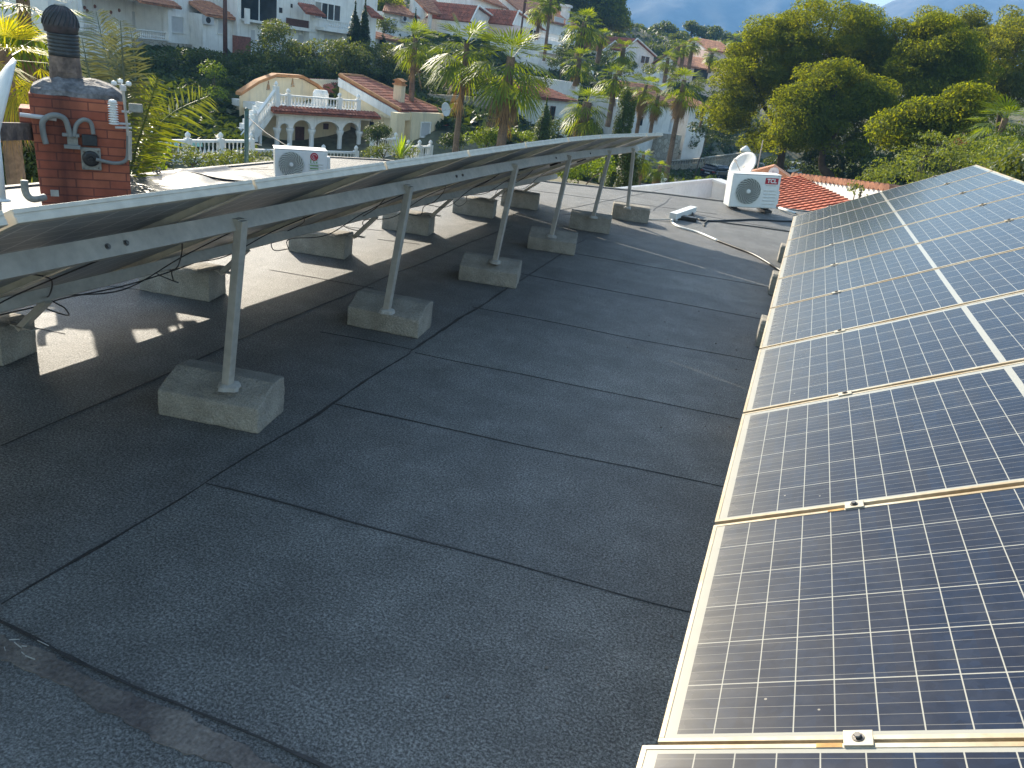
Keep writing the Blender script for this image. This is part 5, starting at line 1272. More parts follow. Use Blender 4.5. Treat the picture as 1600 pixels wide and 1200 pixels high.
def leaf_quads(C, N, size, asp=0.5, jit=0.8, r=None):
    """diamond leaves at C (n,3), roughly facing N with jitter"""
    r = r or rng; n = len(C)
    nn = N + r.normal(0, jit, (n, 3)); nn /= np.linalg.norm(nn, axis=1, keepdims=True)+1e-9
    h = r.normal(0, 1, (n, 3)); a = np.cross(nn, h); a /= np.linalg.norm(a, axis=1, keepdims=True)+1e-9; b = np.cross(nn, a)
    s = (size*r.uniform(0.6, 1.35, (n, 1)))
    V = np.empty((n, 4, 3)); V[:, 0] = C-a*s*0.5; V[:, 1] = C+b*s*0.5*asp; V[:, 2] = C+a*s*0.5; V[:, 3] = C-b*s*0.5*asp
    return V.reshape(-1, 3)
def quads_faces(n): return np.arange(n*4).reshape(n, 4)
def shell(lobes, dens, size, asp=0.5, jit=0.7, fill=0.25, up=0.25, bottom=0.55):
    """leaves on and just inside the skin of each lobe; lobes: (cx,cy,cz,rx,ry,rz)"""
    Vs = []
    for (cx, cy, cz, rx, ry, rz) in lobes:
        n = max(12, int(dens*(rx*ry+ry*rz+rx*rz)*4/3*3.14))
        d = rng.normal(0, 1, (n, 3)); d /= np.linalg.norm(d, axis=1, keepdims=True)
        low = d[:, 2] < -0.2; keep = ~low | (rng.random(n) < bottom); d = d[keep]; n = len(d)
        rad = np.where(rng.random(n) < fill, rng.uniform(0.3, 0.9, n), rng.normal(1.0, 0.08, n))
        C = np.array([cx, cy, cz]) + d*rad[:, None]*np.array([rx, ry, rz])
        N = d.copy(); N[:, 2] += up
        Vs.append(leaf_quads(C, N, size, asp, jit))
    return np.concatenate(Vs)
def crown_obj(name, V, m, parent=None):
    if parent is not None:
        inv = np.array(world(parent).inverted()); V = V @ inv[:3, :3].T + inv[:3, 3]
    return raw(name, V, quads_faces(len(V)//4), m, parent)
def rough_lobes(c, R, n, r0, r1, flat=1.0, upper=-0.25, seed=None):
    """small puffs over an ellipsoid"""
    L = []; rg = np.random.default_rng(seed)
    for i in range(n):
        while True:
            d = rg.normal(0, 1, 3); d /= np.linalg.norm(d)
            if d[2] > upper: break
        k = rg.uniform(0.80, 1.0) if rg.random() < 0.8 else rg.uniform(0.35, 0.8)
        r = rg.uniform(r0, r1)
        L.append((c[0]+d[0]*R[0]*k, c[1]+d[1]*R[1]*k, c[2]+d[2]*R[2]*k, r*1.15, r*1.15, r*0.85*flat))
    return L
def tree(label, base, lobes, dens, size, m, trunk_r=0.2, cat='tree', name='tree', group=None, limbs=6, asp=0.45, fill=0.22, lean=(0, 0), bottom=0.5, jit=0.8):
    t = thing(name, label, cat, base, 0, group); base = Vector(base)
    cen = Vector(tuple(np.mean([l[:3] for l in lobes], axis=0))); top = max(l[2] for l in lobes); lowz = min(l[2] for l in lobes)
    mb = MB(); fork = base.lerp(Vector((cen.x, cen.y, lowz)), 0.75)
    mb.tube(catmull([base-Vector((0, 0, 0.4)), base.lerp(fork, 0.5)+Vector((trunk_r*0.7, 0, 0)), fork, Vector((cen.x, cen.y, top*0.6+cen.z*0.4))], 4), [trunk_r*(1.2-0.075*i) for i in range(13)], 8)
    ls = random.Random(sum(map(ord, label))).sample(lobes, min(limbs, len(lobes)))
    for l in ls:
        p = Vector(l[:3]); mb.tube([fork.lerp(cen, 0.3), fork.lerp(p, 0.5)+Vector((0, 0, 0.3)), p], [trunk_r*0.5, trunk_r*0.35, trunk_r*0.12], 6)
    mb.build('trunk', 'bark', t, smooth=True)
    crown_obj('crown', shell(lobes, dens, size, asp, jit, fill, bottom=bottom), m, t)
    return t
def L_(u, v, D, ru, rv=None, rd=None):
    """one big lobe given by its pixel centre, distance and pixel radii"""
    p = at(u, v, D); k = D/F_*1.02
    return p, (ru*k, (rd or ru)*k, (rv or ru)*k)
def puffs(spec, n_per, r0, r1, flat=1.0, seed=1, upper=-0.45):
    """spec: list of (u,v,D,ru,rv); returns small lobes covering them (radii in metres)"""
    L = []
    for i, (u, v, D, ru, rv) in enumerate(spec):
        p, R = L_(u, v, D, ru, rv); k = max(4, int(n_per*(ru*rv)/900))
        R = (max(R[0]-r0*0.8, 0.3), max(R[1]-r0*0.8, 0.3), max(R[2]-r0*0.7, 0.3))
        L += rough_lobes(p, R, k, r0, r1, flat, upper, seed*31+i)
    return L

# ---- the big pines on the right
GP = 'big pines behind the tiled roof'
pines = [
 ('biggest round-topped pine with sunlit yellow rim, its trunk rising behind the big satellite dish', (1236, 285, 58),
  [(1290, 62, 56, 78, 50), (1215, 85, 55, 62, 48), (1165, 120, 54, 50, 45), (1140, 180, 54, 32, 50), (1200, 165, 56, 55, 55), (1270, 130, 57, 65, 55), (1345, 105, 57, 45, 70), (1210, 225, 56, 45, 25)], 'pine_needles', 0.42),
 ('dense lower pine in front of the biggest one, directly above the red tiled roof', (1300, 285, 48),
  [(1300, 150, 48, 50, 48), (1340, 170, 48, 42, 40), (1250, 185, 47, 40, 45), (1310, 215, 47, 55, 42), (1235, 215, 46, 30, 35)], 'pine_needles', 0.30),
 ('yellow-green pine with several spiky tops, right of the round-topped pine', (1440, 285, 52),
  [(1415, 60, 54, 30, 22), (1455, 85, 53, 42, 48), (1480, 105, 52, 40, 45), (1430, 130, 52, 42, 40), (1500, 140, 52, 40, 45), (1445, 175, 51, 45, 40), (1390, 110, 55, 30, 45)], 'pine_needles', 0.28),
 ('small bright pine standing low before the others, left of the fan palm', (1470, 285, 38),
  [(1480, 185, 38, 32, 32), (1450, 200, 38, 30, 35), (1508, 165, 38, 18, 24), (1415, 215, 38, 32, 35)], 'pine_needles', 0.18),
 ('pale feathery pine rising behind the spiky one', (1515, 280, 60),
  [(1510, 55, 62, 26, 34), (1485, 70, 62, 30, 30), (1525, 100, 60, 38, 50), (1455, 38, 64, 16, 22)], 'pine_needles_pale', 0.25),
 ('pale feathery pine closest to the right edge of the photo', (1575, 270, 58),
  [(1565, 55, 60, 28, 32), (1585, 100, 58, 40, 55), (1545, 120, 56, 36, 45), (1595, 160, 56, 35, 40)], 'pine_needles_pale', 0.25),
]
for lab, (bu, bv, bD), spec, m, tr in pines:
    b = at(bu, bv, bD); b.z = T(b.x, b.y)
    lb = puffs(spec, 13, 0.38, 0.95, 0.8, seed=len(lab))
    tree(lab, b, lb, 125, 0.155, m, tr, name='pine_tree', group=GP, limbs=5, fill=0.10, asp=0.34, jit=0.6, bottom=0.6)
# dark understorey fill between their trunks
for lab, spec, m in (('dark shady bush low between the pine trunks, above the white parapet', [(1330, 262, 50, 70, 26), (1400, 268, 45, 50, 22)], 'shrub_dark'),
                     ('dark shrub at the foot of the biggest pine, left side', [(1205, 262, 62, 28, 14), (1260, 262, 60, 22, 14)], 'shrub_dark'),
                     ('dark undergrowth behind the pines at the right edge', [(1480, 240, 50, 80, 30), (1570, 240, 46, 60, 36)], 'shrub_dark')):
    lb = puffs(spec, 14, 0.3, 0.6, 0.9, seed=len(lab)); c = at(spec[0][0], spec[0][1], spec[0][2]); c.z = T(c.x, c.y)
    tree(lab, c, lb, 60, 0.2, m, 0.08, cat='bush', name='bush', limbs=4)
# feathery conifer shrubs closer, behind the glass row
for i, (lab, u0, v0, D, w_, h_) in enumerate([('feathery grey-green conifer branches hanging nearest the far end of the glass row', 1415, 275, 24, 50, 26), ('feathery conifer bush left of the fan palm by the right edge', 1470, 245, 25, 60, 35),
                                  ('feathery bush with a few pink flowers below the small pine', 1530, 240, 24, 45, 30), ('feathery conifer bush at the right edge under the fan palm', 1585, 250, 22, 45, 38), ('low feathery branch tips just above the white parapet end', 1370, 285, 23, 28, 14)]):
    spec = [(u0, v0, D, w_, h_), (u0+10, v0+75, D, w_, 48), (u0+15, v0+165, D, w_*1.1, 60)]; lb = puffs(spec, 16, 0.16, 0.34, 0.6, seed=40+i); c = at(u0, v0, D); c.z = T(c.x, c.y)
    tree(lab, c, lb, 130, 0.085, 'spruce_leaf', 0.05, cat='bush', name='conifer_bush', group='feathery bushes behind the glass row', limbs=6, asp=0.3, fill=0.35, jit=1.0)
p = at(1500, 222, 23.5); crown_obj('pink_blossom', shell([(p.x, p.y, p.z, 0.16, 0.16, 0.10)], 300, 0.035), 'logo_red'); tag(bpy.data.objects['pink_blossom'], 'small cluster of pink flowers above the feathery bushes by the right edge', 'flowers')

# ---- far ridge trees
GRD = 'umbrella pines on the far ridge'
for i, (u, v, D, ru, rv, lab) in enumerate([(994, 46, 168, 12, 10, 'small round pine on the ridge next to the blue mountain, leftmost'), (1038, 48, 172, 19, 13, 'umbrella pine right above the long ridge villa'), (1080, 52, 178, 15, 15, 'dark umbrella pine just right of the ridge villa'),
        (1100, 55, 180, 14, 12, 'paler umbrella pine, second right of the ridge villa'), (1116, 58, 175, 9, 15, 'slim upright pine among the ridge umbrella pines'), (1132, 62, 182, 12, 12, 'yellowish round pine on the ridge above the orange roof'),
        (1155, 66, 185, 16, 13, 'broad green ridge pine left of the biggest pine'), (1180, 66, 190, 18, 14, 'ridge pine half hidden by the biggest pine'), (1062, 60, 160, 12, 8, 'low dark bush right of the ridge villa'), (1010, 68, 155, 14, 6, 'low dark bush left of the ridge villa'), (965, 62, 140, 10, 10, 'bushy pine at the foot of the wood, above the small annexe')]):
    lb = puffs([(u, v, D, ru, rv)], 60, 0.7, 1.3, 0.8, seed=70+i); b = at(u, v+rv+8, D); b.z = min(T(b.x, b.y), b.z)
    tree(lab, b, lb, 10, 0.55, 'pine_needles_far', 0.25, name='umbrella_pine', group=GRD, limbs=6)
for i, (u, v, D, ru, rv) in enumerate([(1200, 80, 200, 40, 16), (1140, 85, 150, 30, 16), (1075, 78, 150, 30, 12), (1020, 80, 150, 30, 10), (1300, 100, 220, 80, 30), (1420, 95, 230, 80, 30), (1550, 100, 230, 80, 35), (975, 85, 135, 18, 12)]):
    lb = puffs([(u, v, D, ru, rv)], 30, 1.0, 1.8, 0.8, seed=90+i)
    if i == 0: LF = []
    LF += lb
tag(crown_obj('woodland', shell(LF, 3.5, 0.6, fill=0.1), 'pine_needles_far'), 'far green woodland covering the ridge below the mountains', 'woodland', kind='stuff')
# ---- pine wood at the top centre
for i, (lab, spec) in enumerate([('tall dark pine at the top centre, directly over the long red roof', [(870, -10, 128, 45, 28), (850, 10, 125, 26, 14)]), ('large dark pine with a round right side against the blue mountain', [(935, 12, 125, 36, 34), (955, 35, 124, 24, 22), (920, 45, 124, 20, 15)]),
        ('dark pine filling the top edge left of the wood, above the upper white house roof', [(800, -22, 140, 50, 22), (770, -10, 135, 25, 12)]), ('tall pine crown cut by the top edge at the wood centre', [(905, -25, 130, 50, 30)])]):
    lb = puffs(spec, 30, 0.9, 1.6, 0.8, seed=120+i); b = at(spec[0][0], spec[0][1]+50, spec[0][2]); b.z = T(b.x, b.y)
    tree(lab, b, lb, 16, 0.42, 'pine_needles_far' if i != 1 else 'pine_needles', 0.35, name='pine_tree', group='pine wood at the top centre', limbs=8)
p = ('sunlit yellow-green tree behind the two cypresses at the top', [(606, 8, 90, 26, 18), (590, 14, 89, 14, 12)]); lb = puffs(p[1], 60, 0.5, 0.9, 0.9, seed=7); b = at(606, 40, 90); b.z = T(b.x, b.y)
tree(p[0], b, lb, 16, 0.24, 'pine_needles', 0.2)
b = at(598, 45, 84); lb = puffs([(600, 42, 84, 16, 14)], 70, 0.4, 0.7, 0.9, seed=8); b.z = T(b.x, b.y); tree('greyish bushy tree in front of the cream house, above the tiled garden wall', b, lb, 16, 0.22, 'shrub_olive', 0.12)

# ---- cypresses and conifer columns
def column_tree(label, u, vt, vb, D, wpx, m='cypress_leaf', group=None, name='cypress', pointed=True, dens=60, size=0.14):
    a, b = at(u, vt, D), at(u, vb, D); r = wpx*D/F_/2; x, y = b.x, b.y; zb = min(T(x, y), b.z); H = a.z-zb; L = []
    n = int(10+H*3)
    for i in range(n):
        t = (i+0.5)/n; rr_ = r*(math.sin(math.pi*min(1, 0.22+t*0.9))**0.6 if pointed else 0.95)
        for k in range(3):
            an = random.uniform(0, 6.28); L.append((x+math.cos(an)*rr_*0.45, y+math.sin(an)*rr_*0.45, zb+H*t, rr_*0.6+0.03, rr_*0.6+0.03, H/n*1.6))
    t = thing(name, label, 'tree', (x, y, zb), 0, group); mb = MB(); mb.tube([(x, y, zb-0.3), (x, y, zb+H*0.8)], [r*0.22, r*0.05], 6); mb.build('trunk', 'bark', t)
    crown_obj('crown', shell(L, dens*3.0, size*1.1, 0.4, 0.5, 0.2, up=0.8), m, t); return t
column_tree('left one of the two dark cypresses before the balcony house', 552, 2, 78, 66, 21, size=0.17, dens=45)
column_tree('right and slightly thinner one of the two dark cypresses', 567, -2, 80, 66, 19, size=0.17, dens=45)
column_tree('tiny pointed cypress on the tiled garden wall', 597, 52, 76, 78, 9, size=0.16, dens=40)
column_tree('slim small cypress before the cream house at the top', 648, 15, 40, 82, 8, size=0.16, dens=40)
column_tree('olive-green column conifer left of the low bungalow door', 846, 150, 220, 52, 28, 'cypress_green', size=0.13)
column_tree('tall green column conifer rising behind the far end of the left row', 966, 140, 220, 44, 21, 'cypress_green', pointed=False, size=0.11)
column_tree('thinner green column conifer right beside the taller one', 979, 156, 220, 44, 9, 'cypress_green', pointed=False, size=0.11)
column_tree('dark green clipped column seen under the far end of the left row', 970, 236, 330, 22, 34, 'cypress_leaf', pointed=False, size=0.07, dens=220)

# ---- hedges and bushes on the slope
mat('hedge_core', (0.02, 0.03, 0.012), 0.95, 0.2, 2)
def bush(label, spec, m='shrub_olive', dens=22, size=0.19, r0=0.35, r1=0.7, cat='bush', name='bush', group=None, n=16):
    lb = puffs(spec, n, r0, r1, 0.9, seed=len(label)*3+int(spec[0][0])); u, v, D, ru, rv = spec[0]; b = at(u, v+rv*0.7, D); b.z = min(T(b.x, b.y), b.z)
    return tree(label, b, lb, dens*2.2, size, m, 0.05, cat=cat, name=name, group=group, limbs=2)
bush('clipped dark hedge on the slope below the veranda house', [(235, 100, 58, 30, 20), (280, 104, 59, 34, 22), (330, 108, 60, 34, 24), (375, 112, 60, 30, 24)], 'shrub_dark', name='hedge', cat='hedge')
bush('big grey-green bush on the slope right of the brick wall', [(430, 75, 62, 34, 34), (455, 100, 61, 34, 30), (410, 100, 61, 30, 26)], 'shrub_olive')
bush('rounded bush below the cypress pair balcony', [(505, 92, 62, 32, 28), (480, 110, 61, 26, 22)], 'shrub_olive')
bush('lighter green bush directly below the two cypresses', [(548, 90, 63, 30, 24), (565, 108, 62, 26, 20)], 'shrub_olive')
bush('bush between the cypresses and the nearest left slope palm', [(595, 95, 64, 28, 26), (620, 108, 64, 26, 24)], 'shrub_olive')
bush('dark bushes in the shade left of the villa gable', [(300, 160, 55, 36, 26), (345, 170, 54, 30, 26), (330, 135, 57, 40, 20)], 'shrub_dark')
bush('dark shaded bush above the yellow villa roof, left of centre', [(430, 112, 60, 50, 14), (380, 128, 58, 36, 18)], 'shrub_dark')
bush('dark shaded hedge strip above the villa right wing', [(560, 125, 63, 60, 16), (640, 132, 63, 40, 18), (600, 110, 64, 40, 16)], 'shrub_dark')
bush('dark hedge band above the stone wall, behind the two thick palms', [(700, 128, 66, 44, 16), (770, 135, 67, 40, 18), (830, 130, 68, 25, 16)], 'shrub_dark')
bush('light yellow-green bush at the left of the dark slope', [(335, 112, 54, 14, 10), (345, 148, 52, 16, 12)], 'shrub_bright', size=0.15)
bush('green hedge below the pool balustrade', [(265, 240, 31, 34, 12), (320, 246, 31, 36, 12), (370, 250, 31, 28, 12)], 'shrub_olive', size=0.11, dens=60, r0=0.2, r1=0.4, name='hedge', cat='hedge')
bush('yellowish shrub strip right behind the roof edge by the green post', [(410, 246, 24, 20, 9), (360, 250, 23, 30, 8)], 'shrub_olive', size=0.08, dens=90, r0=0.15, r1=0.25)
bush('round dark green bush by the villa entrance', [(590, 212, 46, 16, 20)], 'shrub_dark', size=0.12, dens=55, r0=0.25, r1=0.4, n=40)
bush('low olive hedge below the villa entrance', [(575, 238, 43, 22, 12), (605, 240, 43, 26, 12), (635, 242, 42, 22, 10)], 'shrub_olive', size=0.12, dens=50, r0=0.25, r1=0.4, name='hedge', cat='hedge')
bush('rounded dark clipped bush at the foot of the nearest tall palm', [(710, 222, 45, 20, 14)], 'shrub_dark', size=0.12, dens=55, r0=0.25, r1=0.4, n=40)
bush('bright lit bush left of the thick palm trunk', [(757, 212, 43, 18, 18), (745, 222, 43, 18, 12), (775, 216, 43, 14, 12)], 'shrub_bright', size=0.14, dens=45, r0=0.25, r1=0.4)
bush('bright lit bush right of the thick palm trunk', [(812, 212, 44, 22, 10)], 'shrub_bright', size=0.14, dens=45, r0=0.25, r1=0.4)
bush('dark clipped hedge in front of the low bungalow', [(880, 205, 58, 34, 14), (842, 210, 56, 20, 12)], 'shrub_dark', name='hedge', cat='hedge', size=0.16)
bush('small dark tree by the villa low wing', [(720, 205, 50, 14, 12)], 'shrub_dark', size=0.14, dens=45, r0=0.25, r1=0.4)
bush('bright green bush seen below the far end of the left row', [(905, 262, 27, 38, 16), (940, 258, 27, 22, 14), (880, 268, 26, 24, 12)], 'shrub_bright', size=0.09, dens=90, r0=0.2, r1=0.36)
bush('dark green hedge behind the street wall', [(1040, 232, 86, 26, 14), (1075, 225, 88, 26, 16), (1110, 226, 90, 26, 14), (1140, 220, 92, 22, 14)], 'shrub_dark', name='hedge', cat='hedge', size=0.22)
bush('tall dark bush beside the cottage by the big pine', [(1095, 208, 76, 24, 15), (1122, 206, 78, 20, 16)], 'shrub_dark', size=0.22)
bush('dark round tree below the white centre house', [(945, 98, 100, 22, 16), (985, 112, 98, 16, 14)], 'shrub_dark', size=0.24)
bush('dark grey-green araucaria-like tree left of the tall centre palm', [(885, 75, 80, 16, 24), (880, 100, 79, 22, 18)], 'shrub_dark', size=0.2)
bush('greenery in the gap before the pink veranda house', [(1010, 120, 88, 20, 16), (1050, 125, 90, 16, 14), (1095, 140, 92, 22, 14)], 'shrub_olive', size=0.22)
bush('small yellow-green bush in front of the black car', [(1098, 284, 60, 14, 5), (1115, 281, 62, 12, 4)], 'shrub_bright', size=0.14, dens=40, r0=0.2, r1=0.3, n=60)
bush('small plant poking over the white parapet by the glass row', [(1334, 312, 17.2, 10, 8)], 'shrub_olive', size=0.06, dens=150, r0=0.08, r1=0.14, n=60)
bush('dark foliage behind the brick chimney, left', [(30, 235, 16, 45, 40), (70, 270, 15, 50, 30)], 'shrub_dark', size=0.09, dens=90, r0=0.2, r1=0.4)
bush('dark foliage right of the brick chimney below the date palm', [(225, 245, 18, 24, 20), (200, 225, 18, 20, 24)], 'shrub_dark', size=0.09, dens=80, r0=0.2, r1=0.4)
bush('green leafy clump hanging at the wrinkled roof corner', [(222, 254, 14, 16, 14)], 'shrub_bright', size=0.12, dens=70, r0=0.12, r1=0.2, n=60)
bush('tall dark shrubs beside the building on the right, behind the glass row', [(1660, 300, 20, 80, 60), (1700, 420, 16, 90, 70), (1760, 330, 24, 90, 80)], 'shrub_olive', size=0.12, dens=40, r0=0.35, r1=0.6)
# loose ground cover on the slopes: one uncountable mass
C = []; 
for (u0, u1, v0, v1, D0, D1, n) in ((215, 660, 84, 150, 55, 66, 15000), (200, 380, 130, 240, 44, 58, 9000), (640, 1000, 110, 220, 55, 90, 14000), (0, 240, 90, 260, 16, 54, 9000), (1000, 1200, 130, 280, 60, 110, 8000), (1150, 1600, 200, 290, 45, 120, 9000), (600, 1200, 40, 110, 85, 170, 14000), (1500, 2100, 100, 300, 14, 60, 9000)):
    for i in range(n):
        D = random.uniform(D0, D1); p = at(random.uniform(u0, u1), 100, D); C.append((p.x, p.y, D))
C = np.array(C); z = T_arr(C[:, 0], C[:, 1]); P_ = np.stack([C[:, 0]+rng.normal(0, 0.4, len(C)), C[:, 1]+rng.normal(0, 0.4, len(C)), z+rng.uniform(0.0, 0.5, len(C))], 1)
N_ = np.tile(np.array([[0, 0, 1.0]]), (len(C), 1)); sz = 0.012*1
V = leaf_quads(P_, N_, 0.75, 0.6, 0.7)
tag(crown_obj('ground_cover', V, 'shrub_dark'), 'rough green ground cover on the hillside between the gardens', 'ground cover', kind='stuff')

# ---- fan palms
def fan_leaf(V, Fc, base, dirv, plen, R, nseg, droop, rg, fold=0.0, spread=2.6):
    """petiole then a pleated fan of pointed blades that split and droop at the tips"""
    d = Vector(dirv).normalized(); tip = base + d*plen + Vector((0, 0, -droop*plen*0.35))
    d2 = (d + Vector((0, 0, -droop*0.7))).normalized()
    side = d2.cross(Vector((0, 0, 1)));
    if side.length < 0.1: side = Vector((rg.uniform(-1, 1), rg.uniform(-1, 1), 0))
    side.normalize(); nrm = side.cross(d2).normalized()
    s0 = side*0.018*R/0.9
    i0 = len(V); V += [base-s0, base+s0, tip+s0, tip-s0]; Fc.append((i0, i0+1, i0+2, i0+3))
    for k in range(nseg):
        a = spread*((k+0.5)/nseg-0.5); w_ = spread/nseg*0.75
        dir_ = d2*math.cos(a)+side*math.sin(a); L = R*(0.72+0.28*math.cos(a*0.9))*rg.uniform(0.9, 1.08)
        pl = (d2*math.cos(a+math.pi/2)+side*math.sin(a+math.pi/2))
        mid = tip + dir_*L*0.58 + nrm*(0.03*R*(1 if k % 2 else -1)) + Vector((0, 0, -droop*L*0.10))
        end = tip + dir_*L*rg.uniform(0.92, 1.0) + Vector((0, 0, -(0.04+droop*0.28)*L*rg.uniform(0.7, 1.3)))
        i0 = len(V); hw = L*0.58*w_
        V += [tip-pl*0.008, mid-pl*hw*0.5, end, mid+pl*hw*0.5]; Fc.append((i0, i0+1, i0+2, i0+3))
def palm_meshes(seed, nleaf=38, R=1.0, nseg=20, skirt=0, plen=0.72, up=1.0):
    rg = random.Random(seed); V = []; Fc = []; SV = []; SF = []
    for i in range(nleaf):
        t = i/nleaf; el = (1.12 - 1.85*t)*up + rg.uniform(-.12, .12); az = i*2.39996+rg.uniform(-.3, .3)
        d = Vector((math.cos(az)*math.cos(el), math.sin(az)*math.cos(el), math.sin(el)))
        fan_leaf(V, Fc, Vector((math.cos(az)*0.05, math.sin(az)*0.05, 0.1-t*0.35)), d, plen*rg.uniform(0.8, 1.1)*(0.55+0.45*min(1, t*3.5)), R*rg.uniform(0.85, 1.1)*(0.75+0.25*min(1, t*3)), nseg, 0.25+0.75*t, rg)
    for i in range(skirt):
        t = i/max(1, skirt); az = i*2.39996+rg.uniform(-.4, .4); z = -0.35-1.0*t*rg.uniform(0.5, 1.1)
        out = rg.uniform(0.16, 0.5)*(1-0.4*t)
        d = Vector((math.cos(az)*out, math.sin(az)*out, -1)).normalized()
        fan_leaf(SV, SF, Vector((math.cos(az)*0.1, math.sin(az)*0.1, z+0.1)), d, 0.35+out*0.6, R*rg.uniform(0.75, 1.0), 9, 0.0, rg, spread=0.75)
    return (V, Fc), (SV, SF)
PM = {}
def palm_kind(key):
    if key not in PM:
        seed, nl, ns, sk = {'full': (3, 27, 15, 8), 'full2': (5, 30, 15, 22), 'skirt': (8, 22, 13, 60), 'small': (11, 30, 9, 8), 'small2': (13, 26, 9, 6), 'skirt2': (17, 20, 12, 50), 'near': (21, 24, 26, 6)}[key]
        (V, Fc), (SV, SF) = palm_meshes(seed, nl, 1.0, ns, sk)
        a = raw('crown', np.array([tuple(p) for p in V]), np.array(Fc), 'palm_leaf_yellow' if key == 'near' else 'palm_leaf', mesh_only=True)
        b = raw('dead_frond_skirt', np.array([tuple(p) for p in SV]), np.array(SF), 'dead_frond', mesh_only=True)
        PM[key] = (a, b)
    return PM[key]
def palm(label, u, v, D, rpx, kind, ub=None, vb=None, tr=None, group='fan palms', rot=None):
    c = at(u, v, D); s = rpx*D/F_/1.55; a, b = palm_kind(kind)
    if ub is None: bx, by = c.x, c.y; bz = T(bx, by)
    else: q = at(ub, vb, D); bx, by, bz = c.x, c.y, min(q.z, c.z-0.5)
    if ub is not None: bz = min(bz, T(bx, by)) if vb > 215 else bz
    t = thing('fan_palm', label, 'palm tree', (bx, by, bz), 0, group)
    mb = MB(); r_ = tr*D/F_/2 if tr else 0.14
    ln = (c.z-bz); k = max(3, int(ln/0.5)); pts = []; rs = []
    for i in range(k+1):
        q = i/k; pts.append((bx+0.05*math.sin(q*3+u), by, bz-0.4+(ln+0.5)*q)); rs.append(r_*(1.18-0.25*q)*(1+0.06*(i % 2)))
    mb.tube(pts, rs, 9); mb.build('trunk', 'palm_trunk', t, smooth=False)
    for me, nm in ((a, 'crown'), (b, 'dead_frond_skirt')):
        if len(me.polygons) == 0: continue
        o = bpy.data.objects.new(nm, me); COL.objects.link(o); o.parent = t; o.location = (c.x-bx, c.y-by, c.z-bz); o.scale = (s, s, s); o.rotation_euler = (0, 0, rot if rot is not None else (u*0.7) % 6.28)
    return t
palm('bushy fan palm on the dark slope, left of the two big palms', 650, 62, 56, 40, 'full', 652, 150, 7)
palm('big fan palm with a long pale trunk passing in front of the villa wing', 728, 70, 42, 62, 'full', 734, 232, 8)
palm('largest fan palm crown, thick brown trunk with hanging dead fronds', 798, 92, 40, 72, 'full2', 789, 226, 13)
palm('small palm crown on a thin dark trunk at the top, before the pink house', 846, 8, 75, 24, 'small', 841, 55, 4)
palm('tall very thin palm cut by the top edge, just right of the first thin palm', 862, -2, 74, 20, 'small2', 854, 88, 4)
palm('tall palm with round crown rising before the long red roof', 914, 35, 68, 32, 'small', 908, 128, 7)
palm('smaller palm right of the tall round-crowned one', 941, 55, 75, 17, 'small2', 937, 92, 6)
palm('yellowish low palm behind the tall round-crowned trunk', 906, 92, 64, 28, 'small', 907, 125, 7)
palm('dark palm in front of the white centre house gable', 974, 76, 74, 24, 'small2', 976, 112, 7)
palm('low broad palm with hanging fronds over the dark clipped hedge', 916, 162, 45, 42, 'full2', 918, 215, 14)
palm('palm between the low broad one and the column conifers', 962, 118, 55, 30, 'small', 962, 190, 7)
palm('palm with dense brown skirt, left of the skirted trio', 1009, 135, 50, 29, 'skirt', 1007, 205, 5)
palm('shorter palm with brown skirt, middle of the skirted trio', 1028, 150, 49, 25, 'skirt2', 1026, 205, 5)
palm('palm with brown skirt on a long bare trunk reaching down to the street railing', 1070, 128, 47, 36, 'skirt', 1054, 292, 7)
palm('first small far palm in the row before the orange roofs', 1044, 92, 86, 18, 'small', 1050, 125, 5)
palm('second small far palm in the row before the orange roofs', 1060, 74, 88, 14, 'small2', 1059, 105, 5)
palm('third small far palm in the row before the orange roofs', 1070, 72, 90, 13, 'small', 1069, 104, 5)
palm('fourth and palest small far palm before the orange roofs', 1084, 68, 92, 15, 'small2', 1081, 102, 5)
palm('lone small palm in front of the upper orange-roofed storey', 1113, 84, 94, 15, 'small', 1110, 108, 5)
palm('small palm high on the ridge in front of the umbrella pines, right', 1148, 60, 120, 13, 'small2')
palm('palm at the left edge of the big pine, its skirt hiding the cottage corner', 1100, 165, 60, 10, 'small2', 1100, 190, 3)
palm('fan palm at the right edge in front of the pines', 1572, 190, 30, 48, 'full', None, None, 8)
palm('little palm with yellow dying fronds beside the white gate pier', 1030, 262, 33, 20, 'skirt2', 1030, 305, 7)
palm('yellowing palm fronds showing between the two farthest posts', 1006, 246, 31, 22, 'small', 1006, 300, 5)
palm('brown-skirted palm trunk glimpsed between the far posts', 985, 250, 30, 18, 'skirt', 985, 310, 6)
palm('big sun-yellowed fan palm at the top left corner behind the cowl', 8, 88, 13, 88, 'near', 0, 300, 22)
palm('second fan palm crown cut by the top left corner', 35, 6, 17, 75, 'full', 20, 300, 16)
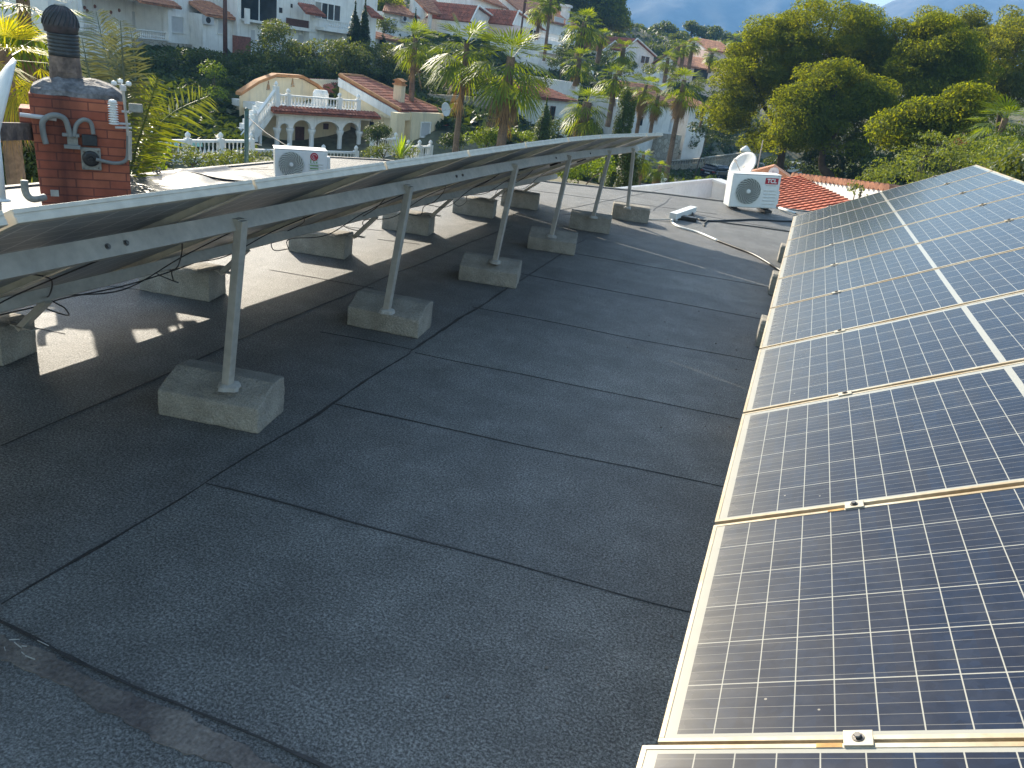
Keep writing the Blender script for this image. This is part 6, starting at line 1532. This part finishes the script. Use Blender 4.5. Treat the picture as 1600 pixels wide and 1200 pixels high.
# ---- date palm behind the chimney, fronds traced one by one
def frond(pts, Lf, n, m, parent, sp=0.9, seed=0, droop=0.25):
    rg = random.Random(seed); P = catmull(pts, 10); V = []; Fc = []
    tot = len(P)-1
    mb = MB(); mb.tube(P, [0.018*(1-i/tot*0.8) for i in range(tot+1)], 5); V = [Vector(v) for v in mb.v]; 
    Q = [f for f in mb.f if len(f) == 4]
    ref = Vector((0.35, 0.45, 0.8))
    for i in range(n):
        q = 0.10+0.90*i/n; x = q*tot; k = min(int(x), tot-1); p = P[k].lerp(P[k+1], x-k); d = (P[min(k+1, tot)]-P[max(k-1, 0)]).normalized()
        s_ = d.cross(-fwd); s_.normalize(); up2 = s_.cross(d)
        L = Lf*math.sin(math.pi*min(1, 0.15+q*0.80))**0.7*rg.uniform(0.85, 1.1)
        for sg in (-1, 1):
            di = (d*0.75*sp + s_*sg*1.0 + up2*rg.uniform(-0.35, 0.5) + fwd*rg.uniform(-0.4, 0.4)).normalized()
            e = p + di*L + Vector((0, 0, -droop*L)); w_ = up2.cross(di).normalized()*L*0.035 + up2*L*0.02
            m_ = p.lerp(e, 0.4)+Vector((0, 0, droop*L*0.2)); j = len(V); V += [p, m_-w_, e, m_+w_]; Q.append((j, j+1, j+2, j+3))
    inv = world(parent).inverted(); V = [inv @ v for v in V]
    return raw('frond', np.array([tuple(v) for v in V]), np.array(Q), m, parent)
b = at(178, 300, 9.6); dp = thing('date_palm', 'feather-leaved date palm standing right behind the brick chimney', 'palm tree', (b.x, b.y, GZ+0.8))
mb = MB(); mb.tube([(b.x, b.y, GZ+0.5), (b.x, b.y, b.z-0.15)], [0.26, 0.22], 12); mb.build('trunk', 'palm_trunk', dp)
FR = [([(185, 290), (180, 180), (165, 90), (150, 18)], 0.42, 'date_leaf'), ([(190, 290), (196, 190), (192, 100), (188, 32)], 0.38, 'date_leaf'), ([(195, 290), (205, 200), (212, 120), (204, 45)], 0.30, 'date_leaf'),
      ([(195, 295), (215, 225), (232, 170), (246, 122)], 0.32, 'date_leaf_bright'), ([(200, 300), (222, 235), (265, 180), (326, 150)], 0.42, 'date_leaf_bright'), ([(180, 290), (160, 200), (140, 120), (128, 60)], 0.40, 'date_leaf'),
      ([(195, 300), (215, 260), (225, 220), (230, 180)], 0.28, 'date_leaf'), ([(175, 290), (150, 230), (125, 200), (95, 190)], 0.4, 'date_leaf'), ([(185, 290), (172, 200), (178, 120), (172, 60)], 0.4, 'date_leaf')]
for i, (pp, Lf, m) in enumerate(FR):
    frond([at(u, v, 9.6-0.25*k*(1 if i % 2 else -1)*0.6) for k, (u, v) in enumerate(pp)], Lf, 46, m, dp, seed=i)
# agave-like leaves at the left
def spiky(label, u, v, D, n, L, m='date_leaf_bright', name='agave'):
    c = at(u, v, D); V = []; Fc = []; rg = random.Random(int(u))
    for i in range(n):
        az = i*2.4; el = rg.uniform(0.7, 1.45); d = Vector((math.cos(az)*math.cos(el), math.sin(az)*math.cos(el), math.sin(el))); l = L*rg.uniform(0.7, 1.1); s_ = d.cross(Vector((0, 0, 1))).normalized()*l*0.05
        j = len(V); V += [c-s_*0.6, c+d*l*0.4-s_, c+d*l+Vector((0, 0, -0.05)), c+d*l*0.4+s_]; Fc.append((j, j+1, j+2, j+3))
    return tag(raw(name, np.array([tuple(p) for p in V]), np.array(Fc), m), label, 'plant')
spiky('spiky pale agave left of the brick chimney foot', 48, 338, 9.0, 16, 0.42); spiky('smaller spiky agave at the left edge of the photo', 16, 340, 9.0, 12, 0.40)
spiky('bright yellow-green banana-like plant by the villa drive', 626, 247, 40, 18, 1.2, 'banana_leaf', 'banana_plant')

# ============================================================ chimney with its fittings
mat('flue_dark', (0.022, 0.030, 0.036), 0.38, 0.3, 12, fine=0.3, fscale=40)
mat('flue_purple', (0.05, 0.038, 0.042), 0.6, 0.35, 9, col2=(0.025, 0.03, 0.03), fine=0.3, fscale=30)
mat('clay_flue', (0.17, 0.125, 0.10), 0.9, 0.35, 9, col2=(0.07, 0.055, 0.05), bump=0.4, bscale=40, fine=0.3, fscale=35)
mat('grey_conduit', (0.20, 0.21, 0.20), 0.55, 0.15, 10)
mat('grey_plastic', (0.27, 0.27, 0.24), 0.6, 0.2, 14, fine=0.15, fscale=50)
mat('mortar_cap', (0.17, 0.165, 0.165), 0.8, 0.4, 7, col2=(0.035, 0.035, 0.04), bump=0.6, bscale=30, fine=0.35, fscale=40)
def brick_material():
    m = bpy.data.materials.new('red_brick'); m.use_nodes = True; nt = m.node_tree; g = NG(nt); b = nt.nodes['Principled BSDF']
    tc = nt.nodes.new('ShaderNodeTexCoord'); sp = nt.nodes.new('ShaderNodeSeparateXYZ'); nt.links.new(tc.outputs['Object'], sp.inputs[0])
    cb = nt.nodes.new('ShaderNodeCombineXYZ'); nt.links.new(g.m('ADD', sp.outputs[0], g.m('MULTIPLY', sp.outputs[1], 1.0)), cb.inputs[0]); nt.links.new(sp.outputs[2], cb.inputs[1])
    br = nt.nodes.new('ShaderNodeTexBrick'); nt.links.new(cb.outputs[0], br.inputs['Vector']); br.inputs['Scale'].default_value = 1.0; br.inputs['Brick Width'].default_value = 0.235; br.inputs['Row Height'].default_value = 0.064; br.inputs['Mortar Size'].default_value = 0.005; br.inputs['Mortar Smooth'].default_value = 0.2
    br.inputs['Color1'].default_value = (0.40, 0.13, 0.07, 1); br.inputs['Color2'].default_value = (0.30, 0.08, 0.046, 1); br.inputs['Mortar'].default_value = (0.17, 0.055, 0.04, 1); br.inputs['Bias'].default_value = 0.0
    n1 = g.noise(tc.outputs['Object'], 5, 5, 0.6); c = g.mix(1.0, br.outputs[0], ramp(nt, n1, [(0.3, (0.72,)*3), (0.7, (1.25,)*3)]), 'MULTIPLY')
    # soot stain running down near the left side
    mp = nt.nodes.new('ShaderNodeMapping'); nt.links.new(tc.outputs['Object'], mp.inputs[0]); mp.inputs['Scale'].default_value = (9, 9, 1.3)
    st = g.noise(mp.outputs[0], 1.6, 5, 0.6); d = g.m('ABSOLUTE', g.m('ADD', sp.outputs[0], 0.13)); k = g.m('MULTIPLY', g.m('SUBTRACT', 0.17, d, clamp=True), 5.5)
    k = g.m('MULTIPLY', k, g.m('MULTIPLY', st, 1.5), clamp=True); c = g.mix(k, c, (0.045, 0.015, 0.014))
    nt.links.new(c, b.inputs['Base Color']); b.inputs['Roughness'].default_value = 0.85
    bp = nt.nodes.new('ShaderNodeBump'); bp.inputs['Strength'].default_value = 0.6; bp.inputs['Distance'].default_value = 0.006; nt.links.new(g.m('SUBTRACT', 1.0, br.outputs['Fac']), bp.inputs['Height']); nt.links.new(bp.outputs[0], b.inputs['Normal'])
    MATS['red_brick'] = m
brick_material()
DC = 7.0
bl, brr = at(55, 250, DC), at(203, 250, DC*1.0); cf = Facade(bl, brr)        # front face of the chimney
cx_, cz_top = cf.L/2, cf.hit(125, 153)[1]
ang = math.atan2(cf.e.y, cf.e.x)
cen = cf.W(cf.L/2, 0, -0.29)
ch = thing('brick_chimney', 'red brick chimney with a rusty flue and round dark cowl, streaked with soot', 'chimney', (cen.x, cen.y, 0.0), ang)
W2 = cf.L/2
m_ = MB(); 
m_.add([(-W2*0.93, -0.29, 0.001), (W2*1.0, -0.29, 0.001), (W2*1.0, 0.29, 0.001), (-W2*0.93, 0.29, 0.001), (-W2*1.02, -0.29, cz_top), (W2*0.97, -0.29, cz_top), (W2*0.97, 0.29, cz_top), (-W2*1.02, 0.29, cz_top)],
       [(0,3,2,1), (4,5,6,7), (0,1,5,4), (1,2,6,5), (2,3,7,6), (3,0,4,7)])
m_.build('brick_shaft', 'red_brick', ch, local=True, bevel=0.006)
m_ = MB(); m_.box(-W2*1.02-0.075, -W2*1.02+0.02, -0.20, 0.1, cz_top-0.35, cz_top-0.12); m_.build('brick_step', 'red_brick', ch, local=True, bevel=0.006)
m_ = MB()
ring = []
for (k, z) in ((1.0, 0), (0.97, 0.035), (0.72, 0.085), (0.42, 0.115), (0.28, 0.12)):
    pts = []
    for i in range(28):
        a = 2*math.pi*i/28; sx = max(-1, min(1, 1.35*math.cos(a))); sy = max(-1, min(1, 1.35*math.sin(a)))
        pts.append((sx*W2*1.0*k*0.99, sy*0.285*k, cz_top+z+0.006*math.sin(i*2.3)))
    ring.append(pts)
V_ = [p for r in ring for p in r]; Fc = []
for i in range(len(ring)-1):
    for k in range(28): Fc.append((i*28+k, i*28+(k+1) % 28, (i+1)*28+(k+1) % 28, (i+1)*28+k))
Fc.append(tuple(range(28))[::-1]); Fc.append(tuple((len(ring)-1)*28+k for k in range(28)))
m_.add(V_, Fc); m_.build('mortar_cap', 'mortar_cap', ch, local=True)
def cl(u, v, b=0.0):
    a, z = cf.hit(u, v, b); return (a-cf.L/2, z)
fx = cl(104, 130, -0.29)[0]; kz = lambda v: cf.hit(104, v, -0.29)[1]; px_m = cf.hit(130, 100, -0.29)[0]-cf.hit(129, 100, -0.29)[0]
r_ = 24*px_m
flue = MB(); z0, z1, z2, z3 = cz_top+0.06, kz(112), kz(86), kz(52)
flue.lathe([(26*px_m, z0), (25*px_m, z1-0.004), (25.6*px_m, z1), (25*px_m, z1+0.006), (23.5*px_m, z2)], (fx, 0.0, 0), 22); flue.build('clay_flue', 'clay_flue', ch, local=True, smooth=False)
m_ = MB(); prof = [(24.5*px_m, z2-0.01)]
nb_r = 6
for i in range(nb_r): 
    z = z2+(z3-z2)*i/nb_r; dz = (z3-z2)/nb_r; prof += [(24*px_m, z+0.1*dz), (25.3*px_m, z+0.45*dz), (24*px_m, z+0.8*dz)]
m_.lathe(prof+[(23*px_m, z3)], (fx, 0, 0), 26); m_.build('ribbed_collar', 'flue_dark', ch, local=True, smooth=True)
m_ = MB(); zt_ = kz(9); R0 = 28*px_m; m_.lathe([(24*px_m, z3-0.004), (26*px_m, z3), (26.3*px_m, z3+0.025), (27*px_m, z3+0.03)] + [(R0*math.cos(a), z3+0.05+(zt_-z3-0.05)*math.sin(a)) for a in np.linspace(0.0, 1.45, 9)], (fx-2*px_m, 0, 0), 30); m_.build('cowl', 'flue_purple', ch, local=True, smooth=True)
m_ = MB()
for i in range(22):
    a = 2*math.pi*i/22; m_.tube([(fx-2*px_m+(R0+0.002)*math.cos(a+q*0.5)*math.cos(q), (R0+0.002)*math.sin(a+q*0.5)*math.cos(q), z3+0.05+(zt_-z3-0.05)*math.sin(q)) for q in np.linspace(0, 1.35, 8)], 0.0035, 4)
m_.build('cowl_rib', 'flue_dark', ch, local=True)
m_ = MB(); m_.lathe([(0.035, zt_-0.008), (0.035, zt_+0.006)], (fx-1*px_m, 0, 0), 14); m_.build('cowl_cap', 'mortar_patch', ch, local=True)
m_ = MB(); p, q = at(-12, 205, DC-0.4), at(47, 205, DC+0.15); m_.obox((p+q)/2, (q-p)/2, (0, 0, 0.06), Vector((0.03, 0.05, 0))); m_.build('support_arm', 'clay_flue', ch)
# conduits, plates and clamps on the front face
def cf3(u, v, b): a, z = cf.hit(u, v, b); p = cf.W(a, z, b); return p
m_ = MB(); m_.tube(catmull([cf3(72, 225, .05), cf3(67, 205, .05), cf3(68, 188, .06), cf3(84, 180, .07), cf3(101, 186, .06), cf3(108, 205, .05), cf3(110, 214, .05)], 6), 0.021, 10); m_.build('bent_conduit', 'grey_conduit', ch, smooth=True)
m_ = MB(); m_.tube(catmull([cf3(116, 214, .05), cf3(119, 196, .05), cf3(130, 187, .06), cf3(142, 192, .05), cf3(146, 210, .05)], 6), 0.016, 10); m_.build('bent_conduit', 'grey_conduit', ch, smooth=True)
m_ = MB(); m_.tube(catmull([cf3(150, 249, .06), cf3(180, 255, .06), cf3(197, 250, .06), cf3(200, 230, .06), cf3(200, 205, .06)], 6), 0.014, 10); m_.build('bent_conduit', 'grey_conduit', ch, smooth=True)
m_ = MB(); p, q = cf3(31, 179, .02), cf3(88, 186, .03); m_.tube([p, q], 0.016, 8); m_.build('bracket_arm', 'shutter', ch)
def plate(u0, v0, u1, v1, b0, b1, name, m, bev=0.006):
    a0, a1, z0, z1 = cf.rect(u0, v0, u1, v1, b=b1); m_ = MB(); cf.box(m_, a0, a1, z0, z1, b0, b1); return m_.build(name, m, ch, bevel=bev)
pl_ = plate(127, 231, 158, 266, 0.003, 0.03, 'junction_plate', 'grey_plastic', 0.008)
p = cf3(142, 248, 0.03); m_ = MB(); m_.lathe([(0.060, 0), (0.056, 0.022), (0.040, 0.028)], p, 20, axis=cf.n); m_.lathe([(0.022, 0.028), (0.018, 0.045)], p, 10, axis=cf.n); m_.build('socket_ring', 'black_plastic', pl_)
plate(128, 211, 152, 228, 0.003, 0.045, 'terminal_box', 'flue_dark'); plate(97, 209, 124, 214, 0.02, 0.06, 'clamp_bar', 'grey_conduit', 0.003); plate(100, 227, 126, 233, 0.02, 0.06, 'clamp_bar', 'grey_conduit', 0.003); plate(105, 214, 122, 228, 0.003, 0.035, 'clamp_block', 'grey_plastic', 0.004); plate(79, 297, 92, 307, 0.002, 0.008, 'mortar_repair', 'mortar_patch', 0.002)
m_ = MB(); 
for (u, v) in ((131, 236), (153, 236), (131, 262), (154, 262)): m_.lathe([(0.007, 0.03), (0.006, 0.036)], cf3(u, v, 0.0), 8, axis=cf.n)
m_.build('screws', 'bolt_steel', pl_)
m_ = MB(); 
for (u, v) in ((44, 195), (44, 207), (43, 214)): m_.lathe([(0.016, 0), (0.016, 0.03)], cf3(u, v, -0.12), 8, axis=cf.n)
m_.build('corner_bolts', 'bolt_steel', ch)

# ============================================================ weather station
cb_ = 0.10
st0 = cf3(199, 212, cb_)
ws = thing('weather_station', 'small white weather station with cup anemometer on a mast beside the brick chimney', 'weather station', st0)
m_ = MB(); m_.tube([cf3(200, 212, cb_), cf3(195, 165, cb_), cf3(192, 137, cb_)], 0.010, 8); m_.tube([cf3(203, 250, cb_), cf3(203, 205, cb_)], 0.014, 8); m_.build('mast', 'galvanised', ws)
p = cf3(192, 135, cb_); m_ = MB(); m_.lathe([(0.022, -0.03), (0.024, 0.0), (0.012, 0.012)], p, 12); hb = m_.build('hub', 'shutter', ws)
for (u, v, db) in ((178, 130, 0.03), (188, 127, -0.10), (201, 131, 0.05)):
    q = cf3(u, v, cb_+db); m_ = MB(); m_.tube([p+Vector((0, 0, 0.005)), q], 0.0035, 6); m_.lathe([(0.004, -0.018), (0.018, -0.012), (0.021, 0.0), (0.018, 0.012), (0.004, 0.018)], q, 12); m_.build('cup', 'logo_white', hb, smooth=True)
q = cf3(177, 178, cb_+0.04); m_ = MB(); 
for i in range(9): m_.lathe([(0.028, 0), (0.037, 0.004), (0.028, 0.010)], q+Vector((0, 0, -0.075+0.0175*i)), 16)
m_.lathe([(0.02, -0.075), (0.02, 0.08)], q, 10); m_.lathe([(0.034, 0.08), (0.024, 0.098), (0.008, 0.103)], q, 16); m_.build('radiation_shield', 'logo_white', ws, smooth=True)
q = cf3(212, 169, cb_); m_ = MB(); m_.obox(q, cf.e*0.048, cf.n*0.03+Vector((0, 0, 0.004)), (0, 0, 0.032)); m_.build('rain_gauge', 'grey_plastic', ws, bevel=0.006)
for (u0, v0, u1, v1) in ((190, 174, 206, 175), (180, 199, 206, 200), (184, 193, 204, 194)):
    m_ = MB(); m_.tube([cf3(u0, v0, cb_), cf3(u1, v1, cb_)], 0.009, 6); m_.build('cross_clamp', 'shutter', ws)

# ============================================================ things at the left edge
q0, q1, q2, q3 = at(17, 97, 5.2), at(12, 150, 5.2), at(2, 190, 5.25), at(-8, 215, 5.3)
m_ = MB(); P = catmull([at(17, 97, 5.0), at(14, 130, 5.05), at(8, 160, 5.1), at(-2, 190, 5.1), at(-14, 212, 5.1)], 6)
sd_ = Vector((0.6, 0.8, 0))
V = []; Fc = []
t = thing('satellite_dish', 'white satellite dish seen edge-on at the left edge of the photo', 'satellite dish', (P[-1].x, P[-1].y, 0))
ax = Vector((0.60, 0.72, -0.28)).normalized(); c0 = at(-12, 158, 5.0)
n_ = 24; V = [c0 - ax*0.0]; ri = 5; q_ = Vector((0, 0, 1)).rotation_difference(ax)
for i in range(1, ri+1):
    for k in range(n_):
        a = 2*math.pi*k/n_; rr_ = 0.235*i/ri; V.append(c0 + (q_ @ Vector((rr_*math.cos(a), rr_*math.sin(a), 0.06*(i/ri)**2))))
for k in range(n_): Fc.append((0, 1+k, 1+(k+1) % n_))
for i in range(ri-1):
    for k in range(n_): Fc.append((1+i*n_+k, 1+(i+1)*n_+k, 1+(i+1)*n_+(k+1) % n_, 1+i*n_+(k+1) % n_))
m_ = MB(); m_.add(V, Fc); o = m_.build('reflector', 'ac_casing', t, smooth=True); o.modifiers.new('solid', 'SOLIDIFY').thickness = 0.02
m_ = MB(); m_.tube([c0, (P[-1].x-0.05, P[-1].y, 0.3), (P[-1].x-0.05, P[-1].y, 0.0)], 0.025, 8); m_.build('mast', 'galvanised', t)
m_ = MB(); m_.tube([at(-6, 200, 4.6), at(0, 260, 4.6), at(5, 312, 4.6)], 0.013, 8); m_.lathe([(0.035, 0), (0.03, 0.01)], at(5, 314, 4.6), 10); tag(m_.build('white_pole', 'ac_casing', smooth=True), 'white painted pole standing at the left edge of the photo, below the dish', 'pole')
m_ = MB(); m_.tube(catmull([at(70, 308, 5.9), at(52, 311, 5.85), at(43, 306, 5.85), at(39, 296, 5.85), at(38, 282, 5.85)], 5), 0.022, 10); tag(m_.build('vent_pipe', 'grey_plastic', smooth=True), 'bent grey pipe left of the brick chimney foot', 'pipe')
p = G(52, 300, 0.12)
# wrinkled loose membrane by the chimney
V = []; Fc = []; A, B_, C_, D_ = Vector((-6.9, 6.3, 0)), Vector((-6.95, 8.3, 0)), Vector((-5.6, 8.6, 0)), Vector((-5.0, 6.0, 0)); n_ = 40
for i in range(n_+1):
    for j in range(n_+1):
        s_, t_ = i/n_, j/n_; p = A.lerp(B_, s_).lerp(D_.lerp(C_, s_), t_)
        z = 0.012 + 0.07*max(0, mnoise.noise(Vector((p.x*1.6+p.y*0.8, p.y*3.1, 2)))) + 0.05*math.exp(-((t_-0.08)/0.05)**2); z *= min(1, 6*min(t_, 1-t_)+0.35)
        V.append((p.x, p.y, z+0.002))
for i in range(n_):
    for j in range(n_): a = i*(n_+1)+j; Fc.append((a, a+n_+1, a+n_+2, a+1))
mat('smooth_membrane', (0.075, 0.08, 0.088), 0.34, 0.25, 3, bump=0.2, bscale=20, space='World')
o = raw('loose_membrane', np.array(V), np.array(Fc), 'smooth_membrane'); o.data.shade_smooth(); o.modifiers.new('solid', 'SOLIDIFY').thickness = 0.004; tag(o, 'wrinkled loose sheet of shiny grey roofing membrane right of the chimney', 'membrane')
cable([G(250, 268, 0.02), G(262, 272, 0.03), G(300, 270, 0.05), G(345, 280, 0.03), G(400, 285, 0.02)], 0.012, 'black_plastic', 'cable', 'black hose lying along the edge of the wrinkled membrane', 'hose')
p = G(245, 268, 0.04); cable([G(243, 272, 0.01), G(246, 262, 0.12), G(250, 266, 0.05), G(240, 270, 0.03)], 0.012, 'mortar_patch', 'rag', 'small twisted pale rag at the roof edge by the membrane', 'rag')

# ============================================================ trunking, box and cables at the far end
a, b = G(1051, 341, 0.04), G(1082, 330, 0.04); d_ = (b-a); L = d_.length; d_.normalize(); n_ = Vector((-d_.y, d_.x, 0))
t = thing('cable_trunking', 'short white cable trunking raised on the felt near the far air conditioner', 'cable trunking', (a.x, a.y, 0), math.atan2(d_.y, d_.x))
m_ = MB(); m_.box(-0.02, L+0.02, -0.05, 0.05, 0.03, 0.10); m_.build('duct', 'ac_casing', t, local=True, bevel=0.004)
m_ = MB(); m_.box(-0.02, L+0.022, -0.053, 0.053, 0.101, 0.112); m_.build('lid', 'ac_casing', t, local=True, bevel=0.002)
m_ = MB(); m_.box(0.05, 0.12, -0.045, 0.045, 0.0, 0.029); m_.box(L-0.12, L-0.05, -0.045, 0.045, 0.0, 0.029); m_.build('foot', 'shutter', t, local=True)
c = G(1072, 344); m_ = MB(); m_.obox((c.x, c.y, 0.03), (0.14, 0.02, 0), (-0.01, 0.07, 0), (0, 0, 0.028)); tag(m_.build('black_box', 'black_plastic', bevel=0.008), 'small black connection box on the felt beside the white trunking', 'box')
cable([G(1050, 343, 0.06), G(1051, 348, 0.02), G(1062, 355, 0.012), G(1090, 363, 0.012), G(1121, 376, 0.012)], 0.017, 'ac_casing', 'conduit', 'white flexible conduit leaving the trunking and running over the felt towards the glass row', 'conduit')
cable([G(1121, 376, 0.012), G(1150, 387, 0.012), G(1180, 399, 0.012), G(1217, 421, 0.012), G(1232, 429, 0.02)], 0.016, 'black_plastic', 'cable', 'thick black cable continuing the white conduit to the glass row', 'cable')
cable([G(1082, 333, 0.05), G(1088, 341, 0.012), G(1105, 345, 0.012), G(1150, 344, 0.012), G(1180, 343, 0.012), G(1215, 345, 0.012), G(1250, 346, 0.012)], 0.014, 'black_plastic', 'cable', 'black cable running in front of the far air conditioner to the glass row', 'cable')
cable([G(1110, 344, 0.012), G(1140, 349, 0.01), G(1180, 354, 0.01), G(1235, 362, 0.01)], 0.008, 'grille_dark', 'cable', 'thin grey cable lying below the thicker black one before the far air conditioner', 'cable')
cable([G(1105, 345, 0.012), G(1100, 350, 0.012), G(1101, 353, 0.012)], 0.010, 'grille_dark', 'cable', 'short loose end branching off the black cable near the trunking', 'cable')
cable([G(1000, 341, 0.01), G(1020, 343, 0.01), G(1048, 343, 0.02)], 0.008, 'mortar_patch', 'cable', 'thin pale cable between the last concrete block and the trunking', 'cable')
cable([G(1218, 325, 0.03), G(1230, 329, 0.05), G(1243, 333, 0.03)], 0.022, 'ac_casing', 'pipe', 'short white insulated pipe at the right foot of the lettered air conditioner', 'pipe')
cable([G(1243, 333, 0.03), G(1252, 339, 0.02), G(1238, 345, 0.012)], 0.012, 'grille_dark', 'cable', 'grey cable curling from the white pipe end to the glass row', 'cable')
# roof edge lip at the far and left sides
for a, b in zip(OUT[1:], OUT[2:]+OUT[:1]):
    if a[1] < 0 and b[1] < 0: continue
    A, B_ = Vector((*a, 0)), Vector((*b, 0)); d_ = (B_-A).normalized(); n_ = Vector((-d_.y, d_.x, 0))
    m_ = MB(); m_.obox((A+B_)/2+n_*0.03+Vector((0, 0, 0.008)), (B_-A)/2, n_*0.035, (0, 0, 0.010)); m_.build('edge_lip', 'mineral_felt', bld)
